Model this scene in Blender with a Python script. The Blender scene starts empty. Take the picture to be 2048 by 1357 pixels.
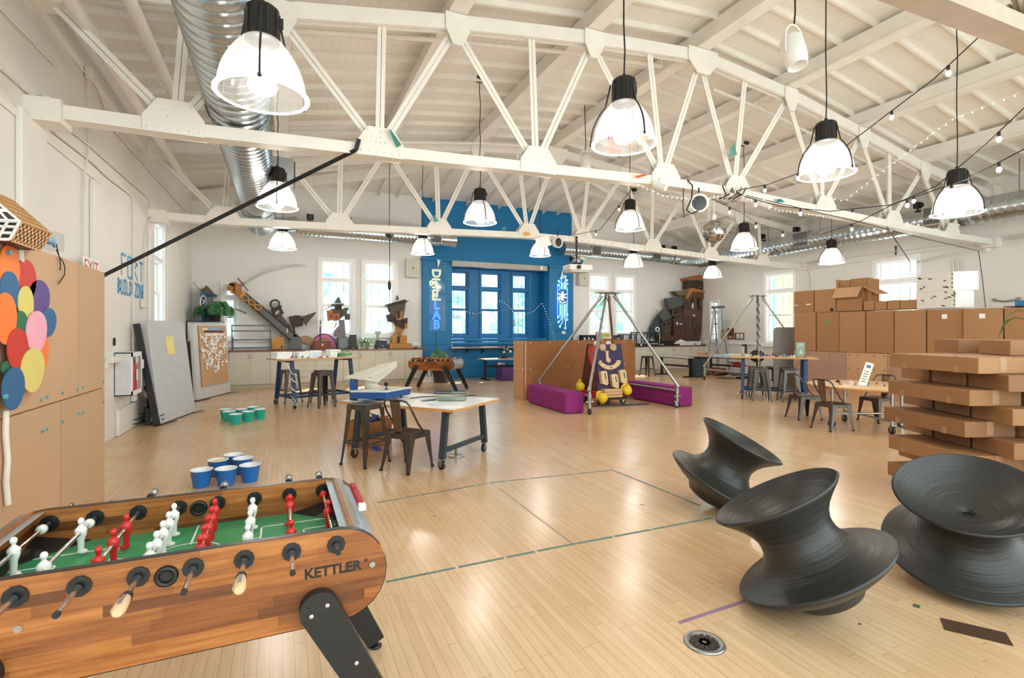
import bpy, bmesh, math, random
from mathutils import Matrix, Vector, Euler
C = bpy.context.scene.collection
random.seed(7)
PI = math.pi
# ---- camera model (2048x1357 photograph): focal length, heading, horizon row
FPX, XD, YH, HC = 1020., 565., 665., 1.65
TH = math.atan((1024-XD)/FPX); SN = math.sin(TH); CS = math.cos(TH)
def _ray(px, py):
    u = (px-1024)/FPX; return (SN+u*CS, CS-u*SN, (YH-py)/FPX)
def fl(px, py, z=0.):
    r = _ray(px, py); t = (z-HC)/r[2]; return Vector((r[0]*t, r[1]*t, z))
def atY(px, py, Y):
    r = _ray(px, py); t = Y/r[1]; return Vector((r[0]*t, Y, HC+r[2]*t))
def atX(px, py, X):
    r = _ray(px, py); t = X/r[0]; return Vector((X, r[1]*t, HC+r[2]*t))
def zat(py, X, Y): return HC+(YH-py)*(X*SN+Y*CS)/FPX
# ---- geometry helpers
class MB:
    def __init__(s): s.v=[]; s.f=[]; s.mats=[]; s.mi=0
    def m(s, mat):
        if mat not in s.mats: s.mats.append(mat)
        s.mi = s.mats.index(mat); return s
    def add(s, vs, fs, sm=False, M=None):
        o=len(s.v)
        s.v += [tuple(M@Vector(v)) if M is not None else tuple(v) for v in vs]
        s.f += [([o+i for i in f], s.mi, sm) for f in fs]; return s
    def box(s, a, b, M=None):
        x0,y0,z0=a; x1,y1,z1=b
        if x0>x1: x0,x1=x1,x0
        if y0>y1: y0,y1=y1,y0
        if z0>z1: z0,z1=z1,z0
        return s.add([(x0,y0,z0),(x1,y0,z0),(x1,y1,z0),(x0,y1,z0),(x0,y0,z1),(x1,y0,z1),(x1,y1,z1),(x0,y1,z1)],
          [(3,2,1,0),(4,5,6,7),(0,1,5,4),(1,2,6,5),(2,3,7,6),(3,0,4,7)], False, M)
    def bx(s, c, d, M=None): return s.box([c[i]-d[i]/2 for i in range(3)],[c[i]+d[i]/2 for i in range(3)],M)
    def bar(s, p, q, w, h, up=(0,0,1)):
        p=Vector(p); q=Vector(q); z=(q-p); L=z.length; z.normalize()
        u=Vector(up)
        if abs(z.dot(u))>.98: u=Vector((0,1,0))
        x=u.cross(z).normalized(); y=z.cross(x)
        M=Matrix(((x.x,y.x,z.x,p.x),(x.y,y.y,z.y,p.y),(x.z,y.z,z.z,p.z),(0,0,0,1)))
        return s.box((-w/2,-h/2,0),(w/2,h/2,L),M)
    def ring(s, pts, rs, n=10, cap=True, closed=False):
        P=[Vector(p) for p in pts]; k=len(P); vs=[]; fs=[]; X=None
        for i in range(k):
            if closed: t=P[(i+1)%k]-P[i-1]
            else: t=P[min(i+1,k-1)]-P[max(i-1,0)]
            t.normalize()
            if X is None:
                a=Vector((0,0,1)) if abs(t.z)<.9 else Vector((1,0,0))
                X=t.cross(a).normalized()
            else:
                X=(X-t*X.dot(t)); X.normalize()
            Y=t.cross(X); r=rs[i] if isinstance(rs,(list,tuple)) else rs
            for j in range(n):
                a=2*PI*j/n; vs.append(P[i]+(X*math.cos(a)+Y*math.sin(a))*r)
        for i in range(k if closed else k-1):
            for j in range(n):
                a=i*n+j; b=i*n+(j+1)%n; i2=(i+1)%k
                fs.append((a,b,i2*n+(j+1)%n,i2*n+j))
        s.add(vs,fs,True)
        if cap and not closed:
            s.add(vs[:n],[tuple(range(n))[::-1]]); s.add(vs[-n:],[tuple(range(n))])
        return s
    def cyl(s, p, q, r, r1=None, n=14, cap=True): return s.ring([p,q],[r,r if r1 is None else r1],n,cap)
    def tube(s, pts, r, n=6, closed=False): return s.ring(pts,r,n,True,closed)
    def lathe(s, prof, n=32, M=None, sm=True):
        vs=[]; fs=[]; k=len(prof)
        for r,z in prof:
            for j in range(n):
                a=2*PI*j/n; vs.append((r*math.cos(a),r*math.sin(a),z))
        for i in range(k-1):
            for j in range(n):
                fs.append((i*n+j,i*n+(j+1)%n,(i+1)*n+(j+1)%n,(i+1)*n+j))
        return s.add(vs,fs,sm,M)
    def prism(s, poly, h, M=None, sm=False):
        n=len(poly); a=sum(poly[i][0]*poly[(i+1)%n][1]-poly[(i+1)%n][0]*poly[i][1] for i in range(n))
        if a<0: poly=poly[::-1]
        vs=[(x,y,0) for x,y in poly]+[(x,y,h) for x,y in poly]
        s.add(vs,[tuple(range(n))[::-1],tuple(range(n,2*n))],False,M)
        return s.add(vs,[(i,(i+1)%n,n+(i+1)%n,n+i) for i in range(n)],sm,M)
    def sph(s, c, r, n=12, M=None):
        if not isinstance(r,(tuple,list)): r=(r,r,r)
        vs=[(c[0],c[1],c[2]-r[2])]; fs=[]; m=n//2
        for i in range(1,m):
            b=PI*i/m-PI/2
            for j in range(n):
                a=2*PI*j/n; vs.append((c[0]+r[0]*math.cos(b)*math.cos(a),c[1]+r[1]*math.cos(b)*math.sin(a),c[2]+r[2]*math.sin(b)))
        vs.append((c[0],c[1],c[2]+r[2])); e=len(vs)-1
        for j in range(n): fs.append((0,1+(j+1)%n,1+j)); fs.append((e,e-n+j,e-n+(j+1)%n))
        for i in range(m-2):
            for j in range(n):
                a=1+i*n; fs.append((a+j,a+(j+1)%n,a+n+(j+1)%n,a+n+j))
        return s.add(vs,fs,True,M)
    def poly(s, pts, sm=False): return s.add(pts,[tuple(range(len(pts)))],sm)
    def grid(s, fn, nu, nv, sm=True):
        vs=[fn(i/nu,j/nv) for i in range(nu+1) for j in range(nv+1)]
        return s.add(vs,[(i*(nv+1)+j,(i+1)*(nv+1)+j,(i+1)*(nv+1)+j+1,i*(nv+1)+j+1) for i in range(nu) for j in range(nv)],sm)
    def xf(s, M): s.v=[tuple(M@Vector(v)) for v in s.v]; return s
WM={}
def T(x,y,z): return Matrix.Translation((x,y,z))
def RZ(a): return Matrix.Rotation(a,4,'Z')
def RX(a): return Matrix.Rotation(a,4,'X')
def RY(a): return Matrix.Rotation(a,4,'Y')
def obj(name, mb, mat=None, parent=None, w=False, bev=0., solid=0., recalc=False):
    """link mb as ONE mesh object; w: its coordinates are world ones although it has a parent"""
    if w and parent is not None: mb.xf(WM[parent.name].inverted())
    me=bpy.data.meshes.new(name); me.from_pydata(mb.v,[],[f[0] for f in mb.f])
    mats=mb.mats or [mat]
    for x in mats: me.materials.append(x)
    me.polygons.foreach_set('material_index',[f[1] for f in mb.f])
    me.polygons.foreach_set('use_smooth',[f[2] for f in mb.f])
    if recalc:
        b=bmesh.new(); b.from_mesh(me); bmesh.ops.remove_doubles(b,verts=b.verts,dist=1e-5); bmesh.ops.recalc_face_normals(b,faces=b.faces); b.to_mesh(me); b.free()
    me.update()
    o=bpy.data.objects.new(name,me); C.objects.link(o)
    if parent is not None: o.parent=parent
    WM[o.name]=WM[parent.name].copy() if parent is not None else Matrix()
    if solid:
        d=o.modifiers.new('solid','SOLIDIFY'); d.thickness=solid; d.offset=0
    if bev:
        d=o.modifiers.new('bevel','BEVEL'); d.width=bev; d.segments=2; d.limit_method='ANGLE'; d.angle_limit=.7; d.use_clamp_overlap=True
    return o
def tag(o,label=None,cat=None,group=None,kind=None):
    if label: o['label']=label
    if cat: o['category']=cat
    if group: o['group']=group
    if kind: o['kind']=kind
    return o
def thing(name,label,cat,loc=(0,0,0),rz=0.,group=None,M=None):
    o=bpy.data.objects.new(name,None); o.empty_display_size=.1; C.objects.link(o)
    if M is None: M=T(*loc)@RZ(rz)
    o.matrix_world=M; WM[o.name]=M.copy()
    return tag(o,label,cat,group)
def solo(name,mb,mat,label,cat,group=None,loc=None,**k):
    """a thing that is one mesh; loc moves its origin there (the mesh stays where it is built)"""
    if loc is not None: mb.xf(T(-loc[0],-loc[1],-loc[2]))
    o=tag(obj(name,mb,mat,**k),label,cat,group)
    if loc is not None: o.location=loc; WM[o.name]=T(*loc)
    return o
def dup(root,M,label=None,group=None):
    r=root.copy(); C.objects.link(r); r.matrix_world=M; WM[r.name]=M.copy()
    if label: r['label']=label
    if group: r['group']=group
    for ch in list(root.children):
        c=ch.copy(); C.objects.link(c); c.parent=r; WM[c.name]=M.copy()
        for g in list(ch.children):
            d=g.copy(); C.objects.link(d); d.parent=c
    return r
# ---- materials
def lin(h):
    h=h.lstrip('#'); o=[]
    for i in (0,2,4):
        c=int(h[i:i+2],16)/255; o.append(c/12.92 if c<=.04045 else ((c+.055)/1.055)**2.4)
    return (*o,1)
MATS={}
class NT:
    def __init__(s,name):
        s.mat=bpy.data.materials.new(name); s.mat.use_nodes=True; s.t=s.mat.node_tree; s.n=s.t.nodes; s.b=s.n['Principled BSDF']
    def node(s,ty,**k):
        n=s.n.new(ty)
        for a,v in k.items():
            if a.startswith('i_'): n.inputs[a[2:].replace('_',' ')].default_value=v
            elif a.startswith('n_'): n.inputs[int(a[2:])].default_value=v
            else: setattr(n,a,v)
        return n
    def l(s,a,b): s.t.links.new(a,b)
    def math(s,op,a,b=None):
        n=s.node('ShaderNodeMath',operation=op)
        for i,x in enumerate((a,b)):
            if x is None: continue
            if isinstance(x,(int,float)): n.inputs[i].default_value=x
            else: s.l(x,n.inputs[i])
        return n.outputs[0]
    def co(s,kind='Object'): return s.node('ShaderNodeTexCoord').outputs[kind]
    def ramp(s,fac,*st):
        r=s.node('ShaderNodeValToRGB'); e=r.color_ramp.elements
        while len(e)<len(st): e.new(.5)
        for k,(p,c) in zip(e,st): k.position=p; k.color=lin(c) if isinstance(c,str) else c
        s.l(fac,r.inputs[0]); return r.outputs[0]
    def noise(s,vec,scale,detail=3,stretch=None):
        if stretch:
            m=s.node('ShaderNodeMapping'); m.inputs['Scale'].default_value=stretch; s.l(vec,m.inputs[0]); vec=m.outputs[0]
        n=s.node('ShaderNodeTexNoise',i_Scale=scale,i_Detail=detail); s.l(vec,n.inputs['Vector']); return n.outputs[0]
    def bump(s,h,st=.3,dist=.01):
        b=s.node('ShaderNodeBump',i_Strength=st,i_Distance=dist); s.l(h,b.inputs['Height']); s.l(b.outputs[0],s.b.inputs['Normal'])
def P(name,col,rough=.5,metal=0.,var=.06,scale=6.,bump=0.,bscale=60.,stretch=None,spec=None,coat=0.):
    """principled surface with a little procedural variation of its colour"""
    if name in MATS: return MATS[name]
    t=NT(name); c=lin(col); t.b.inputs['Roughness'].default_value=rough; t.b.inputs['Metallic'].default_value=metal
    if spec is not None: t.b.inputs['Specular IOR Level'].default_value=spec
    if coat: t.b.inputs['Coat Weight'].default_value=coat; t.b.inputs['Coat Roughness'].default_value=.15
    co=t.co(); n=t.noise(co,scale,3,stretch)
    d=tuple(max(0,x*(1-var)) for x in c[:3])+(1,); e=tuple(min(1,x*(1+var)) for x in c[:3])+(1,)
    t.l(t.ramp(n,(.3,d),(.7,e)),t.b.inputs['Base Color'])
    if bump: t.bump(t.noise(co,bscale,2,stretch),bump,.004)
    MATS[name]=t.mat; return t.mat
def EM(name,col,st=1.):
    if name in MATS: return MATS[name]
    t=NT(name); t.b.inputs['Base Color'].default_value=lin(col); t.b.inputs['Emission Color'].default_value=lin(col); t.b.inputs['Emission Strength'].default_value=st
    MATS[name]=t.mat; return t.mat
def GL(name,tint,tr=.85,rough=.05):
    """thin pane: mostly see-through with a glossy skin"""
    if name in MATS: return MATS[name]
    t=NT(name); o=t.n['Material Output']; a=t.node('ShaderNodeBsdfTransparent'); a.inputs[0].default_value=lin(tint)
    g=t.node('ShaderNodeBsdfGlossy'); g.inputs['Roughness'].default_value=rough; m=t.node('ShaderNodeMixShader'); m.inputs[0].default_value=1-tr
    t.l(a.outputs[0],m.inputs[1]); t.l(g.outputs[0],m.inputs[2]); t.l(m.outputs[0],o.inputs[0]); t.n.remove(t.b)
    MATS[name]=t.mat; return t.mat
def m_floor():
    t=NT('maple_strip_floor'); sx=t.node('ShaderNodeSeparateXYZ'); t.l(t.co(),sx.inputs[0]); x,y=sx.outputs[0],sx.outputs[1]
    W=.057; r=t.math('DIVIDE',x,W); ri=t.math('FLOOR',r); rf=t.math('FRACT',r)
    w1=t.node('ShaderNodeTexWhiteNoise',noise_dimensions='1D'); t.l(ri,w1.inputs['W'])
    L=t.math('ADD',t.math('MULTIPLY',w1.outputs[0],.9),.7)
    ly=t.math('ADD',t.math('DIVIDE',y,L),t.math('MULTIPLY',w1.outputs[0],37.)); li=t.math('FLOOR',ly); lf=t.math('FRACT',ly)
    w2=t.node('ShaderNodeTexWhiteNoise',noise_dimensions='2D'); cb=t.node('ShaderNodeCombineXYZ'); t.l(ri,cb.inputs[0]); t.l(li,cb.inputs[1]); t.l(cb.outputs[0],w2.inputs['Vector'])
    base=t.ramp(w2.outputs[0],(0,'dab994'),(.3,'debe99'),(.7,'e0c19d'),(1,'e2c4a1'))
    gr=t.noise(t.co(),3.,5,(14,.7,1)); g2=t.noise(t.co(),.5,3)
    mx=t.node('ShaderNodeMix',data_type='RGBA',blend_type='MULTIPLY'); mx.inputs[0].default_value=1
    t.l(base,mx.inputs[6]); t.l(t.ramp(gr,(.25,'f0e9df'),(.7,'ffffff')),mx.inputs[7])
    m2=t.node('ShaderNodeMix',data_type='RGBA',blend_type='MULTIPLY'); m2.inputs[0].default_value=1
    t.l(mx.outputs[2],m2.inputs[6]); t.l(t.ramp(g2,(.3,'f1e6d8'),(.65,'ffffff')),m2.inputs[7])
    e1=t.math('LESS_THAN',t.math('MINIMUM',rf,t.math('SUBTRACT',1.,rf)),.022)
    e2=t.math('LESS_THAN',t.math('MULTIPLY',t.math('MINIMUM',lf,t.math('SUBTRACT',1.,lf)),L),.0018)
    sm=t.math('MAXIMUM',e1,e2)
    m3=t.node('ShaderNodeMix',data_type='RGBA'); t.l(t.math('MULTIPLY',sm,.6),m3.inputs[0]); t.l(m2.outputs[2],m3.inputs[6]); m3.inputs[7].default_value=lin('7d5a38')
    t.l(m3.outputs[2],t.b.inputs['Base Color'])
    t.l(t.ramp(t.noise(t.co(),.9,2),(.3,(.22,.22,.22,1)),(.75,(.28,.28,.28,1))),t.b.inputs['Roughness'])
    t.b.inputs['Specular IOR Level'].default_value=.75
    return t.mat
def m_brick(name,col,horiz,var=.05,rough=.6):
    t=NT(name); sx=t.node('ShaderNodeSeparateXYZ'); t.l(t.co(),sx.inputs[0]); cb=t.node('ShaderNodeCombineXYZ')
    t.l(sx.outputs[horiz],cb.inputs[0]); t.l(sx.outputs[2],cb.inputs[1])
    b=t.node('ShaderNodeTexBrick'); t.l(cb.outputs[0],b.inputs['Vector'])
    for k,v in (('Scale',1.),('Mortar Size',.006),('Mortar Smooth',.6),('Brick Width',.21),('Row Height',.075)): b.inputs[k].default_value=v
    b.inputs['Color1'].default_value=(1,1,1,1); b.inputs['Color2'].default_value=(.93,.93,.93,1); b.inputs['Mortar'].default_value=(0,0,0,1)
    c=lin(col); n=t.noise(t.co(),1.1,4)
    t.l(t.ramp(n,(.3,tuple(x*(1-var) for x in c[:3])+(1,)),(.7,c)),t.b.inputs['Base Color'])
    t.b.inputs['Roughness'].default_value=rough
    h=t.math('ADD',t.math('MULTIPLY',b.outputs[0],1.),t.math('MULTIPLY',t.noise(t.co(),40,2),.35)); t.bump(h,.35,.006)
    return t.mat
def m_boards(name,col,axis,w,rough=.6):
    """boards with dark joints every w metres along axis"""
    t=NT(name); sx=t.node('ShaderNodeSeparateXYZ'); t.l(t.co(),sx.inputs[0]); f=t.math('FRACT',t.math('DIVIDE',sx.outputs[axis],w))
    s=t.math('LESS_THAN',f,.05); c=lin(col); m=t.node('ShaderNodeMix',data_type='RGBA'); t.l(t.math('MULTIPLY',s,.3),m.inputs[0])
    t.l(t.ramp(t.noise(t.co(),.8,3),(.3,tuple(x*.95 for x in c[:3])+(1,)),(.7,c)),m.inputs[6]); m.inputs[7].default_value=tuple(x*.4 for x in c[:3])+(1,)
    t.l(m.outputs[2],t.b.inputs['Base Color']); t.b.inputs['Roughness'].default_value=rough; t.bump(t.math('SUBTRACT',1.,s),.4,.006); return t.mat
def m_blocks(name,cols,axis_len,axis_row,L,H,rough=.35):
    """butcher block: staves of length L and width H in several tones"""
    t=NT(name); sx=t.node('ShaderNodeSeparateXYZ'); t.l(t.co(),sx.inputs[0]); a,b=sx.outputs[axis_len],sx.outputs[axis_row]
    r=t.math('FLOOR',t.math('DIVIDE',b,H)); w1=t.node('ShaderNodeTexWhiteNoise',noise_dimensions='1D'); t.l(r,w1.inputs['W'])
    k=t.math('FLOOR',t.math('ADD',t.math('DIVIDE',a,L),t.math('MULTIPLY',w1.outputs[0],11.)))
    w2=t.node('ShaderNodeTexWhiteNoise',noise_dimensions='2D'); cb=t.node('ShaderNodeCombineXYZ'); t.l(r,cb.inputs[0]); t.l(k,cb.inputs[1]); t.l(cb.outputs[0],w2.inputs['Vector'])
    n=len(cols); base=t.ramp(w2.outputs[0],*[(i/(n-1),c) for i,c in enumerate(cols)])
    st=[60,60,60]; st[axis_len]=4
    g=t.noise(t.co(),1.,4,tuple(st)); mx=t.node('ShaderNodeMix',data_type='RGBA',blend_type='MULTIPLY'); mx.inputs[0].default_value=1
    t.l(base,mx.inputs[6]); t.l(t.ramp(g,(.3,'c9b8a8'),(.65,'ffffff')),mx.inputs[7]); t.l(mx.outputs[2],t.b.inputs['Base Color']); t.b.inputs['Roughness'].default_value=rough
    return t.mat
WHITE=P('white_paint','e9e5df',.45,var=.03)
WARM=P('white_painted_steel','e8e2d8',.45,var=.04,scale=3)
TRIM=P('white_trim_paint','f2f2f0',.35,var=.02)
BLUE=P('bay_blue_paint','0070a6',.5,var=.05)
BLACK=P('black_plastic','141414',.4,var=.1)
DARK=P('dark_metal','2c2d2f',.4,.3,var=.1)
CHROME=P('chrome','d8d8d8',.16,1.,var=.03)
STEEL=P('raw_steel','a9a9a6',.32,.9,var=.1,scale=10)
GUN=P('gunmetal_steel','5f5852',.36,.85,var=.12,scale=9)
GALV=P('galvanized_sheet','b9c2c6',.3,.9,var=.14,scale=7)
KRAFT=P('kraft_cardboard','bd8a5c',.75,var=.05,scale=2,bump=.05,bscale=120,stretch=(1,1,12))
KRAFT2=P('kraft_cardboard_pale','c99c74',.75,var=.05,scale=2)
KRAFT3=P('kraft_cardboard_deep','a9713f',.72,var=.06,scale=2)
KRAFTP=P('kraft_cardboard_pinkish','b98f76',.75,var=.04,scale=2)
RED=P('red_plastic','c3281f',.4); YEL=P('yellow_plastic','e8c22a',.35); GREY=P('grey_plastic','8d8f90',.5)
CREAM=P('cabinet_cream','cfc8b8',.45,var=.03); NAVY=P('table_frame_blue','10325c',.4,.1,var=.08)
PAPER=P('white_paper','f4f4f0',.7,var=.02); RUBBER=P('black_rubber','1a1a1a',.6)
def flag(o): o['kind']='structure'; return o
EXPOSURE=0.66; SKY=2.5; SUN=14.; LAMPW=36.
XL,XR,YB,YF=-2.41,16.85,17.45,-2.2
XC=6.8
NODES=[(-9.2,5.32),(-6.82,5.62),(-4.55,6.03),(-2.28,6.35),(0,6.57),(2.28,6.33),(4.55,5.93),(6.82,5.5),(10.05,5.15)]   # truss top chord (axis), offset from the ridge
def ztop(x):
    d=min(max(x-XC,-9.2),10.05)
    for (a,za),(b,zb) in zip(NODES,NODES[1:]):
        if a<=d<=b: return za+(zb-za)*(d-a)/(b-a)
DECK=.52
HIPS=lambda y: 7.1-(y-12.6)*.15
# floor
mb=MB(); mb.box((XL-.3,YF,-.12),(XR+.3,YB+.3,0)); flag(obj('floor',mb,m_floor()))
# walls with openings: grid of boxes around rectangular holes
def wall(name,axis,p,t,a0,a1,z0,z1,holes,mat):
    """axis 'x': wall along X at y=p..p+t ; axis 'y': along Y at x=p..p+t"""
    us=sorted({a0,a1,*[v for h in holes for v in h[:2]]}); mb=MB()
    zs_all=sorted({z0,z1,*[v for h in holes for v in h[2:]]})
    for u0,u1 in zip(us,us[1:]):
        run=None
        for w0,w1 in zip(zs_all,zs_all[1:]):
            cu,cz=(u0+u1)/2,(w0+w1)/2
            solid=not any(h[0]<cu<h[1] and h[2]<cz<h[3] for h in holes)
            if solid: run=(run[0] if run else w0,w1)
            if (not solid or w1==zs_all[-1]) and run:
                mb.box((u0,p,run[0]),(u1,p+t,run[1])) if axis=='x' else mb.box((p,u0,run[0]),(p+t,u1,run[1])); run=None
    return flag(obj(name,mb,mat))
BRX=m_brick('white_brick_back','e9e7e2',0); BRY=m_brick('white_brick_side','eae6df',1)
winmats=dict(glass=GL('window_glass','f4fbff',.93))
WN=[0]
BAR=P('window_bar','8f9a9c',.5)
def window(axis,p,side,u0,u1,z0,zt,zh,zm,mat=TRIM,nb=3,label=None,casing=.11,depth=.2):
    """sash window in a wall face at p; side=+1: the room is toward -axis. zt transom bar, zm meeting rail"""
    WN[0]+=1
    mb=MB(); c=casing
    def B(a,b,za,zb,d0,d1,m=None):
        q0,q1=p+d0*side,p+d1*side
        (mm if m is None else m).box((a,q0,za),(b,q1,zb)) if axis=='x' else (mm if m is None else m).box((q0,a,za),(q1,b,zb))
    mm=MB(); root=None
    # casing proud of the wall, jambs in the reveal
    for a,b,za,zb in ((u0-c,u0,z0,zh),(u1,u1+c,z0,zh),(u0-c,u1+c,zh,zh+c),(u0-c,u1+c,z0-c,z0)): B(a,b,za,zb,-.04,.0)
    B(u0-c-.03,u1+c+.03,z0-c-.05,z0-c,-.09,.0)
    for a,b,za,zb in ((u0,u0+.03,z0,zh),(u1-.03,u1,z0,zh),(u0+.03,u1-.03,zh-.03,zh),(u0+.03,u1-.03,z0,z0+.03),(u0+.03,u1-.03,zt-.05,zt+.05)): B(a,b,za,zb,0,depth)
    root=flag(obj('window_%d'%WN[0],mm,mat))
    mm=MB(); s=.055
    for za,zb in ((zt+.05,zh-.03),(zm,zt-.05),(z0+.03,zm)):
        o=.0 if zb>zm+.01 else -.03
        for a,b,c0,c1 in ((u0+.03,u0+.03+s,za,zb),(u1-.03-s,u1-.03,za,zb),(u0+.03+s,u1-.03-s,zb-s*.8,zb),(u0+.03+s,u1-.03-s,za,za+s*.8)): B(a,b,c0,c1,depth*.55+o,depth*.55+o+.04)
    obj('sash',mm,mat,root)
    mm=MB()
    B(u0+.06,u1-.06,z0+.06,zh-.06,depth*.62,depth*.62+.006)
    obj('pane',mm,winmats['glass'],root)
    mm=MB()
    for i in range(1,nb+1):
        u=u0+(u1-u0)*i/(nb+1); B(u-.008,u+.008,z0,zh,depth*.9,depth*.9+.016)
    obj('window_bar',mm,BAR,root)
    return root
def rowh(x0,x1,y0,y1): # px rectangle on the back wall -> X0,X1,z0(bottom),z1(top)
    a=atY(x0,y1,YB); b=atY(x1,y0,YB); return a.x,b.x
ZS,ZT,ZM,ZH=1.62,3.36,2.52,3.95
back=[(*rowh(640,706,0,0),),(*rowh(727,791,0,0),),(*rowh(1178,1217,0,0),),(*rowh(1231,1268,0,0),)]
nl=rowh(446,474,0,0)
bayx=rowh(903,1094,0,0); BAYD=.75
holes=[(a,b,ZS,ZH) for a,b in back]+[(nl[0],nl[1],1.5,3.1),(bayx[0],bayx[1],1.3,4.05)]
blx=rowh(843,1143,0,0)
# white part of the back wall left and right of the blue bay, then the blue part
HB=7.2
wall('wall_back','x',YB,.3,XL-.3,blx[0],0,HB,[h for h in holes if h[1]<blx[0]],BRX)
wall('wall_back_right','x',YB,.3,blx[1],XR+.3,0,HB,[h for h in holes if h[0]>blx[1]],BRX)
BRB=m_brick('blue_brick_bay','0072aa',0)
wb=wall('wall_bay','x',YB-.02,.32,blx[0],blx[1],0,HB,[holes[-1]],BRB)
mb=MB() # bay niche shell, pilasters, sill and head mouldings
x0,x1=bayx; yb=YB+.3
wy=[rowh(911,950,0,0),rowh(973,1016,0,0),rowh(1038,1072,0,0)]
wall('wall_bay_niche','x',yb+.35,.2,x0-.3,x1+.3,.9,4.4,[(a,b,1.52,3.95) for a,b in [(q[0]*1.0,q[1]) for q in wy]],P('bay_blue_deep','006ca2',.45))
mb.box((x0-.2,yb-.02,.9),(x0,yb+.4,4.3)); mb.box((x1,yb-.02,.9),(x1+.2,yb+.4,4.3)); mb.box((x0-.2,yb-.02,4.05),(x1+.2,yb+.4,4.3)); mb.box((x0-.2,yb-.05,1.1),(x1+.2,yb+.4,1.3))
flag(obj('trim_1',mb,BLUE))
mb=MB()
for a,b in ((blx[0],bayx[0]-.02),(bayx[1]+.02,blx[1])):
    mb.box((a,YB-.14,0),(b,YB,4.15)); mb.box((a-.04,YB-.19,4.15),(b+.04,YB,4.25)); mb.box((a-.02,YB-.17,1.22),(b+.02,YB,1.3)); mb.box((a-.02,YB-.16,0),(b+.02,YB,.2))
mb.box((bayx[0],YB-.1,1.2),(bayx[1],YB+.35,1.28)); mb.box((bayx[0],YB-.04,1.34),(bayx[1],YB+.02,1.42))
flag(obj('trim_2',mb,BLUE,bev=.008))
for a,b in back: window('x',YB,1,a+.03,b-.03,ZS,ZT,ZH,ZM)
window('x',YB,1,nl[0]+.02,nl[1]-.02,1.52,2.7,3.08,2.3,nb=1,casing=.08)
for a,b in wy: window('x',yb+.35,1,a+.02,b-.02,1.53,3.3,3.93,2.5,mat=BLUE,casing=.07)
# right wall
def yr(x0,x1): return atX(x1,600,XR).y,atX(x0,600,XR).y
rw=[yr(1532,1588),yr(1752,1836)]; nr=yr(1421,1437)
wall('wall_right','y',XR,.3,YF,YB+.3,0,HB,[(a,b,1.25,3.85) for a,b in rw]+[(nr[0],nr[1],1.3,3.0)],BRY)
for a,b in rw: window('y',XR,1,a+.02,b-.02,1.26,3.2,3.83,2.3)
window('y',XR,1,nr[0]+.02,nr[1]-.02,1.3,2.5,2.98,2.0,nb=1,casing=.06)
# left wall, with one window and pilasters
ly=(12.4,13.45)
wall('wall_left','y',XL-.3,.3,YF,YB+.3,0,HB,[(ly[0],ly[1],1.75,4.0)],BRY)
window('y',XL,-1,ly[0]+.03,ly[1]-.03,1.77,3.2,3.97,2.5)
mb=MB()
for a,b in ((5.55,6.05),(6.6,7.2),(8.72,9.15),(12.0,12.35),(13.6,13.75)): mb.box((XL,a,0),(XL+.06,b,3.75 if b!=7.2 else 3.9))
mb.box((XL,9.4,1.18),(XL+.1,12.4,1.28)); mb.box((XL,9.9,0),(XL+.06,12.4,.42))
mb.box((XL,5.6,3.78),(XL+.03,9.14,3.86))
flag(obj('trim_3',mb,BRY,bev=.015))
mb=MB(); mb.box((XL,YF,1.12),(XL+.04,9.5,1.2)); mb.box((XR-.05,YF,1.15),(XR,YB,1.23)); mb.box((XL,YB-.05,1.2),(blx[0],YB,1.27)); mb.box((blx[1],YB-.05,1.2),(XR,YB,1.27))
flag(obj('trim_4',mb,TRIM))
# roof deck: strips between purlin lines, hip at the far end
DK=m_boards('ceiling_boards','ebe6dc',0,.14); DK2=m_boards('ceiling_boards_left','e8e1d6',0,.09)
mb=MB(); xs=[XL-.3]+[XC+n[0] for n in NODES[1:-1]]+[XR+.3]
for a,b in zip(xs,xs[1:]):
    za,zb=ztop(a)+DECK,ztop(b)+DECK
    def yend(z): return min(YB+.3,12.6+max(0,(7.1-z)/.15))
    ya,yb2=yend(za),yend(zb)
    mb.poly([(a,YF,za),(a,ya,za),(b,yb2,zb),(b,YF,zb)])
    if ya<YB+.3 or yb2<YB+.3:
        mb.poly([(a,ya,za),(a,YB+.3,HIPS(YB+.3)),(b,YB+.3,HIPS(YB+.3)),(b,yb2,zb)])
ceil=flag(obj('ceiling',mb,DK,solid=.05))
# purlins along the hall
for i,(d,z) in enumerate(NODES[1:-1]):
    x=XC+d; zz=z+.13; ye=13.0 if abs(d)<5 else 15.8
    mb=MB(); mb.box((x-.09,YF,zz),(x+.09,ye,zz+.29)); mb.box((x-.13,YF,zz-.02),(x+.13,ye,zz+.02))
    o=flag(obj('ceiling_beam',mb,WARM)); 
# joists across
js=MB(); 
y=YF+.25; first=None
while y<15.6:
    for a,b in zip(xs,xs[1:]):
        if y>12.7 and min(ztop(a),ztop(b))+DECK>HIPS(y)-.02 : continue
        mb=MB(); mb.bar((a,y,ztop(a)+DECK-.07),(b,y,ztop(b)+DECK-.07),.045,.1)
        obj('joist',mb,WARM,ceil)
    y+=.6
x=XL+.4
while x<XR:
    y0=12.6+max(0,(7.1-(ztop(x)+DECK))/.15)
    if y0<YB-.3:
        mb=MB(); mb.bar((x,y0,HIPS(y0)-.08),(x,YB,HIPS(YB)-.08),.05,.14); obj('rafter',mb,WARM,ceil)
    x+=.62
# hip beams from the ridge to the corners
for cx in (XL,XR):
    mb=MB(); mb.bar((XC,12.6,6.72),(cx,YB,5.62),.16,.26); flag(obj('ceiling_beam',mb,WARM))
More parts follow.
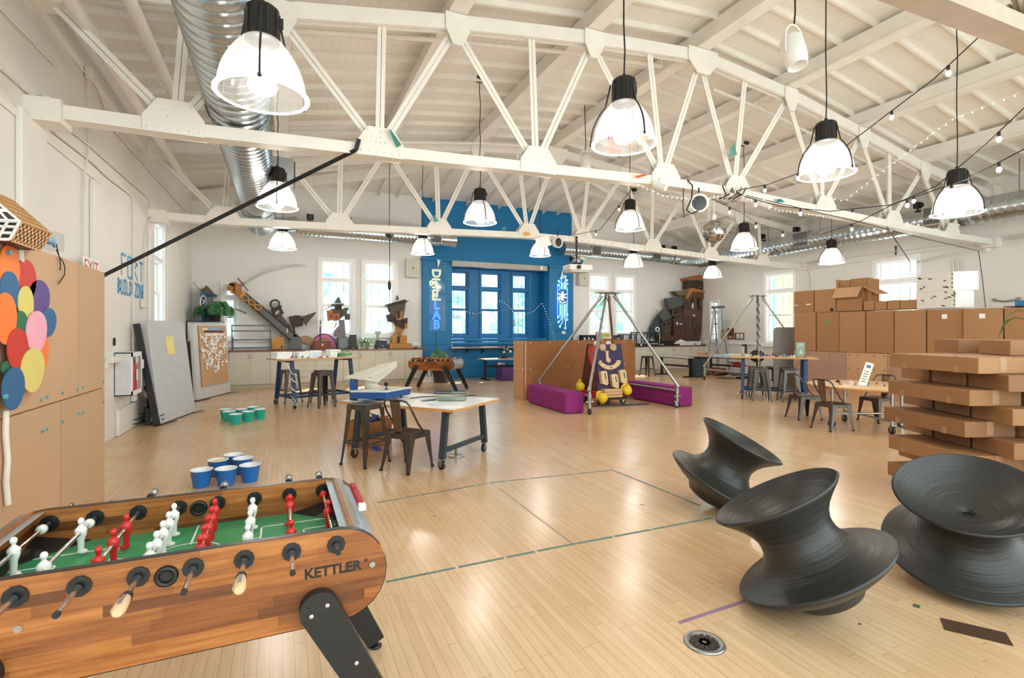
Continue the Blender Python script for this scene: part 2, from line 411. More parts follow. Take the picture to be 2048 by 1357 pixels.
# trusses
GB=[-7.92,-5.62,-3.28,-.84,.84,3.3,5.6,7.92]
def zbot(d): return 3.98+.28*max(0,1-abs(d)/7.5)
def truss(y,label,WARM=WARM):
    r=thing('roof_truss',label,'truss',(XC,y,3.9),0,'riveted roof trusses')
    mb=MB(); pts=[(-9.2,zbot(9.2))]+[(g,zbot(g)) for g in GB]+[(10.05,zbot(9.2))]
    for (a,za),(b,zb) in zip(pts,pts[1:]):
        for s in (-1,1): mb.bar((XC+a,y+s*.05,za),(XC+b,y+s*.05,zb),.07,.15)
        mb.bar((XC+a,y,za-.07),(XC+b,y,zb-.07),.2,.018)
    obj('bottom_chord',mb,WARM,r,w=True)
    mb=MB()
    for (a,za),(b,zb) in zip(NODES,NODES[1:]):
        for s in (-1,1): mb.bar((XC+a,y+s*.045,za),(XC+b,y+s*.045,zb),.06,.2)
    obj('top_chord',mb,WARM,r,w=True)
    for g in GB:   # gusset plates with rivets
        z=zbot(g); mb=MB()
        mb.prism([(g-.3,z-.08),(g+.3,z-.08),(g+.3,z+.1),(g+.16,z+.3),(g-.16,z+.3),(g-.3,z+.1)],.02,T(XC,y-.085,0)@RX(PI/2))
        mb.prism([(g-.3,z-.08),(g+.3,z-.08),(g+.3,z+.1),(g+.16,z+.3),(g-.16,z+.3),(g-.3,z+.1)],.02,T(XC,y+.105,0)@RX(PI/2))
        for k in range(6): mb.sph((XC+g-.25+k*.1,y-.107,z-.03),.013,6)
        for k in range(3):
            for q in (-1,0,1): mb.sph((XC+g+q*.1*(.6+.5*k),y-.107,z+.1+.07*k),.013,6)
        obj('gusset_plate',mb,WARM,r,w=True)
    def member(d0,z0,d1,z1,nm='web_member'):
        mb=MB()
        dv=Vector((d1-d0,0,z1-z0)).normalized(); pv=Vector((dv.z,0,-dv.x))*.031
        for s in (-1,1):
            mb.bar(Vector((XC+d0,y,z0))+pv*s,Vector((XC+d1,y,z1))+pv*s,.052,.012,(0,1,0)); mb.bar(Vector((XC+d0,y+.03,z0))+pv*s*.25,Vector((XC+d1,y+.03,z1))+pv*s*.25,.01,.06,(0,1,0))
        obj(nm,mb,WARM,r,w=True)
    zt=lambda d: ztop(XC+d)-.06
    for i,g in enumerate(GB):
        s=-1 if g<0 else 1; k=round(abs(g)/2.28)
        outer=s*min(2.28*(int(abs(g)/2.28)+1),9.2); inner=s*2.28*int(abs(g)/2.28)
        zb=zbot(g)+.05
        member(g,zb,inner,zt(inner)); member(g,zb,outer,zt(outer))
        mid=(inner+outer)/2; member(g,zb,mid*.98,zt(mid),'web_post')
    for d,z in NODES[1:-1]:
        mb=MB(); w=.34 if d==0 else .18
        mb.prism([(d-w,z+.1),(d+w,z+.1),(d+w,z-.12),(d+w*.4,z-.34),(d-w*.4,z-.34),(d-w,z-.12)],.02,T(XC,y-.08,0)@RX(PI/2))
        obj('node_plate',mb,WARM,r,w=True)
    for cx,s in ((XL,1),(XR,-1)):
        for a in (((cx-.05*s,y-.16,zbot(9.2)-.14),(cx+.3*s,y+.16,zbot(9.2)+.1)),((cx,y-.14,5.1),(cx+.35*s,y+.14,5.42))):
            mb=MB(); mb.box(*a); obj('bearing_plate',mb,WARM,r,w=True)
    return r
truss(6.94,'nearer white steel roof truss with a black strap tied to its lower chord')
truss(12.24,'farther white steel roof truss in front of the blue bay')
t0=truss(2.2,'brownish truss whose lower chord crosses the top corner above the kraft box wall',P('steel_dim_warm_tint','ad9a86',.5))  # same white steel; dim warm light on it is painted in as tan
def zdeck(x,y): return min(ztop(x)+DECK-.03,HIPS(y)-.03 if y>12.6 else 99)
# ---------- pendant lamps
def m_dome():
    t=NT('prismatic_glass'); o=t.n['Material Output']
    a=t.node('ShaderNodeBsdfTransparent'); a.inputs[0].default_value=(1,1,1,1)
    tl=t.node('ShaderNodeBsdfTranslucent'); tl.inputs[0].default_value=(1,.98,.94,1)
    g=t.node('ShaderNodeBsdfGlossy'); g.inputs['Roughness'].default_value=.15
    e=t.node('ShaderNodeEmission'); e.inputs[0].default_value=(1,.97,.9,1); e.inputs[1].default_value=.17
    m1=t.node('ShaderNodeMixShader'); m1.inputs[0].default_value=.06; t.l(a.outputs[0],m1.inputs[1]); t.l(tl.outputs[0],m1.inputs[2])
    m2=t.node('ShaderNodeMixShader'); m2.inputs[0].default_value=.12; t.l(m1.outputs[0],m2.inputs[1]); t.l(g.outputs[0],m2.inputs[2])
    ad=t.node('ShaderNodeAddShader'); t.l(m2.outputs[0],ad.inputs[0]); t.l(e.outputs[0],ad.inputs[1]); t.l(ad.outputs[0],o.inputs[0]); t.n.remove(t.b)
    return t.mat
DOME=m_dome(); RIM=EM('lamp_rim','fffaf0',.8); BULB=EM('lamp_bulb','fff4e0',3.); BLK=P('lamp_housing','2a2826',.45,.3)
GLR=GL('lamp_lens','ffffff',.88)
def lamp_meshes():
    R={}
    mb=MB(); pr=[]
    for i in range(15):
        a=i/14; r=.115+(.305-.115)*math.sin(a*PI/2)**.85; z=.43*(1-a)**.9 if a<1 else 0; pr.append((r,z))
    n=64; mb.lathe(pr,n)
    mb.v=[((v[0]*(1+.012*(i%2)),v[1]*(1+.012*(i%2)),v[2])) for i,v in enumerate(mb.v)]
    R['lamp_dome']=(mb,DOME)
    mb=MB(); mb.lathe([(.30,.0),(.315,.012),(.335,.012),(.335,.0),(.315,-.008),(.30,0)],48); R['rim']=(mb,RIM)
    mb=MB(); mb.lathe([(.0,-.004),(.30,0)],48); R['lens']=(mb,GLR)
    mb=MB(); mb.lathe([(.0,.67),(.1,.67),(.118,.655),(.118,.43),(.125,.42),(.115,.41),(0,.41)],28)
    for k in range(10):
        a=2*PI*k/10; mb.box((.112,-.006,.45),(.124,.006,.64),RZ(a))
    mb.cyl((.0,0,.66),(0,0,.72),.02); mb.bx((.13,0,.58),(.03,.05,.06))
    R['ballast_housing']=(mb,BLK)
    mb=MB()
    for k in range(3):
        a=2*PI*k/3+.5; pts=[]
        for i in range(9):
            b=i/8; r=.135+(.335-.135)*math.sin(b*PI/2)**.8; z=.62 if i==0 else .43*(1-b)**.9+.01; pts.append((r*math.cos(a),r*math.sin(a),z))
        mb.tube(pts,.0085,6); mb.sph(pts[-1],.016,8)
    R['bracket']=(mb,BLK)
    mb=MB(); mb.sph((0,0,.27),(.05,.05,.1),12); R['bulb']=(mb,BULB)
    return {k:(obj(k,m,mt),) for k,(m,mt) in R.items()}
LM=None
def lamp(px,py,Y,label):
    global LM
    p=atY(px,py,Y); r=thing('pendant_lamp',label,'lamp',p,0,'prismatic pendant lamps')
    mk=lamp_meshes() if LM is None else LM
    for k,(o,) in mk.items():
        if LM is None: q=o
        else: q=o.copy(); C.objects.link(q)
        q.parent=r; WM[q.name]=WM[r.name]
    LM=mk
    top=zdeck(p.x,Y)-p.z
    mb=MB(); mb.tube([(0,0,.7)]+[(.012*math.sin(i*2.1),.01*math.cos(i*1.7),.7+(top-.7)*i/9) for i in range(1,10)],.0085,6); obj('cord',mb,BLACK,r)
    mb=MB(); mb.lathe([(0,top-.09),(.05,top-.08),(.12,top-.05),(.12,top-.0),(0,top)],20); obj('canopy',mb,BLACK,r)
    L=bpy.data.lights.new('lamp_light','POINT'); L.energy=LAMPW; L.color=(1,.95,.87); L.shadow_soft_size=.12
    lo=bpy.data.objects.new('lamp_light',L); C.objects.link(lo); lo.parent=r; lo.location=(0,0,-.06)
    return r,p
Y1,Y2,Y3=4.3,9.5,14.1
LAMPS=[(525,193,Y1,'big pendant lamp hanging beside the silver duct, red scrap inside its dome'),
(1248,290,Y1,'pendant lamp with a pile of bright folded paper stars in its dome'),
(1652,350,Y1,'empty bright pendant lamp third from the duct in the nearest lamp row'),
(1914,428,Y1,'pendant lamp in front of the thick duct over the kraft box wall'),
(555,416,Y2,'pendant lamp crossed by the long black strap'),
(960,446,Y2,'pendant lamp in front of the blue wall with yellow paper scraps in it'),
(1260,459,Y2,'pendant lamp just before the row of string lights, next after the paper scrap lamp'),
(1488,499,Y2,'pendant lamp hanging to one side of the mirror ball'),
(1663,527,Y2,'pendant lamp hanging above the kraft box wall with the open carton'),
(565,498,Y3,'small far pendant lamp below the strapped lamp, before the white back wall'),
(845,508,Y3,'small far pendant lamp beside the edge of the blue bay'),
(1080,512,Y3,'small far pendant lamp partly behind a white hanging sheet before the blue bay'),
(1267,533,Y3,'small far pendant lamp over the metal tripod with the purple benches'),
(1425,555,Y3,'small far pendant lamp beside the crooked house sculpture')]
lp=[lamp(*a) for a in LAMPS]
def star(name_col,c,s,label):
    mb=MB(); pts=[]
    for k in range(10):
        a=2*PI*k/10; q=s if k%2==0 else s*.42; pts.append((q*math.cos(a),q*math.sin(a),0))
    ctr=[(0,0,.3*s),(0,0,-.3*s)]; vs=pts+ctr; fs=[(k,(k+1)%10,10) for k in range(10)]+[((k+1)%10,k,11) for k in range(10)]
    mb.add(vs,fs,False,Matrix.Translation(c)@Euler((random.uniform(.2,1.2),random.uniform(-.6,.6),random.random()*6)).to_matrix().to_4x4())
    return solo('paper_star',mb,P('paper_'+name_col,name_col,.7),label,'paper star','folded paper stars in the lamps')
c=lp[1][1]
for col,nm,dx,dy,dz in (('e8559a','pink',-.19,-.05,.08),('2f9fd0','blue',-.08,-.16,.07),('f07a3a','orange',.06,-.14,.09),('f4d24a','yellow',-.1,.02,.1),('f2663a','red orange',.16,-.03,.08),('ee4f8a','deep pink',.06,.06,.13),('f6b89a','peach',.18,-.15,.07)):
    star(col,c+Vector((dx,dy,dz)),.1,nm+' folded paper star in the lamp dome full of paper')
c=lp[5][1]
for col,nm,dx,dy in (('f0c94a','yellow',-.2,-.05),('ead38a','straw coloured',.0,-.1),('f4b06a','light orange',.13,-.05),('dfe8ea','white',.05,.08)):
    star(col,c+Vector((dx,dy,.08)),.1,nm+' paper star in the lamp before the blue wall')
c=lp[0][1]; star('e0405a',c+Vector((-.05,-.05,.04)),.05,'small red paper scrap in the big lamp beside the silver duct')
# ---------- ducts
def duct(mb,pts,r,rib=.16):
    P_=[Vector(p) for p in pts]; out=[];rs=[]
    for a,b in zip(P_,P_[1:]):
        L=(b-a).length; n=max(1,int(L/rib))
        for i in range(n):
            p=a+(b-a)*i/n; d=(b-a).normalized()*.012
            out+=[p,p+d,p+2*d]; rs+=[r,r*1.02,r]
    out.append(P_[-1]); rs.append(r); mb.ring(out,rs,28)
DUCTM=P('spiral_duct_metal','c3cbcf',.24,.95,var=.1,scale=3); COL=P('duct_collar','7f8688',.35,.8)
REG=P('register_grille','6e6e6a',.5,.3)
def collar(mb,p,d,r):
    d=Vector(d); p=Vector(p); mb.ring([p-d*.05,p-d*.05,p+d*.05,p+d*.05],[r,r*1.05,r*1.05,r],28)
def register(root,c,ax,w=.5,h=.42,dep=.3):
    """box tap with a slotted grille; ax = the way it faces"""
    ax=Vector(ax); c=Vector(c); a=math.atan2(ax.y,ax.x); M=T(*c)@RZ(a)
    mb=MB(); mb.box((-dep,-w/2,-h/2),(0,w/2,h/2),M); b=obj('register_box',mb,DUCTM,root,w=True)
    mb=MB(); mb.box((0,-w/2+.04,-h/2+.04),(.006,w/2-.04,h/2-.04),M)
    for k in range(9): mb.box((0,-w/2+.04,-h/2+.05+k*(h-.1)/8-.008),(.022,w/2-.04,-h/2+.05+k*(h-.1)/8+.008),M)
    obj('grille',mb,REG,b,w=True)
r1=thing('spiral_duct','fat silver spiral duct running down the hall beside the white wall','duct',(-.5,7,4.47))
mb=MB(); duct(mb,[(-.5,YF,4.47),(-.5,14.6,4.47)],.345); obj('duct_run',mb,DUCTM,r1,w=True)
for y in (3.3,4.15,8.1,10.8,14.5):
    mb=MB(); collar(mb,(-.5,y,4.47),(0,1,0),.345); obj('duct_collar',mb,COL,r1,w=True)
mb=MB(); mb.ring([(-.5,14.6,4.47),(-.5,15.1,4.6)],[.345,.24],28); pts=[(-.5,15.1,4.6)]+[(-.5+.9*(1-math.cos(a)),15.6+.95*math.sin(a),4.6+.18*a) for a in [i*PI/14 for i in range(8)]]; mb.ring(pts,.24,24); obj('elbow',mb,DUCTM,r1,w=True)
register(r1,(.18,9.9,4.45),(1,0,0),.6,.42,.4)
for y in (2.2,6.94,12.24):
    mb=MB(); mb.tube([(-.5+.36*math.cos(a),y+.25,4.47+.36*math.sin(a)) for a in [2*PI*i/24 for i in range(24)]],.012,5,True); mb.cyl((-.14,y+.25,4.47),(-.14,y+.25,6.),.008,n=5); obj('hanger',mb,COL,r1,w=True)
YD=16.75; ZD=4.8
r2=thing('spiral_duct','short silver duct along the back wall ending before the blue bay','duct',(3,YD,ZD))
xe=atY(910,487,YD).x
mb=MB(); duct(mb,[(.4,16.55,ZD-.02),(xe,YD,ZD)],.235,.12); mb.cyl((xe-.12,YD,ZD),(xe,YD,ZD),.25,n=28); obj('duct_run',mb,DUCTM,r2,w=True)
for px in (686,868): register(r2,(atY(px,470,YD).x,YD-.26,ZD),(0,-1,0),.42,.4,.3)
r3=thing('spiral_duct','silver duct along the back wall between the blue bay and the house sculpture','duct',(13,YD,ZD))
xs_=atY(1125,497,YD).x
mb=MB(); duct(mb,[(xs_,YD,ZD),(14.9,YD,ZD-.02)],.25,.14); mb.cyl((xs_,YD,ZD),(xs_+.12,YD,ZD),.265,n=28); obj('duct_run',mb,DUCTM,r3,w=True)
for px in (1186,1305): register(r3,(atY(px,505,YD).x,YD-.28,ZD),(0,-1,0),.42,.42,.3)
for px in (1240,1349):
    mb=MB(); collar(mb,(atY(px,505,YD).x,YD,ZD),(1,0,0),.25); obj('duct_collar',mb,COL,r3,w=True)
c=Vector((atY(1395,518,16.2).x,16.2,zat(518,atY(1395,518,16.2).x,16.2)))
mb=MB(); d=Vector((-.45,-.9,-.05)).normalized(); mb.ring([c-d*.5,c,c+d*.02,c-d*.01],[.2,.2,.26,.17],24,False); mb.m(BLACK); mb.ring([c-d*.02,c-d*.01],[.17,.17],20); mb.mats[0]=DUCTM; obj('round_nozzle',mb,None,r3,w=True)
r4=thing('spiral_duct','long silver duct running above the kraft box wall','duct',(15.4,8,4.57))
XD_=15.35
mb=MB(); duct(mb,[(XD_,15.6,4.57),(XD_,YF,4.57)],.31); obj('duct_run',mb,DUCTM,r4,w=True)
mb=MB(); mb.ring([(14.9-.02,YD,ZD-.02)]+[(14.9+.45*math.sin(a),15.9+.85*math.cos(a),ZD-.02-.1*a) for a in [i*PI/14 for i in range(8)]]+[(XD_,15.6,4.57)],.27,24); obj('elbow',mb,DUCTM,r4,w=True)
for px in (1600,1868): register(r4,(XD_-.3,atX(px,480,XD_-.3).y,4.62),(-1,0,0),.55,.5,.3)
for px in (1528,1632,1772,2030):
    y=atX(px,450,XD_-.3).y; mb=MB(); collar(mb,(XD_,y,4.57),(0,1,0),.31); mb.cyl((XD_-.1,y,4.87),(XD_-.1,y,5.6),.012,n=6); obj('duct_collar',mb,COL,r4,w=True)
for i,px in enumerate((1528,1597,1840,1900,1345,1322,620,695)):
    if px>1500: p=atX(px,470,XD_); q=(p.x-.1,p.y,4.57+.36)
    elif px>1000: p=atY(px,500,YD); q=(p.x,YD-.1,ZD+.31)
    else: p=atY(px,460,YD); q=(p.x,YD-.1,ZD+.29)
    mb=MB(); mb.bx((0,0,.06),(.2,.12,.16)); mb.cyl((0,-.06,.06),(0,-.12,.05),.05,n=10); mb.cyl((0,0,0),(0,0,-.1),.02,n=6)
    solo('flood_light',mb.xf(T(*q)),BLACK,'small black flood light sitting on top of a silver duct','light','flood lights on the ducts')
# ---------- truss hung kit
def can(px,py,Y,s,label):
    p=atY(px,py,Y); r=thing('spot_lamp',label,'lamp',p,0,'white can spotlights')
    mb=MB(); M=RX(-.25)
    mb.lathe([(0,.38*s),(.2*s,.37*s),(.24*s,.32*s),(.25*s,-.15*s),(.21*s,-.38*s),(.19*s,-.38*s),(.2*s,-.15*s),(0,-.1*s)],28,M); obj('can',mb,WHITE,r)
    mb=MB(); mb.tube([(-.28*s,0,-.05*s)]+[(-.28*s*math.cos(a),0,.32*s+.3*s*math.sin(a)) for a in [PI*i/10 for i in range(11)]]+[(.28*s,0,-.05*s)],.022*s,6); mb.cyl((.24*s,0,-.05*s),(.31*s,0,-.05*s),.03*s); obj('yoke',mb,WHITE,r)
    top=zdeck(p.x,Y)-p.z; mb=MB(); mb.tube([(0,0,.62*s),(.02,0,.9*s),(-.01,0,top)],.01,6); obj('cord',mb,BLACK,r)
can(1588,104,4.0,.5,'white can spotlight hanging high from the ceiling by a black cord')
can(1170,328,10.3,.5,'white can spotlight half hidden behind the nearer truss')
def drum(px,py,Y,r,face,label):
    p=atY(px,py,Y); o=thing('round_speaker',label,'speaker',p)
    a=math.atan2(face[1],face[0]); M=RZ(a)@RY(PI/2+.1)
    mb=MB(); mb.lathe([(0,-r*.9),(r*.5,-r*.9),(r*.85,-r*.6),(r,-.1*r),(r,.25*r),(r*1.05,.3*r),(r*.8,.32*r),(r*.78,.2*r),(0,.18*r)],28,M); obj('drum',mb,WHITE,o)
    mb=MB(); mb.lathe([(0,.27*r),(r*.78,.24*r)],24,M); obj('speaker_grille',mb,BLACK,o)
    mb=MB(); mb.tube([(0,0,r),(.01,0,r+.1),(0,.0,zbot(0)-.1-p.z if zbot(0)-.1-p.z>r else r+.2)],.015,6); obj('bracket',mb,DARK,o)
drum(1397,407,6.75,.16,(-.5,-.9),'round white speaker with black face hung under the nearer truss')
drum(1115,485,12.0,.15,(.2,-1),'round black faced speaker beside the white hanging sheet')
# mirror ball
p=atY(1428,463,6.9); r=thing('mirror_ball','mirror ball hanging from the nearer truss','mirror ball',p)
t=NT('mirror_tiles'); v=t.node('ShaderNodeTexVoronoi',i_Scale=42.); t.l(t.co(),v.inputs['Vector']); t.l(t.ramp(v.outputs['Color'],(0,'8a8a86'),(1,'f4f4f2')),t.b.inputs['Base Color']); t.b.inputs['Metallic'].default_value=1; t.b.inputs['Roughness'].default_value=.08
mb=MB(); R=.205
for i in range(-9,10):
    b=PI/2*i/9.6; n=max(6,int(38*math.cos(b)))
    for j in range(n):
        a=2*PI*j/n; M=RZ(a)@RY(-b)@T(R,0,0)@RZ(random.uniform(-.12,.12))@RY(random.uniform(-.12,.12)); w=.0145
        mb.add([(0,-w,-w),(0,w,-w),(0,w,w),(0,-w,w)],[(0,1,2,3)],False,M)
obj('mirror_tiles',mb,t.mat,r); mb=MB(); mb.sph((0,0,0),R*.985,24); obj('ball',mb,STEEL,r)
mb=MB(); mb.cyl((0,0,R),(0,0,R+.09),.035); mb.tube([(0,0,R+.05),(0,0,4.2-p.z)],.008,5); obj('hanging_rod',mb,WHITE,r)
# projector on its pole, with paper scraps
p=atY(1155,537,12.1); r=thing('projector','white projector hanging on a black pole before the blue bay','projector',p)
M=RZ(-.1); mb=MB(); mb.bx((0,0,0),(.68,.5,.16),M); mb.bx((0,0,-.1),(.6,.42,.04),M); obj('body',mb,WHITE,r,bev=.02)
mb=MB(); mb.cyl((-.12,-.25,0),(-.12,-.3,0),.055); obj('lens',mb,BLACK,r)
mb=MB(); mb.cyl((-.03,0,.08),(-.03,0,4.3-p.z),.03); mb.bx((-.03,0,.12),(.2,.2,.06)); obj('pole',mb,BLACK,r)
for i in range(9):
    mb=MB(); a=random.random()*6; M=T(random.uniform(-.2,.2),random.uniform(-.15,.15),.16+random.uniform(0,.12))@Euler((random.uniform(-1,1),random.uniform(-1,1),a)).to_matrix().to_4x4()
    mb.add([(-.07,-.05,0),(.08,-.04,0),(.06,.06,.02),(-.05,.05,-.02)],[(0,1,2,3)],False,M); obj('paper_scrap',mb,[DARK,BLUE,WHITE][i%3],r)
# hanging white sheet, flags of paper
def sheet(pts,Y,mat,label,nm='paper_flag',cat='paper flag',g=None,bend=.05):
    V=[atY(a,b,Y) for a,b in pts]; mb=MB(); n=len(V)
    V=[v+Vector((0,bend*(i%2),0)) for i,v in enumerate(V)]
    mb.poly(V); c=sum(V,Vector())/n
    return solo(nm,mb,mat,label,cat,g,solid=.004,loc=c)
sheet([(1070,478),(1097,470),(1104,490),(1078,498)],11.9,PAPER,'white crumpled sheet hanging before the blue bay','paper_sheet','paper sheet')
TEAL=P('teal_paper','4f8f86',.7); ORG=P('orange_paper','f0602a',.7)
sheet([(777,258),(783,257),(803,290),(795,293)],6.75,TEAL,'long teal paper strip stuck on the nearer truss beside the black strap')
sheet([(1272,352),(1292,347),(1297,350),(1277,355)],6.75,ORG,'orange paper flag on the nearer truss')
sheet([(1463,293),(1473,286),(1474,310),(1462,312)],6.75,TEAL,'teal paper flag hanging from a truss web member near the middle')
sheet([(1556,398),(1567,397),(1570,405),(1558,403)],6.75,P('deep_teal_paper','1c7f86',.7),'small deep teal paper scrap on the truss above the string lights')
sheet([(868,432),(872,429),(877,443),(869,444)],12.05,P('sky_paper','5fa6b8',.7),'pale blue paper flag on the far truss before the blue wall')
sheet([(1050,465),(1058,463),(1062,470),(1052,472)],12.05,P('amber_paper','f0b040',.7),'amber paper flag on the far truss before the blue wall')
sheet([(1004,455),(1014,454),(1011,461),(1006,461)],12.05,TEAL,'small teal paper flag on the far truss below the paper filled lamp')
# black straps
def strap(pts,w,label):
    V=[Vector(p) for p in pts]; mb=MB()
    for a,b in zip(V,V[1:]): mb.bar(a,b,.005,w)
    return solo('strap',mb,BLACK,label,'strap',loc=tuple(V[0]))
a=atX(208,551,XL+.14); b=atY(712,300,6.8); strap([a,atY(520,417,6.8)*.0+a.lerp(b,.62),b,atY(718,278,6.8)],.055,'long black webbing strap slanting from the white wall up to the nearer truss')
strap([atY(1774,455,6.8),atX(1822,527,XR-.06)],.05,'short black strap from the nearer truss down to the high window')
# festoon strings
def pathpx(pts): return [atY(x,y,Y) for x,y,Y in pts]
def festoon(pts,bulbs,label,sag=.0,r=.008,fairy=0):
    V=[Vector(p) for p in pts]; root=thing('string_lights',label,'string lights',V[0])
    mb=MB(); mb.tube(V,r,5); obj('cable',mb,BLACK if r>.005 else WARM,root,w=True)
    D=[0]
    for a,b in zip(V,V[1:]): D.append(D[-1]+(b-a).length)
    def at(t):
        s=t*D[-1]
        for i in range(len(V)-1):
            if s<=D[i+1]+1e-6: return V[i].lerp(V[i+1],(s-D[i])/max(1e-6,D[i+1]-D[i]))
    for k in range(bulbs):
        p=at((k+.5)/bulbs); mb=MB(); mb.m(BLACK); mb.cyl(p,p-Vector((0,0,.06)),.02,n=8); mb.m(MATS.get('festoon_bulb') or GLOBE); mb.sph(p-Vector((0,0,.1)),(.033,.033,.045),10); obj('bulb',mb,None,root,w=True)
    if fairy:
        for k in range(fairy):
            p=at((k+.5)/fairy)+Vector((random.uniform(-.01,.01),0,random.uniform(-.025,-.01))); mb=MB(); mb.sph(p,.009,6); obj('fairy_bulb',mb,FAIRY,root,w=True)
    return root
GLOBE=EM('festoon_bulb','f4efe4',.25); FAIRY=EM('fairy_bulb','fffbe8',2.5)
festoon(pathpx([(1962,70,3.2),(1869,157,3.9),(1770,232,4.8),(1684,298,5.6),(1610,342,6.1),(1537,369,6.5),(1465,383,6.8)]),4,'black string light cable climbing from the truss middle to the top corner')
festoon(pathpx([(2060,205,3.),(1970,290,3.7),(1873,372,4.9),(1782,411,5.8),(1718,444,6.4),(1640,470,6.75)]),4,'black string light cable crossing behind the lamp nearest the thick duct')
festoon(pathpx([(2060,292,3.2),(1935,358,4.),(1871,380,4.6),(1782,410,5.3),(1660,423,6.),(1562,413,6.5),(1469,388,6.8)]),6,'black string light cable sagging under the bright empty lamp')
festoon(pathpx([(1425,398,6.8),(1480,425,7.6),(1520,450,8.4),(1590,470,9.4)]),3,'black string light cable from the mirror ball to the far duct')
festoon(pathpx([(1465,385,6.78),(1700,440,6.6),(1850,478,6.5),(1957,502,6.4)])+[atX(1965,560,XR-.6),atX(1971,616,XR-.6)],0,'bare black cable falling onto the row of tall kraft boxes')
festoon(pathpx([(1150,470,12.),(1200,460,11.3),(1262,380,9.6)]),2,'black string light cable from the projector pole to a lamp canopy')
festoon(pathpx([(1270,366,6.75),(1330,392,6.75),(1400,400,6.75),(1465,386,6.75),(1560,420,6.75),(1650,432,6.75)]),0,'fairy light string wound along the nearer truss',r=.004,fairy=45)
festoon(pathpx([(2040,185,3.3),(1900,240,4.),(1780,330,5.),(1690,400,5.8),(1640,392,6.2)]),0,'fairy light string rising beside the black cables',r=.003,fairy=30)
festoon(pathpx([(1090,470,12.05),(1160,480,12.05),(1250,492,12.05),(1340,503,12.05),(1420,515,12.05)]),0,'fairy light string along the far truss',r=.003,fairy=30)
# cables bundled on the nearer truss
def cable(pts,r,mat,label,nm='cable',cat='cable',n=6):
    V=[Vector(p) for p in pts]
    return solo(nm,MB().tube(V,r,n),mat,label,cat,loc=tuple(V[0]))
cable(pathpx([(1375,360,6.86),(1385,372,6.75),(1383,398,6.75),(1373,420,6.75),(1383,428,6.7),(1396,422,6.7)]),.012,BLACK,'thick black cable looping down beside the round white speaker')
cable(pathpx([(1367,376,6.86),(1366,415,6.75),(1369,436,6.75)]),.008,BLACK,'black cable with inline switch hanging by the round white speaker')
for i in range(5):
    x=1445+i*9; cable(pathpx([(x,372+3*i,6.76),(x+8,392,6.72),(x-6,398,6.72),(x+14,388,6.74),(x+20,376,6.76)]),.012,[BLACK,WARM,P('brown_cord','7a5a3a'),BLACK,WARM][i],'tangled cord loop on the nearer truss beside the mirror ball')
    C.objects[-1]['group']='tangled cords on the nearer truss'
def gun(px,py,label):
    p=atY(px,py,6.7); mb=MB(); M=T(*p)@RZ(.4)@RX(.5); mb.cyl((0,-.12,0),(0,.12,0),.05,n=14); mb.bx((0,.05,.07),(.03,.03,.1)); solo('track_lamp',mb.xf(M),WHITE,label,'lamp')
gun(1320,372,'white track spotlight on the nearer truss beside the orange flag'); gun(1528,410,'white track spotlight on the nearer truss under the teal scrap')
# power reel on a long cord
a=atY(779,455,14.5); r=thing('power_reel','black power socket hanging on a long cord before the back window','power reel',a)
mb=MB(); mb.lathe([(0,-.0),(.09,-.0),(.12,-.06),(.12,-.22),(.06,-.3),(0,-.3)],18); obj('reel_drum',mb,DARK,r)
zz=zat(617,a.x,14.5)-a.z; mb=MB(); mb.tube([(0,0,-.28),(.01,0,zz*.5),(0,0,zz)],.012,6); mb.sph((0,0,zz*.72),(.05,.05,.14),10); mb.cyl((0,0,zz),(0,0,zz-.1),.035); mb.tube([(0,0,0),(0,0,zdeck(a.x,14.5)-a.z)],.01,5); obj('cord',mb,BLACK,r)
# sprinkler pipes
SP=WARM
def pipe(pts,r,label,nm='pipe',g=None,risers=()):
    V=[Vector(p) for p in pts]; root=thing(nm,label,'pipe',V[0],0,g)
    mb=MB(); mb.tube(V,r,10); obj('pipe_run',mb,SP,root,w=True)
    for p,h in risers:
        mb=MB(); p=Vector(p); mb.cyl(p,p+Vector((0,0,h)),r*.7,n=8); mb.m(BLACK); mb.cyl(p+Vector((0,0,h)),p+Vector((0,0,h+.04)),r*.6,n=6); mb.mats[0]=SP; obj('sprinkler_head',mb,None,root,w=True)
yy=7.6
V=[(x,yy,ztop(x)+.12) for x in (XC-7.2,XC-4.55,XC-2.3,XC-.3)]; pipe(V,.035,'thin white sprinkler pipe beside the nearer truss on the duct side','sprinkler_pipe','sprinkler pipes',[(V[3],.3),(V[1],.3)])
V=[(x,yy,ztop(x)+.02) for x in (XC+1,XC+2.3,XC+4.55,XC+6.8)]; pipe(V,.03,'thin white sprinkler pipe beside the nearer truss over the box wall side','sprinkler_pipe','sprinkler pipes',[(V[0],.4),(V[1],.35),(V[2],.35)])
V=[(x,11.8,ztop(x)-.02) for x in (XC-7.,XC-4.55,XC-2.3,XC-.3)]; pipe(V,.03,'thin white sprinkler pipe close to the far truss','sprinkler_pipe','sprinkler pipes',[(V[1],.3),(V[2],.3)])
pipe([(-1.95,YF,5.0),(-1.95,13.8,5.0)],.075,'thick white pipe high along the wall, closer to the wall','overhead_pipe')
pipe([(-1.5,YF,5.22),(-1.5,10.5,5.22),(-1.2,10.9,5.15),(-.9,10.9,5.1)],.075,'thick white pipe high along the wall, closer to the duct','overhead_pipe')
for i,y in enumerate((4.6,6.2,8.6)):
    x=-1.5; mb=MB(); mb.tube([(x+.1*math.cos(a),y,5.22+.1*math.sin(a)) for a in [2*PI*k/16 for k in range(13)]],.008,5); mb.cyl((x,y,5.32),(x,y,ztop(x)+.4),.006,n=5)
    solo('pipe_hanger',mb,SP,'white ring hanger holding the thick overhead pipe','pipe hanger','pipe hangers')
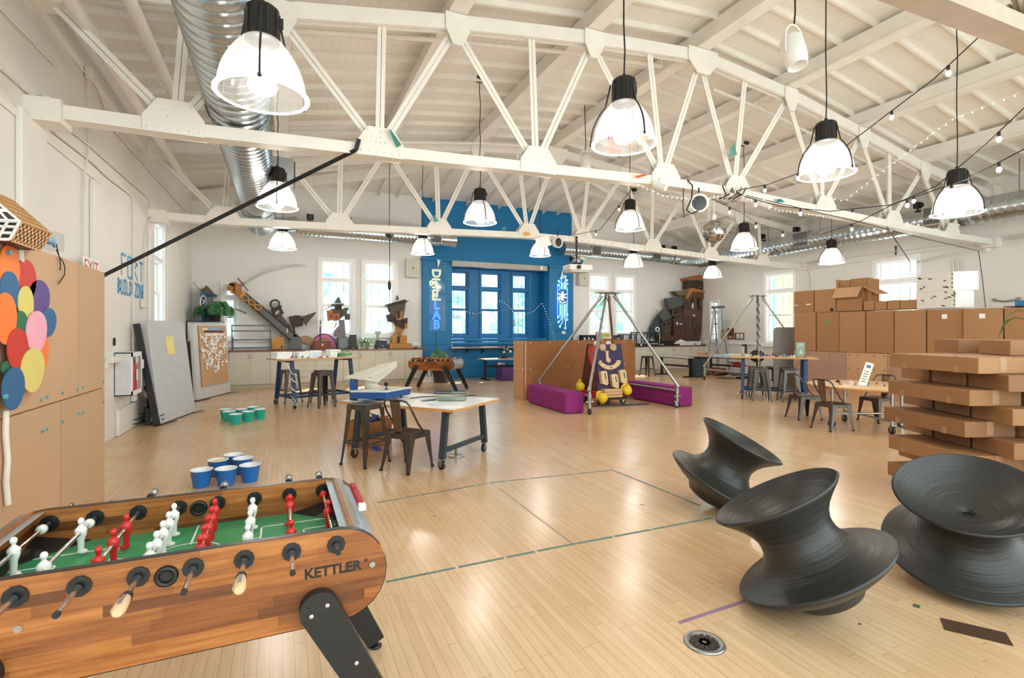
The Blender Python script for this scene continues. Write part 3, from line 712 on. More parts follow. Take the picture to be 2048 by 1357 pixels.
# conduits on the white wall
def conduit(pts,label,r=.014):
    V=[atX(x,y,XL+.035) for x,y in pts]
    V=[Vector((v.x,v.y,v.z)) for v in V]
    return solo('conduit',MB().tube(V,r,8),P('conduit_paint','e2dcd3',.5),label,'conduit',loc=tuple(V[0]))
conduit([(0,15),(60,78),(115,135)],'straight upper conduit slanting across the white wall above the nearer truss end')
conduit([(156,130),(182,156),(195,176),(219,236),(231,264),(274,312),(309,353),(372,422)],'long conduit crossing the white wall behind the nearer truss toward the far corner')
conduit([(0,135),(86,211),(100,229)],'conduit ending at the nearer truss bearing')
conduit([(109,265),(183,323),(219,357),(262,390),(267,400),(268,460),(266,690),(269,760),(265,800)],'conduit that bends down beside the taped lettering to the extinguisher')
conduit([(135,256),(178,290),(294,393),(301,402),(301,431)],'conduit bending down above the tall side window')
conduit([(176,137),(176,308),(169,345),(168,540)],'vertical conduit dropping behind the cardboard board')
conduit([(301,432),(290,470),(288,600)],'conduit dropping to the switch box beside the taped lettering')
def jbox(px,py,s,label,nm='junction_box'):
    p=atX(px,py,XL+.05); mb=MB(); mb.bx((0,0,0),(.08,s,s)); mb.cyl((.04,0,0),(.045,0,0),s*.2,n=10); solo(nm,mb.xf(T(*p)),P('conduit_paint','e2dcd3',.5),label,'junction box',bev=.008)
jbox(288,607,.16,'pale switch box below the taped lettering'); jbox(269,795,.13,'pale outlet box below the extinguisher cabinet'); jbox(180,150,.14,'junction box on the upper conduits of the white wall'); jbox(96,208,.14,'junction box at the end of the nearer truss')
# conduits on the opposite wall
def conduit2(pts,label):
    V=[atX(x,y,XR-.03) for x,y in pts]; solo('conduit',MB().tube(V,.016,8),P('conduit_paint','e2dcd3',.5),label,'conduit',loc=tuple(V[0]))
conduit2([(2060,468),(1924,487),(1600,528)],'upper conduit along the wall above the kraft box wall'); conduit2([(2060,474),(1930,493),(1640,536),(1612,541)],'lower conduit along the wall above the kraft box wall'); conduit2([(1612,541),(1618,550),(1620,600)],'conduit dropping behind the topmost kraft cartons')
for i,(x,b) in enumerate(((1905,585),(1915,590),(1925,590))): conduit2([(x,518),(x+2,545),(x+10,565),(x+8,b)],['first','second','third'][i]+' of three thin bent conduits above the white cartons, counted from the high window')
# cameras and speakers
p=atX(322,442,XL+.12); mb=MB(); mb.sph((0,0,0),.07,12); mb.cyl((-.1,0,.03),(0,0,.03),.05); mb.m(BLACK); mb.sph((.045,-.02,-.02),.035,10); mb.mats[0]=WHITE; solo('security_camera',mb.xf(T(*p)),None,'small white dome camera above the tall side window','security camera')
def wspk(px,py,w,h,label):
    a=atY(px,py,YB-.2); r=thing('wall_speaker',label,'speaker',a); mb=MB(); mb.bx((0,0,0),(w,.22,h)); obj('cabinet',mb,P('speaker_cream','dedacf',.5),r,bev=.02)
    mb=MB(); mb.bx((0,-.113,0),(w*.86,.006,h*.9)); obj('speaker_grille',mb,P('speaker_cloth','cfcabd',.8),r); mb=MB(); mb.bx((0,-.12,0),(.05,.01,.05)); obj('badge',mb,BLACK,r); mb=MB(); mb.bx((0,.15,0),(.1,.1,.1)); obj('bracket',mb,DARK,r)
wspk(825,537,.42,.62,'cream wall speaker beside the blue bay and the back window'); wspk(1166,558,.42,.52,'cream wall speaker between the blue bay and the tripod window')
def text(name,body,size,M,mat,parent=None,ext=.0006,off=0.,w=False,align='CENTER'):
    cu=bpy.data.curves.new(name,'FONT'); cu.body=body; cu.size=size; cu.extrude=ext; cu.offset=off; cu.align_x=align; cu.align_y='CENTER'; cu.resolution_u=3
    cu.materials.append(mat); tmp=bpy.data.objects.new('tmp',cu); C.objects.link(tmp); dg=bpy.context.evaluated_depsgraph_get(); me=bpy.data.meshes.new_from_object(tmp.evaluated_get(dg)); bpy.data.objects.remove(tmp); bpy.data.curves.remove(cu)
    o=bpy.data.objects.new(name,me); C.objects.link(o)
    if parent is not None:
        o.parent=parent; M=(WM[parent.name].inverted()@M) if w else M
    o.matrix_local=M; return o
# ---------------- table football
WAL=m_blocks('walnut_staves',('6f3f1f','8a5128','a5652f','b9773d','95592c'),0,2,.36,.036)
FIELD=P('field_green','3f9f68',.35,var=.03); INK=P('black_ink','15110e',.5); LINE=P('field_line','f2f3ee',.5)
ENDM=P('end_panel_grey','a9b2b8',.25,.2); PWH=P('player_white','eeece6',.35); PRD=P('player_red','cf2222',.3); HND=P('handle_beech','d9b48c',.4)
def foosball():
    R=thing('football_table','near walnut football table with green pitch and lettering on its front','football table')
    L,W,ZB,ZT=.705,.365,.585,.92; r=.165
    def outline(inset=0.):
        o=[]; zc=(ZB+ZT)/2; rr=(ZT-ZB)/2-inset
        for k in range(13): a=-PI/2+PI*k/12; o.append((L-r+rr*math.cos(a),zc+rr*math.sin(a)))
        for k in range(13): a=PI/2+PI*k/12; o.append((-L+r+rr*math.cos(a),zc+rr*math.sin(a)))
        return o
    for nm,y in (('front_panel',-W),('back_panel',W-.025)):
        mb=MB(); mb.prism(outline(),.025,T(0,y+.025,0)@RX(PI/2)); p=obj(nm,mb,WAL,R)
        mb=MB(); o=outline(-.002); k=len(o)
        V=[(x,y-.001,z) for x,z in o]+[(x,y+.026,z) for x,z in o]; mb.add(V,[(i,(i+1)%k,k+(i+1)%k,k+i) for i in range(k)],True); obj('edge_band',mb,P('edge_band_black','26282a',.35),p)
        if nm=='front_panel':
            M=T(.515,-W-.001,.775)@RX(PI/2)
            text('lettering','KETTLER',.05,M,INK,p,off=.0016); text('lettering','®',.018,T(.632,-W-.001,.79)@RX(PI/2),INK,p)
        mb=MB()
        for x in (-.37,.655):
            s=-1 if nm=='front_panel' else 1; yy=y if s<0 else y+.025
            mb=MB(); mb.cyl((x,yy,.77),(x,yy+s*.004,.77),.011,n=14); mb.cyl((x,yy+s*.004,.77),(x,yy+s*.006,.77),.005,n=8); obj('screw',mb,STEEL,p)
    # ends
    for s in (-1,1):
        mb=MB(); n=12; V=[]; zc=(ZB+ZT)/2; rr=r-.004
        for k in range(n+1):
            a=PI/2-PI*k/n; V+=[(s*(L-r+rr*math.cos(a)),-W+.025,zc+rr*math.sin(a)),(s*(L-r+rr*math.cos(a)),W-.025,zc+rr*math.sin(a))]
        mb.add(V,[(2*k,2*k+1,2*k+3,2*k+2) if s<0 else (2*k,2*k+2,2*k+3,2*k+1) for k in range(n)],True)
        e=obj('end_panel',mb,ENDM,R)
        mb=MB(); mb.box((s*(L-.13),-W+.025,.75),(s*(L-.115),W-.025,ZT-.002)); w=obj('end_wall',mb,WAL,R)
        mb=MB(); mb.box((s*(L-.132),-.105,.775),(s*(L-.138),.105,.865)); mb.box((s*(L-.138),-.1,.86),(s*(L-.142),.1,.868)); obj('goal_mouth',mb,BLACK,w)
        mb=MB(); mb.box((s*(L-.115),-W+.03,ZT-.012),(s*(L-.09),W-.03,ZT-.004)); obj('metal_strip',mb,STEEL,w)
        cnt=obj('score_counter',MB().cyl((s*(L-.06),-.15,ZT+.008),(s*(L-.06),.15,ZT+.008),.004),STEEL,R)
        for k in range(10):
            mb=MB(); y=-.14+k*.026+(.03 if k>6 else 0); mb.ring([(s*(L-.06),y,ZT+.01),(s*(L-.06),y+.007,ZT+.01),(s*(L-.06),y+.018,ZT+.01),(s*(L-.06),y+.022,ZT+.01)],[.012,.016,.016,.011],10); obj('score_bead',mb,PWH if s<0 else P('bead_red','a51f2a',.4),cnt)
        mb=MB(); mb.bx((s*(L-.06),-.165,ZT+.008),(.028,.03,.024)); obj('counter_end',mb,PRD if s<0 else PWH,cnt)
    mb=MB(); mb.box((-L+.13,-W+.025,.76),(L-.13,W-.025,.775)); obj('pitch',mb,FIELD,R)
    for sx in (-1,1):
        for sy in (-1,1):
            mb=MB(); x0=sx*(L-.13); y0=sy*(W-.025); mb.add([(x0,y0,.82),(x0-sx*.19,y0,.776),(x0,y0-sy*.19,.776),(x0,y0,.776)],[(0,1,2),(0,2,3),(0,3,1),(1,3,2)]); obj('corner_ramp',mb,P('ramp_dark','22201e',.5),R,recalc=True)
    z=.776; mb=MB(); lw=.004
    def ln(x0,y0,x1,y1): mb.box((min(x0,x1)-lw,min(y0,y1)-lw,z-.0005),(max(x0,x1)+lw,max(y0,y1)+lw,z+.0005))
    ln(0,.12,0,.34); ln(0,-.34,0,-.12)
    def arc(cx,cy,rr,a0,a1,n=28):
        V=[]
        for k in range(n+1):
            a=a0+(a1-a0)*k/n; V+=[(cx+(rr-lw)*math.cos(a),cy+(rr-lw)*math.sin(a),z+.0004),(cx+(rr+lw)*math.cos(a),cy+(rr+lw)*math.sin(a),z+.0004)]
        mb.add(V,[(2*k,2*k+1,2*k+3,2*k+2) for k in range(n)])
    arc(0,0,.125,0,2*PI)
    for s in (-1,1):
        ln(s*.26,-.2,s*.26,.2); ln(s*.26,.2,s*.57,.2); ln(s*.26,-.2,s*.57,-.2); ln(s*.43,-.1,s*.43,.1); ln(s*.43,.1,s*.57,.1); ln(s*.43,-.1,s*.57,-.1)
        arc(s*.26,0,.075,PI/2 if s>0 else -PI/2,3*PI/2 if s>0 else PI/2); mb.cyl((s*.36,0,z),(s*.36,0,z+.0006),.011,n=14)
    obj('field_lines',mb,LINE,R)
    mb=MB(); mb.m(LINE); mb.box((-.075,-.05,z),(.075,.05,z+.0008)); mb.m(FIELD); q=z+.0012
    for k in range(6): mb.box((-.02,-.042+k*.015,q-.0004),(.07,-.039+k*.015,q))
    mb.poly([(-.065,-.04,q),(-.05,0,q),(-.03,0,q),(-.045,-.04,q)]); mb.poly([(-.065,.04,q),(-.045,.04,q),(-.03,0,q),(-.05,0,q)])
    mb.box((-.068,-.045,q-.0004),(-.066,.045,q)); obj('field_emblem',mb,None,R)
    # rods: x, figures, colour, handle in front?
    xs=[-.525+k*.15 for k in range(8)]
    spec=[(1,0,1),(2,0,1),(3,1,0),(5,0,1),(5,1,0),(3,0,1),(2,1,0),(1,1,0)]
    def player(mat,x,y,zr):
        mb=MB(); mb.sph((x,y,zr+.042),(.0115,.0115,.014),10); mb.cyl((x,y,zr+.033),(x,y,zr+.02),.007,n=8)
        mb.ring([(x,y,zr+.024),(x,y,zr+.012),(x,y,zr-.012),(x,y,zr-.03),(x,y,zr-.06),(x,y,zr-.078)],[.009,.02,.018,.012,.01,.012],10)
        mb.ring([(x,y-.02,zr),(x,y-.014,zr),(x,y+.014,zr),(x,y+.02,zr)],[.009,.013,.013,.009],10); mb.sph((x-.006 if mat is PRD else x+.006,y,zr-.078),(.018,.011,.01),8)
        return mb
    zr=.868
    for i,(x,(n,c,front)) in enumerate(zip(xs,spec)):
        y0,y1=(-W-.13,W+.27) if front else (-W-.17,W+.19)
        if not front and i>6: y0=-W-.07
        if front: y1=W+.2-.03*i
        rod=obj('rod',MB().cyl((x,y0,zr),(x,y1,zr),.008,n=12),CHROME,R); mt=(PWH,PRD)[c]
        sh=.0 if n<3 else .02
        for k in range(n):
            y=0 if n==1 else -.22+.44*k/(n-1) if n==5 else (-.17+.34*k/(n-1))
            obj('player',player(mt,x,y+(.03 if i==0 else -.02 if i in(2,6) else 0),zr),mt,rod)
        if n<3:
            for s in (-1,1):
                mb=MB(); y=s*.26; mb.ring([(x,y-.018,zr),(x,y-.008,zr),(x,y+.008,zr),(x,y+.018,zr)],[.012,.019,.019,.012],12); obj('stopper',mb,mt,rod)
        for y,s in ((-W,-1),(W,1),(-W+.026,1),(W-.026,-1)):
            mb=MB(); mb.cyl((x,y,zr),(x,y+s*.008,zr),.032,n=10); mb.cyl((x,y+s*.008,zr),(x,y+s*.022,zr),.014,n=12); obj('bushing',mb,BLACK,rod)
        s=-1 if front else 1; yy=y0 if front else y1
        mb=MB(); mb.m(BLACK); mb.ring([(x,yy,zr),(x,yy+s*.02,zr)],[.015,.017],12); mb.m(CHROME if not front else HND); mb.ring([(x,yy+s*.02,zr),(x,yy+s*.04,zr),(x,yy+s*.095,zr),(x,yy+s*.105,zr)],[.014,.0165,.018,.012],14); mb.m(CHROME)
        if front: mb.box((x-.019,yy+s*.03,zr-.005),(x-.014,yy+s*.09,zr+.005)); mb.box((x-.005,yy+s*.03,zr+.014),(x+.005,yy+s*.09,zr+.0185))
        obj('handle',mb,None,rod)
        y2=y1 if front else y0
        mb=MB(); mb.ring([(x,y2-.0,zr),(x,y2-(-s)*-.012,zr)],[.0095,.0095],10); obj('rod_tip',mb,BLACK,rod)
    for y,s in ((-W,-1),(W,1),(W-.025,-1)):
        mb=MB(); mb.lathe([(.019,.0),(.019,.012),(.03,.016),(.034,.008),(.034,0)],24,T(0,y,.855)@RX(PI/2*(1 if s<0 else -1))); mb.m(FIELD if s<0 else P('ball_white','eeeeee',.3)); mb.cyl((0,y,.855),(0,y+s*.002,.855),.019,n=20); mb.mats[0]=BLACK; obj('ball_drop',mb,None,R)
    mb=MB(); mb.box((-L+.17,-W+.03,ZB+.005),(L-.17,W-.03,ZB+.02)); obj('underside',mb,DARK,R)
    for sx in (-1,1):
        for sy in (-1,1):
            y=sy*(W+.022); p=(sx*.465,.655); q=(sx*.79,.03); d=Vector((q[0]-p[0],q[1]-p[1])); l=d.length; d/=l; nn=Vector((-d.y,d.x)); o=[]
            for k in range(13): a=PI*k/12; o.append((p[0]+nn.x*.066*math.cos(a)-d.x*.066*math.sin(a),p[1]+nn.y*.066*math.cos(a)-d.y*.066*math.sin(a)))
            o=o+[(q[0]-nn.x*.045,q[1]-nn.y*.045),(q[0]+nn.x*.045,q[1]+nn.y*.045)]
            mb=MB(); mb.prism(o,.04,T(0,y+.02,0)@RX(PI/2)); lg=obj('leg',mb,P('leg_black','1b1a19',.45),R)
            for t,u in ((.0,.03),(.0,-.03),(.36,.012)):
                x=p[0]+d.x*l*t+nn.x*u; z_=p[1]+d.y*l*t+nn.y*u; mb=MB(); mb.sph((x,y+sy*.02,z_),(.009,.004,.009),10); obj('screw',mb,CHROME,lg)
            mb=MB(); mb.cyl((q[0],y,.03),(q[0],y,.012),.01); mb.lathe([(.0,0),(.03,0),(.032,.008),(.014,.016),(0,.016)],16,T(q[0],y,0)); obj('foot',mb,BLACK,lg)
    return R
FB=foosball()
FM=T(-.345,2.345,0)
FB.matrix_world=FM; WM[FB.name]=FM
fb2=dup(FB,T(4.02,14.2,0)@RZ(-.72),'small far walnut football table standing before the blue bay')
FB['group']=fb2['group']='football tables'
# ---------------- cardboard fort wall with balloons
XW=-1.55
def panel(name,y0,y1,z0,z1,x,mat,label,cat,t=.014,g=None):
    mb=MB(); mb.box((x-t,y0,z0),(x,y1,z1)); o=solo(name,mb,mat,label,cat,g,loc=(x,(y0+y1)/2,z0)); return o
def yw(px,x=XW): return atX(px,600,x).y
y209,y157,y121,y12=yw(209),yw(157),yw(121),yw(14)
KR1=P('kraft_board_wall','bf9c7c',.75,var=.05,scale=1.2); 
panel('kraft_board',3.2,y157-.006,1.13,2.225,XW,KR1,'tall kraft board carrying the balloon cutouts','kraft board',g='kraft boards of the fort wall')
panel('kraft_board',y157+.006,y209,1.13,2.22,XW,KR1,'narrow kraft board at the free end of the balloon wall, upper one','kraft board',g='kraft boards of the fort wall')
lowA=panel('kraft_board',3.2,y121-.008,0,1.12,XW,KR1,'wide lower kraft board under the balloons with blue rivets','kraft board',g='kraft boards of the fort wall')
lowB=panel('kraft_board',y121+.008,y209,0,1.12,XW,KR1,'lower kraft board at the free end of the balloon wall, with blue rivets','kraft board',g='kraft boards of the fort wall')
mb=MB(); mb.box((XW-.06,3.2,0),(XW-.016,y209-.01,2.1)); solo('board_frame',mb,KRAFT3,'plain kraft backing behind the balloon boards','cardboard frame')
RIV=P('rivet_blue','4f9fb5',.4)
for px,py in ((82,800),(93,795),(84,863),(93,859),(124,786),(125,844),(154,779),(165,775),(156,828),(165,826),(206,764),(206,805)):
    p=atX(px,py,XW); par=lowA if px<121 else lowB; mb=MB(); mb.cyl(p,p+Vector((.01,0,0)),.008,n=10); mb.cyl(p,p+Vector((.003,0,0)),.013,n=12); obj('rivet',mb,RIV,par,w=True)
def oval(x0,x1,y0,y1,col,lvl,label,tilt=0.,rivet=None):
    a=atX(x0,(y0+y1)/2,XW); b=atX(x1,(y0+y1)/2,XW); mb=MB(); cy=(a.y+b.y)/2; hy=abs(b.y-a.y)/2
    zc=(atX((x0+x1)/2,y0,XW).z+atX((x0+x1)/2,y1,XW).z)/2; hz=abs(atX((x0+x1)/2,y0,XW).z-atX((x0+x1)/2,y1,XW).z)/2
    o=[]
    for k in range(40):
        t=2*PI*k/40; yy=hy*math.cos(t)*(1-.12*math.sin(t)*0); zz=hz*math.sin(t); yy*=1+.10*math.sin(t); o.append((yy+tilt*zz,zz))
    x=XW+.002+.0065*lvl; M=Matrix(((0,0,1,x),(1,0,0,cy),(0,1,0,zc),(0,0,0,1))); mb.prism(o,.006,M)
    r=solo('balloon_cutout',mb,P('balloon_'+col,col,.6,var=.04,scale=3),label,'balloon cutout','painted balloon cutouts',loc=(x,cy,zc))
    if rivet:
        p=atX(*rivet,x+.008); m=MB(); m.cyl(p,p+Vector((.015,0,0)),.016,n=10); obj('rivet',m,RIV,r,w=True)
OR='ee7a2e';BL='2b5f8e';RD='c23222';YE='d6c76f';PU='5b4186';GR='1f6a45';PK='eaa3b8'
oval(-6,34,488,600,OR,1,'topmost orange balloon cutout with a rivet at its top',rivet=(16,505))
oval(29,70,519,602,RD,0,'bright red balloon cutout near the top of the bunch')
oval(53,97,560,640,PU,0,'purple balloon cutout beside the upper pale yellow one',.12)
oval(-8,31,543,628,BL,2,'dark blue balloon cutout below the topmost orange one')
oval(26,57,572,650,YE,3,'upper pale yellow balloon cutout beside the purple one')
oval(77,108,616,674,BL,1,'dark blue balloon cutout at the outer edge beside the pink one',.1)
oval(14,43,622,684,GR,4,'green balloon cutout beside the pink one')
oval(62,92,668,752,OR,1,'orange balloon cutout under the pink one',.12)
oval(37,79,622,708,PK,5,'pink balloon cutout in the middle of the bunch',.1)
oval(-30,17,585,690,OR,5,'orange balloon cutout cut by the edge beside the green one')
oval(-5,38,657,746,RD,6,'darker red balloon cutout under the green one')
oval(-14,12,722,752,GR,5,'green balloon cutout peeping out under the darker red one')
oval(21,69,697,786,YE,7,'lower pale yellow balloon cutout under the pink one',.06)
oval(-22,25,736,822,BL,8,'lowest blue balloon cutout with a blue rivet',.05,rivet=(8,794))
mb=MB(); a=atX(39,489,XW+.004); b=atX(42,524,XW+.004); mb.bar(a,b,.004,.035,(1,0,0)); solo('white_tape',mb,PAPER,'strip of clear white tape beside the topmost orange balloon','tape',loc=tuple(a))
V=[atX(x,y,XW+.02) for x,y in ((12,822),(11,870),(15,920),(12,965),(16,1010))]; solo('hanging_cloth_cord',MB().tube(V,.016,7),P('white_cloth_cord','e6ddd0',.8),'thick white cloth cord hanging below the lowest blue balloon','cord',loc=tuple(V[0]))
# lattice house on top of the boards
r=thing('lattice_house','small wooden lattice house with a white gable perched on the kraft boards','model house',atX(44,485,XW-.1))
A,B,Cc,D=[atX(x,y,XW+.1) for x,y in ((42,444),(101,467),(79,501),(22,481))]
back=Vector((-.36,-.02,-.02)); A2,B2,C2,D2=[v+back for v in (A,B,Cc,D)]
RF=A+back*.5+Vector((0,-.03,.2)); RB=B+back*.5+Vector((0,-.03,.2))
BRN=P('stained_ply_dark','4a2f20',.5); TAN=P('lattice_ply','b98a58',.5); LWH=P('lattice_white','e6e2dc',.5)
def lattice(nm,P00,P10,P11,P01,nu,nv,mat,w=.012,back_=None):
    mb=MB(); n=(P10-P00).cross(P01-P00).normalized(); n=-n if n.dot(Vector((1,-1,.2)))<0 else n
    L=lambda u,v:(P00*(1-u)+P10*u)*(1-v)+(P01*(1-u)+P11*u)*v
    for i in range(nu+1): mb.bar(L(i/nu,0)+n*.004,L(i/nu,1)+n*.004,w,w*.6,n)
    for j in range(nv+1): mb.bar(L(0,j/nv)+n*.004,L(1,j/nv)+n*.004,w*1.5,w*.6,n)
    return obj(nm,mb,mat,r,w=True)
mb=MB(); mb.add([A,B,Cc,D,A2,B2,C2,D2,RF,RB],[(0,1,2,3),(7,6,5,4),(1,5,6,2),(3,2,6,7),(0,8,9,1),(8,4,5,9),(0,3,7,4),(0,4,8),(1,9,5)]); obj('house_body',mb,BRN,r,w=True,recalc=True)
lattice('side_lattice',A,B,Cc,D,8,3,TAN); lattice('roof_lattice',RF,RB,B,A,8,5,TAN); 
gy=Vector((0,-.03,0)); lattice('gable_lattice',A2+gy,A+gy*.4,D+gy*.4,D2+gy,7,3,LWH); lattice('gable_top',A2+gy,A+gy*.4,RF*.92+A*.08+gy*.3,RF*.92+A2*.08+gy*.3,7,3,LWH)
p=atX(4,433,XW+.0); mb=MB(); mb.sph(p,(.02,.05,.045),10); obj('pink_bow',mb,P('pink_felt','e0507a',.6),r,w=True)
p=atX(103,483,XW-.02); r=thing('clear_box','clear box with a pale blue gadget at the end of the lattice house','gadget',p)
mb=MB(); mb.bx((0,0,0),(.1,.16,.13)); obj('clear_case',mb,GL('clear_case','f4f8fa',.94),r); mb=MB(); mb.sph((0,-.03,0),(.035,.045,.03),12); mb.cyl((0,.02,0),(0,.06,-.03),.012); obj('gadget_body',mb,P('gadget_blue','8fb0c8',.4),r)
V=[atX(x,y,XW+.02) for x,y in ((113,488),(116,505),(118,513),(126,523),(130,535),(129,550),(123,560),(117,568))]; solo('thin_wire',MB().tube(V,.004,5),BLACK,'thin dark wire curling down the kraft board below the clear box','wire',loc=tuple(V[0]))
V=[atX(x,y,XW+.02) for x,y in ((113,500),(120,518),(121,530),(120,541))]; solo('thin_wire',MB().tube(V,.004,5),BLACK,'short straight wire end beside the curling one','wire',loc=tuple(V[0]))
# sign and taped lettering on the white wall
p=atX(183,533,XL+.14); mb=MB(); mb.box((-.003,-.3,-.16),(0,.3,.1)); ex=solo('exit_sign',mb.xf(T(*p)),PAPER,'white EXIT sign with red letters peeping over the kraft boards','sign'); text('lettering','EXIT',.26,T(p.x+.001,p.y,p.z-.03)@RZ(PI/2)@RX(PI/2),P('exit_red','c8302c',.5),ex)
STR={'F':[((0,0),(0,1)),((0,1),(1,1)),((0,.55),(.7,.55))],'O':[((0,0),(0,1)),((0,1),(1,1)),((1,1),(1,0)),((1,0),(0,0))],'R':[((0,0),(0,1)),((0,1),(.9,.8)),((.9,.8),(0,.5)),((0,.5),(1,0))],'T':[((.5,0),(.5,1)),((0,1),(1,1))],
'B':[((0,0),(0,1)),((0,1),(.9,.75)),((.9,.75),(0,.5)),((0,.5),(1,.25)),((1,.25),(0,0))],'U':[((0,1),(0,0)),((0,0),(1,0)),((1,0),(1,1))],'I':[((.5,0),(.5,1)),((.1,0),(.9,0)),((.1,1),(.9,1))],'L':[((0,1),(0,0)),((0,0),(1,0))],'D':[((0,0),(0,1)),((0,1),(1,.7)),((1,.7),(1,.3)),((1,.3),(0,0))],'Z':[((0,1),(1,1)),((1,1),(0,0)),((0,0),(1,0))],'N':[((0,0),(0,1)),((0,1),(1,0)),((1,0),(1,1))],'E':[((0,0),(0,1)),((0,1),(1,1)),((0,.5),(.8,.5)),((0,0),(1,0))]}
TP=P('painters_tape','66a8d2',.6,var=.08)
def taped(word,ya,yb,z0,z1,label):
    rt=thing('tape_lettering',label,'tape lettering',(XL,(ya+yb)/2,z0)); n=len(word); st=(yb-ya)/n
    for i,chh in enumerate(word):
        if chh==' ': continue
        mb=MB()
        for (a,b),(c,d) in STR[chh]:
            y0=ya+st*(i+.12); w=st*.7; P0=Vector((XL+.004,y0+a*w,z0+(z1-z0)*b)); P1=Vector((XL+.004,y0+c*w,z0+(z1-z0)*d)); mb.bar(P0,P1,.05,.003,(1,0,0))
        obj('letter',mb,TP,rt,w=True)
taped('FORT',atX(241,540,XL).y,atX(287,560,XL).y,zat(558,XL,10.9),zat(520,XL,10.9)+.02,'FORT in blue painters tape on the white brick wall')
taped('BUILD ZONE',atX(235,580,XL).y,atX(288,580,XL).y,zat(592,XL,10.9),zat(568,XL,10.9)+.02,'BUILD ZONE in blue painters tape under the word FORT')
# extinguisher cabinet
y0=atX(236,740,XL+.05).y; y1=y0+.62; r=thing('extinguisher_cabinet','grey extinguisher cabinet on the white wall under the taped lettering','cabinet',(XL,(y0+y1)/2,.75))
zt,zb=zat(706,XL+.1,y0),zat(793,XL+.1,y0); CG=P('cabinet_grey','d5d6d8',.4)
mb=MB(); mb.box((XL,y0,zb),(XL+.22,y0+.015,zt)); mb.box((XL,y1-.015,zb),(XL+.22,y1,zt)); mb.box((XL,y0,zb),(XL+.22,y1,zb+.015)); mb.box((XL,y0,zt-.015),(XL+.22,y1,zt)); mb.box((XL,y0,zb),(XL+.01,y1,zt)); obj('case',mb,CG,r,w=True)
mb=MB()
for a in (((y0,zb),(y0+.04,zt)),((y1-.03,zb),(y1,zt)),((y0,zt-.07),(y1,zt)),((y0,zb),(y1,zb+.07))): mb.box((XL+.22,a[0][0],a[0][1]),(XL+.235,a[1][0],a[1][1]))
mb.box((XL+.23,y1-.08,zb+.4),(XL+.27,y1-.05,zb+.55)); obj('door_frame',mb,TRIM,r,w=True)
mb=MB(); mb.box((XL+.222,y0+.1,zb+.07),(XL+.226,y1-.1,zt-.07)); obj('door_glass',mb,GL('door_glass_clear','ffffff',.95),r,w=True)
r=thing('fire_extinguisher','red fire extinguisher inside the grey wall cabinet','fire extinguisher',(XL+.125,y1-.2,zb+.016)); mb=MB(); mb.lathe([(0,0),(.075,0),(.08,.02),(.08,.42),(.06,.49),(.025,.53),(.025,.56),(0,.56)],20); obj('cylinder',mb,RED,r)
mb=MB(); mb.bx((0,0,.6),(.04,.1,.03)); mb.bar((0,0,.62),(.0,-.13,.66),.02,.02); mb.cyl((0,0,.55),(0,0,.62),.02); mb.tube([(0,.05,.6),(.03,.1,.5),(.05,.09,.3),(.05,.08,.2)],.011,6); obj('valve',mb,BLACK,r); mb=MB(); mb.box((.082,-.05,.2),(.084,.05,.38)); obj('label_sheet',mb,PAPER,r); mb=MB(); mb.bx((.09,-.05,.55),(.004,.09,.13)); obj('tag',mb,PAPER,r)
mb=MB(); mb.bx((0,0,0),(.02,.05,.12)); p=atX(229,684,XL+.015); solo('wall_switch',mb.xf(T(*p)),DARK,'small dark wall bracket above the extinguisher cabinet','bracket')
# leaning display panels
def leaner(name,b0,b1,H,lean,mat,label,t=.07,r_=.16,feet=True):
    b0=Vector((*b0,0.02)); b1=Vector((*b1,0.02)); ux=(b1-b0).normalized(); W=(b1-b0).length; nrm=Vector((ux.y,-ux.x,0)); up=Vector((-nrm.x*lean,-nrm.y*lean,1)).normalized(); n=ux.cross(up).normalized()
    M=Matrix(((ux.x,up.x,n.x,b0.x),(ux.y,up.y,n.y,b0.y),(ux.z,up.z,n.z,b0.z),(0,0,0,1)))
    root=thing(name,label,'display panel',M=M); o=[(0,0),(W,0)]
    for k in range(7): a=PI/2*k/6; o.append((W-r_+r_*math.cos(a),H-r_+r_*math.sin(a)))
    for k in range(7): a=PI/2+PI/2*k/6; o.append((r_+r_*math.cos(a),H-r_+r_*math.sin(a)))
    mb=MB(); mb.prism(o,t,T(0,0,-t)); obj('board',mb,mat,root,bev=.02)
    mb=MB(); mb.box((.02,-.012,-t),(W-.02,0,0)); obj('bottom_rail',mb,DARK,root)
    if feet:
        for x in (.12,W-.1):
            mb=MB(); mb.bar((x-.25*(1 if x<W/2 else .2),-.008,-t/2),(x+.12,-.008,.16),.05,.012,(0,1,0)); obj('foot',mb,BLACK,root)
    return root,W,H,M
FAB=P('panel_fabric_grey','c3c5c8',.85,var=.03,bump=.1,bscale=300); FABD=P('panel_fabric_dark','8a8682',.85,var=.04)
b0=fl(320,851); b1=fl(391,825)
p1,W1,H1,M1=leaner('display_panel',(b0.x,b0.y),(b1.x,b1.y),1.86,.12,FAB,'pale grey rounded panel with a yellow note leaning by the extinguisher')
mb=MB(); mb.box((.62,1.22,.004),(.92,1.56,.007)); mb.xf(M1); solo('sticky_note',mb,P('note_yellow','efe08a',.7),'big yellow note on the pale grey rounded panel','note')
b0=fl(394,803); b1=fl(461,786)
p2,W2,H2,M2=leaner('display_panel',(b0.x,b0.y),(b1.x,b1.y),1.84,.06,P('panel_fabric_light','cfcdcb',.85,var=.03),'pale panel carrying a kraft board full of white paper blossoms')
kb=thing('pinboard','kraft board with rows of white paper blossoms on the pale panel','pinboard',M=M2@T(W2*.13,.3,.03)); wk,hk=W2*.8,1.5
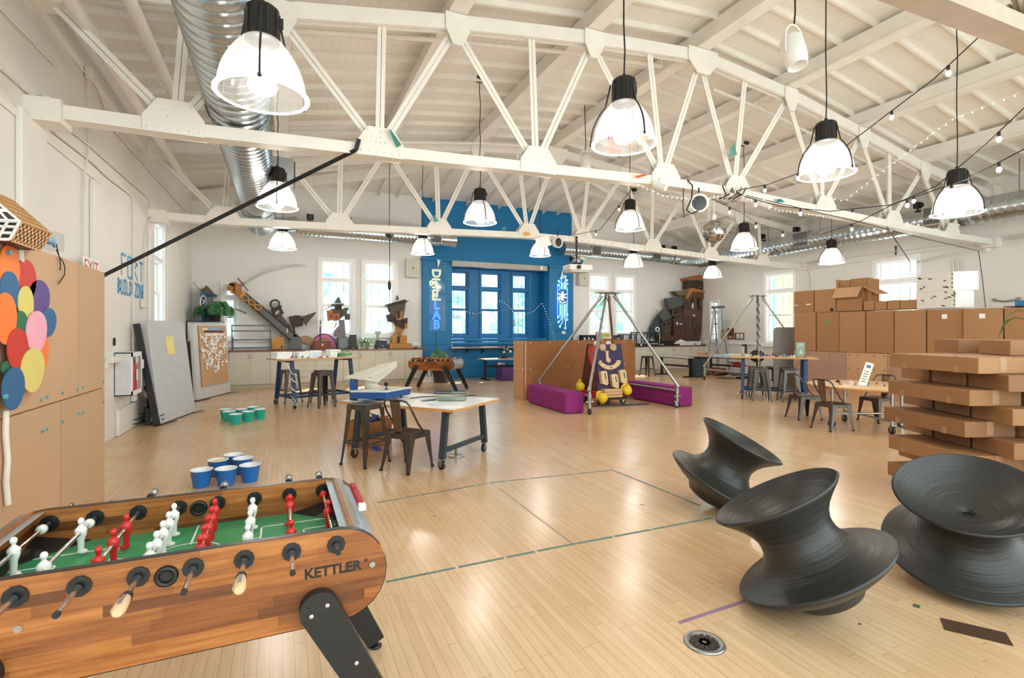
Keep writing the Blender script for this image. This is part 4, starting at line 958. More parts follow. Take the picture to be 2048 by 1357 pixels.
mb=MB(); mb.box((0,0,-.012),(wk,hk,0)); obj('kraft_board',mb,P('kraft_pinboard','c8a07a',.75,var=.03),kb)
rnd=random.Random(3); n=0
while n<78:
    u=rnd.random(); v=rnd.random()
    if v>.86 or v<.22+.25*abs(u-.45)*1.2 or rnd.random()>.35+v: continue
    n+=1; mb=MB(); s=.05+.03*rnd.random(); a=rnd.random()*6; c=Vector((u*wk*.93+.03*wk,v*hk*.97,0))
    for k in range(3):
        b=a+2.1*k; mb.add([tuple(c+Vector((0,0,.003))),tuple(c+Vector((s*math.cos(b-.5),s*math.sin(b-.5),.012))),tuple(c+Vector((1.2*s*math.cos(b),1.2*s*math.sin(b),.03))),tuple(c+Vector((s*math.cos(b+.5),s*math.sin(b+.5),.012)))],[(0,1,2,3)])
    obj('paper_blossom',mb,PAPER,kb)
for (x0,x1,y0,y1,m) in ((.3,.82,.93,.965,P('strip_blue','7fb0d6',.6)),(.18,.9,.885,.915,P('strip_dark','4a3434',.6)),(.2,.42,.83,.865,PAPER),(.46,.7,.835,.868,PAPER),(.74,.9,.83,.862,PAPER),(.12,.3,.93,.95,PAPER)):
    mb=MB(); mb.box((x0*wk,y0*hk,.001),(x1*wk,y1*hk,.006)); mb.m(INK)
    if m is PAPER:
        for k in range(5): mb.box(((x0+.02+(x1-x0)*k/5.6)*wk,(y0+.012)*hk,.0062),((x0+.02+(x1-x0)*(k+.55)/5.6)*wk,(y0+.022)*hk,.0066))
    mb.mats[0]=m; obj('title_strip',mb,None,kb)
# dark clutter between wall and panels
mb=MB(); V=[fl(314,850,0.02),atX(273,648,XL+.1)]; mb.bar(V[0],V[1],.1,.05); solo('folded_stand',mb,DARK,'long dark folded stand leaning on the wall beside the extinguisher','folded stand')
mb=MB(); mb.bar(fl(332,838,0.02)+Vector((-.1,.1,0)),atX(292,690,XL+.12),.5,.04,(1,0,0)); solo('folded_stand',mb,P('charcoal_board','3d3c3f',.6),'charcoal folded board behind the yellow note panel','folded board')
p=fl(303,850); r=thing('power_box','low black power box with white sockets beside the yellow note panel','power box',(p.x,p.y+.15,0),.3)
mb=MB(); mb.box((-.13,-.12,0),(.13,.12,.3)); obj('case',mb,BLACK,r,bev=.01)
for i in range(2):
    for j in range(3): mb=MB(); mb.box((-.05+i*.07,-.126,.06+j*.08),(-.01+i*.07,-.12,.11+j*.08)); obj('socket',mb,PAPER,r)
V=[(p.x-.12+.28*math.cos(a)*(1+.2*math.sin(3*a)),p.y-.05+.2*math.sin(a),.012+.006*i) for i,a in enumerate([k*.5 for k in range(30)])]; solo('cable',MB().tube(V,.009,5),BLACK,'loops of black cable on the floor beside the low power box','cable')
mb=MB(); mb.lathe([(0,0),(.16,.0),(.17,.05),(.1,.12),(.05,.3),(.06,.42),(0,.44)],12,T(p.x-.1,p.y+.45,0)@RX(.1)); mb.sph((p.x-.1,p.y+.42,.62),(.1,.08,.1),10); solo('black_fan',mb,BLACK,'crumpled black stand fan behind the low power box','fan')
mb=MB(); q=fl(392,800); mb.bar((q.x-.12,q.y+.15,0.02),(XL+.3,q.y+.3,1.42),.06,.6,(1,0,0)); solo('brown_board',mb,P('dark_walnut_board','50362a',.5),'dark brown board leaning behind the blossom panel','board')
# small post base under the low worktable
p=fl(912,913); r=thing('post_base','small round metal base with a short post under the low worktable','post base',p); mb=MB(); mb.lathe([(0,0),(.11,0),(.115,.006),(.1,.014),(0,.016)],24); obj('base_disc',mb,STEEL,r); mb=MB(); mb.cyl((0,0,.016),(0,0,.1),.016); obj('post',mb,P('brass_post','9a7a52',.4,.5),r)
# cups
CUPW=P('cup_white','e8eaec',.35)
def cup_m(nm,col):
    o={}; mb=MB(); prof=[(0,.0),(.074,0),(.078,.004),(.104,.178),(.107,.18)]; mb.lathe(prof,28); o['cup_shell']=(mb,P(nm,col,.3)); mb=MB(); mb.lathe([(.108,.18),(.111,.186),(.105,.188),(.102,.18),(.075,.01),(0,.008)],28); o['cup_lining']=(mb,CUPW); return o
def cups(pxs,nm,col,labels,g,z0=0.):
    first=None
    for (px,py),lb in zip(pxs,labels):
        p=fl(px,py)
        if first is None:
            first=thing('party_cup',lb,'cup',p,0,g)
            for k,(m,mt) in cup_m(nm,col).items(): obj(k,m,mt,first)
        else: dup(first,T(*p),lb)
cups([(403,974),(452,971),(500,963),(436,952),(486,948),(467,940)],'cup_blue','1a74d0',['blue cup at the front corner of the blue triangle, nearest the kraft boards','front blue cup in the middle of the blue triangle','blue cup at the corner nearest the metal stool','blue cup holding a yellow disc','blue cup in the second row behind the front middle one','rearmost blue cup of the triangle'],'blue cups in a triangle')
p=fl(436,952); mb=MB(); mb.lathe([(0,.15),(.06,.15),(.088,.163),(.05,.175),(0,.178)],20,T(*p)); solo('yellow_disc',mb,YEL,'yellow disc lying in a blue cup','disc')
cups([(472,849),(497,843),(520,838),(458,843),(483,838),(505,833),(452,838)],'cup_teal','16c2b2',['front teal cup of the teal group','second teal cup along the front row','teal cup at the end of the front row','teal cup behind the front one','teal cup in the middle of the teal group','teal cup at the back of the teal group','teal cup with yellow inside, nearest the panels'],'teal cups in a triangle')
# floor marks
def strip_(pts,w,mat,label,nm='floor_tape',gaps=None,cat='floor tape',z=.001):
    V=[fl(x,y) for x,y in pts]; mb=MB(); rr=random.Random(len(pts)*7+int(pts[0][0]))
    for a,b in zip(V,V[1:]):
        L=(b-a).length; s=0
        while s<L:
            e=min(L,s+rr.uniform(.12,.4)); p=a+(b-a)*s/L; q=a+(b-a)*e/L; o=Vector((0,0,z)); mb.bar(p+o,q+o,w*rr.uniform(.75,1.1),.0016); s=e+(rr.uniform(.004,.03) if gaps else 0)
    return solo(nm,mb,mat,label,cat,loc=tuple(V[0]))
GT=P('floor_tape_green','5c7a70',.6,var=.15,scale=40)
strip_([(772,1165),(1100,1098),(1425,1037)],.026,GT,'near broken green tape line on the floor running to the tilted chairs',gaps=1)
strip_([(755,1006),(990,965),(1225,941)],.024,GT,'far broken green tape line on the floor beyond the football table',gaps=1)
strip_([(1225,941),(1310,975),(1400,1012)],.024,GT,'green tape line on the floor meeting the far tilted chair',gaps=1)
strip_([(1358,1247),(1420,1226),(1500,1200)],.03,P('floor_tape_purple','8f6f86',.6),'purple tape strip on the floor before the front tilted chair')
strip_([(996,975),(1070,1032),(1148,1090)],.008,P('floor_scuff','8c8478',.6),'faint grey scuff line between the two green tape lines',gaps=1,nm='floor_scuff',cat='scuff')
strip_([(1391,860),(1400,846),(1408,835)],.012,P('floor_scuff','8c8478',.6),'short grey scuff on the floor beyond the far tilted chair',nm='floor_scuff',cat='scuff')
strip_([(730,1240),(737,1244)],.03,P('blue_tape','3f86b8',.6),'scrap of blue tape on the floor by the football table leg')
strip_([(1279,1010),(1289,1011)],.02,P('red_scrap','8c2b20',.6),'dark red scrap on the floor inside the tape lines',nm='paper_scrap',cat='scrap')
strip_([(866,1033),(871,1034)],.016,P('red_scrap2','b03a2c',.6),'tiny red scrap on the floor before the worktable',nm='paper_scrap',cat='scrap')
strip_([(1826,1211),(1840,1215)],.04,P('green_scrap','2f5d42',.6),'green scrap on the floor between the two nearest spinning chairs',nm='paper_scrap',cat='scrap')
strip_([(1717,1248),(1723,1250)],.02,P('brown_scrap','4a2c1c',.6),'brown speck on the floor beside the front tilted chair',nm='paper_scrap',cat='scrap')
p=fl(1409,1287); r=thing('floor_socket','round metal floor socket cover before the front tilted chair','floor socket',p)
mb=MB(); mb.lathe([(0,.004),(.078,.004),(.08,.009),(.1,.009),(.108,.0),(0,0)],40); obj('cover_ring',mb,STEEL,r); mb=MB()
for k in range(12): a=2*PI*k/12; mb.box((.012,-.012,.004),(.07,.012,.0075),RZ(a))
obj('cover_disc',mb,P('cover_disc_dark','4b4844',.35,.7),r)
p=fl(1950,1264); mb=MB(); mb.box((-.14,-.07,0),(.14,.07,.003),T(*p)@RZ(-.98)); solo('floor_plate',mb,P('floor_plate_brown','4a3222',.5),'brown rectangular floor plate near the nearest spinning chair','floor plate')
# ---------------- spinning chairs
SPUN=NT('spun_black'); SPUN.b.inputs['Base Color'].default_value=lin('2b2a27'); SPUN.b.inputs['Roughness'].default_value=.38
SPUN.b.inputs['Specular IOR Level'].default_value=.5
nz=SPUN.noise(SPUN.co(),1.,2,(1.5,1.5,170)); SPUN.bump(nz,.45,.006); SPUN=SPUN.mat
def spun_profile():
    # r,z ; z=0 at the foot
    low=[(0,.0),(.14,.0),(.18,.015),(.2,.04),(.215,.07),(.26,.095),(.33,.125),(.40,.163),(.44,.19),(.458,.205),(.46,.217),(.45,.225)]
    cone=[(.40,.237),(.34,.257),(.285,.287),(.248,.325),(.225,.365),(.216,.405),(.22,.445),(.238,.49),(.268,.535),(.31,.58),(.35,.617),(.376,.64),(.381,.651),(.373,.659)]
    bowl=[(.364,.652),(.33,.615),(.285,.58),(.22,.542),(.15,.515),(.09,.5),(.045,.492),(.035,.487),(.03,.46),(0,.46)]
    return low,cone,bowl
def spun(base,tdir,ang,label):
    """rests on its foot edge and its big rim, leaning toward tdir"""
    low,cone,bowl=spun_profile(); ax=Vector((-math.sin(tdir),math.cos(tdir),0)); Rm=Matrix.Rotation(ang,4,ax)
    zmin=min((Rm@Vector((r_*math.cos(a),r_*math.sin(a),z))).z for r_,z in low for a in [2*PI*k/72 for k in range(72)])
    M=T(base[0],base[1],-zmin+.001)@Rm; root=thing('spinning_chair',label,'chair',M=M,group='black spinning top chairs')
    def rib(pr):
        out=[]
        for (a,za),(b,zb) in zip(pr,pr[1:]):
            n=max(1,int(math.hypot(b-a,zb-za)/.012))
            for i in range(n):
                t=i/n; q=.002*(1 if len(out)%2 else -1); out.append((max(0,a+(b-a)*t+q if a>.05 else a+(b-a)*t),za+(zb-za)*t))
        out.append(pr[-1]); return out
    mb=MB(); mb.lathe([(max(r_,.0001),z) for r_,z in low]+rib([low[-1]]+cone),72); obj('body',mb,SPUN,root)
    mb=MB(); mb.lathe(rib([cone[-1]]+bowl[:6])+[(max(r_,.0001),z) for r_,z in bowl[6:]],72); obj('seat_bowl',mb,SPUN,root)
    mb=MB(); mb.cyl((0,0,.461),(0,0,.465),.03,n=20); obj('drain_hole',mb,BLACK,root)
    return root
p=fl(1668,1228); spun((p.x,p.y),math.radians(130),.5,'black spinning chair before the purple tape, tipped toward the football table')
p=fl(1412,1012); spun((p.x,p.y),math.radians(-44),.5,'farthest black spinning chair, tipped the opposite way beside the green tape')
p=fl(1935,1160); spun((p.x,p.y),math.atan2(-p.y,-p.x),.45,'black spinning chair before the carton tower, its open bowl facing the room')
TOPW=P('table_top_white','eeeae2',.3,var=.03); PLYE=P('plywood_edge','c9965a',.5,stretch=(1,1,30),var=.15); TOPM=P('table_top_maple','d9b388',.4,var=.08,stretch=(1,8,1))
def caster(M,s=1.):
    mb=MB(); mb.m(RUBBER); mb.cyl((0,-.016*s,.055*s),(0,.016*s,.055*s),.055*s,n=20); mb.m(STEEL); mb.cyl((0,-.018*s,.055*s),(0,.018*s,.055*s),.025*s,n=14)
    for q in (-1,1): mb.prism([(-.02*s,.05*s),(.02*s,.05*s),(.045*s,.125*s),(-.01*s,.125*s)],.004*s,T(0,q*.022*s+.002*s,0)@RX(PI/2))
    mb.box((-.012*s,-.028*s,.12*s),(.048*s,.028*s,.13*s)); return mb.xf(M)
def worktable(c,rz,H,L,W,frame,top,label,stretch=True,span=.685,foot=.52,group=None):
    r=thing('worktable',label,'table',(c[0],c[1],0),rz,group)
    mb=MB(); mb.m(PLYE); mb.box((-L/2,-W/2,H-.035),(L/2,W/2,H-.002)); mb.m(top); mb.box((-L/2+.001,-W/2+.001,H-.002),(L/2-.001,W/2-.001,H)); obj('tabletop',mb,None,r,bev=.004)
    for sx in (-1,1):
        for sy in (-1,1):
            mb=MB(); mb.bar((sx*span,sy*(W/2-.14),H-.035),(sx*span,sy*foot,.13),.075,.055,(0,1,0)); lg=obj('leg',mb,frame,r)
            mb=caster(T(sx*span-.01,sy*foot,0)@RZ(.6*sx+sy)); obj('caster',mb,None,lg)
        mb=MB(); mb.bar((sx*span,-foot+.02,.22),(sx*span,foot-.02,.22),.05,.05); obj('end_rail',mb,frame,r); mb=MB(); mb.box((sx*span-.03,-W/2+.14,H-.085),(sx*span+.03,W/2-.14,H-.035)); obj('top_rail',mb,frame,r)
    if stretch:
        for sy in (-1,1): mb=MB(); mb.bar((-span,sy*foot*.55,.22),(span,sy*foot*.55,.22),.05,.05); obj('stretcher',mb,frame,r)
    return r
TBF=P('table_frame_dark','35404a',.45,.2)
wt1=worktable((.70,12.67),.37,1.07,1.85,.95,NAVY,TOPW,'tall blue legged worktable covered in robot parts near the wall cabinets')
wt2=worktable((11.23,9.0),-.848,1.04,1.9,.98,NAVY,TOPM,'tall blue legged worktable before the kraft box wall')
wt3=worktable((1.71,6.785),math.atan2(-.77,.64),.74,1.78,1.16,TBF,TOPW,'low dark legged worktable holding the grey wing simulator',False)
def plates(mb,top,bot,wt,wb):
    """sheet metal leg: two tapering plates meeting at an outer corner"""
    sx=1 if top[0]>0 else -1; sy=1 if top[1]>0 else -1; k=6
    prev=None; vs=[]; fs=[]
    for i in range(k+1):
        t=i/k; e=t**1.25; c=[top[j]+(bot[j]-top[j])*(t if j==2 else e) for j in range(3)]; w=wt+(wb-wt)*t**.8
        vs+=[(c[0]-sx*w,c[1],c[2]),(c[0],c[1],c[2]),(c[0],c[1]-sy*w,c[2])]
    for i in range(k):
        a=3*i; fs+=[(a,a+1,a+4,a+3),(a+1,a+2,a+5,a+4)]
    mb.add(vs,fs)
def stool_make(label):
    r=thing('metal_stool',label,'stool')
    mb=MB(); mb.box((-.155,-.155,.742),(.155,.155,.76)); s=obj('seat',mb,GUN,r,bev=.012); mb=MB(); mb.bx((0,0,.7605),(.09,.022,.002)); obj('hand_slot',mb,BLACK,s)
    mb=MB()
    for a,b in (((-.155,-.155),(.155,-.152)),((-.155,.152),(.155,.155)),((-.155,-.155),(-.152,.155)),((.152,-.155),(.155,.155))): mb.box((*a,.69),(*b,.745))
    obj('apron',mb,GUN,r)
    for sx in (-1,1):
        for sy in (-1,1):
            mb=MB(); plates(mb,(sx*.157,sy*.157,.745),(sx*.215,sy*.215,.0),.085,.026); lg=obj('leg',mb,GUN,r,solid=.004)
            mb=MB(); mb.bx((sx*.208,sy*.208,.012),(.03,.03,.024)); obj('foot_cap',mb,RUBBER,lg)
    mb=MB()
    for a,b in (((-.19,-.19),(.19,-.19)),((.19,-.19),(.19,.19)),((.19,.19),(-.19,.19)),((-.19,.19),(-.19,-.19))): mb.bar((*a,.28),(*b,.28),.006,.02)
    obj('foot_ring',mb,GUN,r); return r
ST0=stool_make('metal stool before the low worktable'); 
def place(src,used,x,y,rz,label,group,z=0,sc=1.):
    M=T(x,y,z)@RZ(rz)@Matrix.Scale(sc,4)
    if not used: src.matrix_world=M; WM[src.name]=M; src['label']=label; src['group']=group; return src
    return dup(src,M,label,group)
stp=[(.955,6.62,.62,'gunmetal stool standing before the low worktable beside the metal chair'),
(.79,12.02,.5,'gunmetal stool at the front of the tall worktable with robot parts'),
(.88,12.75,.45,'gunmetal stool just behind the one at the front of the robot parts worktable'),
(.16,13.2,.4,'dark stool behind the cord wrapped leg of the robot parts worktable'),
(10.62,8.83,-.75,'gunmetal stool nearest the caster of the tall worktable before the kraft boxes'),
(11.3,9.55,-.7,'gunmetal stool tucked behind the one nearest the caster'),
(11.05,8.4,-.6,'gunmetal stool nearest the metal chairs at the tall worktable'),
(11.72,8.95,-.7,'gunmetal stool behind the one nearest the metal chairs')]
for i,(x,y,a,lb) in enumerate(stp): place(ST0,i>0,x,y,a,lb,'gunmetal stools at the worktables')
s=place(ST0,True,12.55,15.45,.3,'bare steel stool before the far cabinets','gunmetal stools at the worktables'); s['label']='bare steel stool standing before the far counter cabinets'
def chair_make(label):
    r=thing('metal_chair',label,'chair')
    mb=MB(); mb.box((-.18,-.185,.435),(.19,.185,.45)); s=obj('seat',mb,GUN,r,bev=.012); mb=MB(); mb.bx((0,0,.4505),(.09,.02,.002)); obj('hand_slot',mb,BLACK,s)
    mb=MB()
    for a,b in (((-.18,-.185),(.19,-.182)),((-.18,.182),(.19,.185)),((-.18,-.185),(-.177,.185)),((.187,-.185),(.19,.185))): mb.box((*a,.385),(*b,.437))
    obj('apron',mb,GUN,r)
    for sx,fx in ((-1,-.25),(1,.215)):
        for sy in (-1,1):
            mb=MB(); plates(mb,(.19 if sx>0 else -.18,sy*.185,.437),(fx,sy*.215,0),.1,.028); lg=obj('leg',mb,GUN,r,solid=.004); mb=MB(); mb.bx((fx*.97,sy*.208,.012),(.03,.03,.024)); obj('foot_cap',mb,RUBBER,lg)
    V=[]; pts=[(.06,-.19,.45),(-.05,-.2,.56),(-.15,-.205,.7),(-.205,-.195,.8),(-.225,-.16,.84),(-.235,-.1,.853),(-.238,0,.855)]
    pts=pts+[(x,-y,z) for x,y,z in pts[-2::-1]]
    mb=MB(); mb.tube(pts,.0125,8); obj('back_frame',mb,GUN,r)
    mb=MB(); mb.grid(lambda u,v:(-.175-.062*u+.01*math.sin(v*PI),(v-.5)*(.11+.05*u),.44+.41*u),6,6); obj('back_slat',mb,P('slat_bronze','75634f',.35,.8,var=.1),r,solid=.004); return r
CH0=chair_make('metal chair')
for i,(x,y,a,lb) in enumerate([(1.39,6.16,.64,'metal chair with a bronze slat beside the stool at the low worktable'),(8.53,5.67,-.2,'metal chair with its back to the room at the round table'),(9.12,6.62,-.35,'metal chair between the round table and the tall worktable'),(10.05,5.85,3.0,'metal chair on the far side of the round table, partly behind cartons')]): place(CH0,i>0,x,y,a,lb,'bronze slat metal chairs')
# round table
r=thing('round_table','round maple table on steel pipe legs before the kraft box wall','table',(9.25,5.55,0))
mb=MB(); mb.m(PLYE); mb.lathe([(0,.705),(.895,.705),(.9,.71),(.9,.737)],56); mb.m(TOPM); mb.lathe([(.9,.737),(.895,.74),(0,.74)],56); obj('tabletop',mb,None,r)
for k in range(4):
    a=PI/4+PI/2*k+.35; x,y=.6*math.cos(a),.6*math.sin(a); mb=MB(); mb.cyl((x,y,.705),(x,y,.12),.021); mb.cyl((x,y,.705),(x,y,.695),.05); lg=obj('leg',mb,STEEL,r); obj('caster',caster(T(x,y,0)@RZ(a),1.1),None,lg)
for k in range(2):
    a=PI/4+PI/2*k+.35; x,y=.6*math.cos(a),.6*math.sin(a); mb=MB(); mb.cyl((x,y,.2+.04*k),(-x,-y,.2+.04*k),.017); obj('pipe_brace',mb,STEEL,r)
# --- what lies on the tables
cols=[('red',RED),('black',BLACK),('white',PAPER),('grey',GREY),('blue',P('blue_plastic','2a4c8c',.4))]
M=WM[wt2.name]@T(0,0,1.04)
rr=random.Random(5); 
place_words=['at its near corner','near its front edge','beside the green sign','at its middle','near its far edge','toward the stools','at the caster end','beside the red pieces']
def strew(M,ext,n,seed,table,kind,group,cols,smin=.04,smax=.1,hmax=.05):
    rr=random.Random(seed); cells=[]
    nx=int(math.ceil(n/2))
    for i in range(n):
        cx=-ext[0]+2*ext[0]*((i%nx)+.5)/nx+rr.uniform(-.04,.04); cy=ext[1]*(-.5 if i<nx else .4)+rr.uniform(-.08,.08); cn,mt=cols[rr.randrange(len(cols))]; s=rr.uniform(smin,smax); h=rr.uniform(.02,hmax); t=rr.randrange(4); a=rr.random()*6; mb=MB(); Q=T(cx,cy,.001)@RZ(a); sh=['block','knob','clamp','wired block'][t]
        if t==0: mb.box((-s/2,-s/3,0),(s/2,s/3,h),Q); mb.box((-s/4,-s/6,h),(s/4,s/6,h*1.6),Q)
        elif t==1: mb.cyl((0,0,0),(0,0,h),s*.4,s*.3,n=12); mb.cyl((0,0,h),(0,0,h*2),s*.12,n=8); mb.xf(Q)
        elif t==2: mb.bar((-s*.7,0,.008),(s*.7,0,.008),.014,.014); mb.cyl((s*.6,0,0),(s*.6,0,h*1.4),s*.22,n=10); mb.xf(Q)
        else: mb.box((-s/2,-s/4,0),(s/2,s/4,h*.6),Q); mb.tube([tuple(Q@Vector(v)) for v in ((0,0,h*.6),(s*.3,.02,h*1.5),(s,.03,.006))],.005,5)
        p=M@Vector((cx,cy,0)); ordn=['first','second','third','fourth','fifth','sixth','seventh','eighth','ninth'][i%nx]
        mb.xf(M); solo(kind,mb,mt,'%s %s, %s in the %s row on %s'%(cn,sh,ordn,'front' if i<nx else 'rear',table[0]),'kit part',group,loc=tuple(p))
strew(M,(.75,.4),16,11,('the worktable before the kraft boxes',0),'kit_part','kit parts on the worktable before the kraft boxes',cols)
strew(WM[r.name]@T(0,0,.74)@RZ(-.9),(.5,.45),10,12,('the round table',0),'kit_part','kit parts on the round table',[('black',BLACK),('grey',GREY),('rust',P('rust_plastic','8c4a34',.5)),('white',PAPER)],.03,.08,.03)
GREEN=P('leaf_kit_green','5fa05a',.5)
strew(WM[wt1.name]@T(.05,-.1,1.07),(.7,.35),12,13,('the robot parts worktable',1),'robot_part','robot parts on the tall worktable',[('black',BLACK),('grey',GREY),('red',RED),('white',PAPER),('teal',P('teal_plastic','1f4a55',.5))],.05,.11,.08)
Mw=WM[wt1.name]@T(0,0,1.07)
def pouch(x,y,w,d,h,mat,label,nm='plastic_tub'):
    r_=thing(nm,label,'tub',M=Mw@T(x,y,0)@RZ(.1)); mb=MB(); mb.prism([(-w/2,-d/2),(w/2,-d/2),(w/2,d/2),(-w/2,d/2)],h*.7); obj('tub_body',mb,mat,r_,bev=.01)
    mb=MB(); mb.box((-w/2-.01,-d/2-.01,h*.7),(w/2+.01,d/2+.01,h)); obj('lid',mb,PAPER,r_,bev=.01)
pouch(-.72,.12,.34,.26,.14,PAPER,'white tub at the wall end of the robot parts worktable'); pouch(-.22,.2,.3,.24,.13,PAPER,'white tub near the middle of the robot parts worktable'); pouch(.05,.22,.28,.22,.15,P('clear_tub','d8e4ec',.2),'pale clear tub beside the middle white tub on the robot parts worktable'); pouch(.45,.05,.26,.2,.17,PAPER,'white tub beside the green kit on the robot parts worktable')
r_=thing('green_robot','green geared robot kit on the tall worktable with tubs','robot kit',M=Mw@T(.72,.0,0)@RZ(.2))
mb=MB(); mb.bx((-.12,0,.05),(.16,.12,.08)); mb.bx((.1,0,.04),(.2,.05,.05)); mb.cyl((-.12,-.07,.05),(-.12,-.09,.05),.05,n=12); mb.cyl((0,-.07,.04),(0,-.09,.04),.035,n=12); obj('gear_body',mb,GREEN,r_); mb=MB(); mb.tube([(-.18,0,.1),(-.1,0,.22),(.1,.02,.12),(.25,.02,.05)],.008,6); mb.tube([(-.2,.04,.1),(-.06,.04,.2),(.14,.04,.1)],.006,6); obj('linkage',mb,GREEN,r_)
mb=MB(); pts=[(-.95,-.2,1.06),(-.8,-.38,.95),(-.72,-.44,.75)]+[(-.685+.055*math.cos(k*.9),-.47-.012*(k/5)+.055*math.sin(k*.9),.72-.028*k) for k in range(20)]+[(-.75,-.5,.1),(-.68,-.6,.08)]; mb.tube(pts,.009,6); solo('white_cable',mb.xf(WM[wt1.name]),PAPER,'white power cable spiralling down a leg of the robot parts worktable','cable')
# sign holder, shears, gadget on the worktable before the kraft boxes
r_=thing('sign_holder','pale green sign in a clear holder on the worktable before the kraft boxes','sign',M=M@T(.62,.05,0)@RZ(.75)); SG=P('sign_green','c2d8bd',.5)
mb=MB(); mb.box((-.14,-.003,.02),(.14,.003,.36)); obj('sheet',mb,SG,r_); mb=MB(); mb.box((-.15,-.008,.0),(.15,-.004,.37)); mb.box((-.15,-.06,0),(.15,.06,.006)); obj('holder',mb,GL('clear_case','f4f8fa',.94),r_)
mb=MB()
for k,(a,b) in enumerate(((-.1,.09),(-.08,.1),(-.1,.04))): mb.box((a,-.0045,.31-.03*k),(b,-.0035,.325-.03*k))
mb.prism([(-.05,.08),(.05,.08),(.02,.18),(-.02,.18)],.001,T(0,-.0035,0)@RX(PI/2)); obj('sign_print',mb,P('sign_pale','e6eee2',.5),r_)
r_=thing('desk_microscope','small black and white microscope on the worktable before the kraft boxes','microscope',M=M@T(-.62,.18,0)@RZ(.8)); mb=MB(); mb.bx((0,0,.015),(.14,.18,.03)); mb.bar((0,.06,.03),(0,.06,.3),.03,.03); obj('stand',mb,PAPER,r_,bev=.004); mb=MB(); mb.cyl((0,-.02,.12),(0,-.02,.3),.03); mb.bx((0,.02,.27),(.06,.12,.05)); mb.sph((0,-.02,.1),.04,10); obj('optics',mb,BLACK,r_)
# sign stand on the round table
r_=thing('sign_stand','white leaning sign card on the round table','sign',M=WM[r.name]@T(-.12,.0,.74)@RZ(-1.02)); SL=RY(.28)
mb=MB(); mb.box((-.06,-.004,0),(.06,.004,.4),SL); mb.box((-.07,-.05,0),(.07,.05,.008)); obj('card',mb,PAPER,r_); mb=MB(); mb.m(P('logo_blue','3f7fb8',.5)); mb.box((-.03,-.006,.31),(.03,-.0042,.36),SL); mb.m(INK)
for k in range(5): mb.box((-.035,-.006,.06+.045*k),(.03,-.0042,.07+.045*k),SL)
obj('sign_print',mb,None,r_)
mb=MB(); mb.box((-.2,-.14,0),(.2,.14,.003)); solo('paper_sheet',mb.xf(T(9.35,4.95,.741)@RZ(.5)),P('pink_paper','d8c4c0',.7),'pale printed sheet on the round table edge by the cartons','paper')
# ---- flight simulator on the low worktable
V3=WM[wt3.name]; H3=.741
cx,cy=fl(757,800,.74).x,fl(757,800,.74).y; F=T(cx,cy,H3)@RZ(-TH)
r=thing('flight_simulator','grey and blue flight simulator with a tilted wing on the low worktable','flight simulator',M=F)
SGR=P('sim_grey','cfcabb',.5); SBL=P('sim_blue','1b4a88',.4)
o=[(-.37,-.08),(-.33,.06),(-.08,.42),(.38,.36),(.15,-.16),(-.34,-.14)]
mb=MB(); mb.prism(o,.02,T(0,0,.115)); obj('top_plate',mb,SGR,r,bev=.004)
mb=MB(); mb.prism([(x*.95,y*.95) for x,y in o],.085,T(0,0,.03)); obj('base_box',mb,SBL,r)
for x,y in ((-.28,-.08),(.05,-.1),(.25,.25),(-.1,.33)): mb=MB(); mb.cyl((x,y,0),(x,y,.03),.02); obj('foot',mb,BLACK,r)
mb=MB(); mb.cyl((.1,.02,.135),(.1,.02,.145),.03); mb.cyl((.1,.02,.14),(.1,.02,.19),.008); mb.sph((.1,.02,.21),.03,12); obj('joystick',mb,BLACK,r)
mb=MB(); mb.prism([(-.38,.0),(-.3,-.02),(-.3,.26),(-.38,.26)],.03,T(-.0,.0,0)@RX(PI/2)); mb.box((-.35,.02,.12),(-.3,.08,.3)); mb.box((-.35,.02,.27),(-.12,.08,.3)); mb.box((-.15,.0,.14),(-.09,.06,.3)); obj('wing_mount',mb,SBL,r)
mb=MB(); mb.lathe([(0,0),(.09,0),(.09,.012),(0,.012)],24,T(-.1,.0,.2)@RX(PI/2)); mb.tube([(-.26,-.06,.14),(-.17,-.1,.137),(-.05,-.09,.137),(.01,-.02,.137)],.012,6); obj('swivel_disc',mb,SGR,r)
def sp(px,py,dz): p=fl(px,py,.74+dz); return (F.inverted()@p)
P0=[(-.47,.02,.30),(-.19,-.03,.285),(.0,-.06,.245),(.18,.30,.44),(.16,.36,.50),(-.05,.28,.46)]
mb=MB(); k=len(P0); mb.add([*P0,*[(x,y,z-.016) for x,y,z in P0]],[(0,1,5),(1,4,5),(1,2,3,4)]+[(7+0-1+0,11,7),(7,11,10),(7,10,9,8)]+[(i,i+k,(i+1)%k+k,(i+1)%k) for i in range(k)]); obj('wing_board',mb,SGR,r,recalc=True)
p=fl(901,800,.741); r=thing('clear_tray','clear lidded tray with a black rim on the low worktable','tray',(p.x,p.y,H3),-.4)
mb=MB(); mb.box((-.2,-.13,0),(.2,.13,.1)); obj('tray_walls',mb,GL('tray_clear','e8f2e8',.75),r); mb=MB(); mb.box((-.19,-.12,.004),(.19,.12,.03)); obj('tray_contents',mb,P('tray_green','8ea88e',.6),r); mb=MB()
for z in (.0,.1): mb.tube([(-.2,-.13,z),(.2,-.13,z),(.2,.13,z),(-.2,.13,z)],.006,5,True)
obj('rim',mb,BLACK,r)
V=[fl(x,y,.75) for x,y in ((820,797),(845,794),(872,793),(900,794),(928,793),(950,791))]; solo('cable',MB().tube(V,.007,6),BLACK,'black cable lying along the low worktable behind the clear tray','cable',loc=tuple(V[0]))
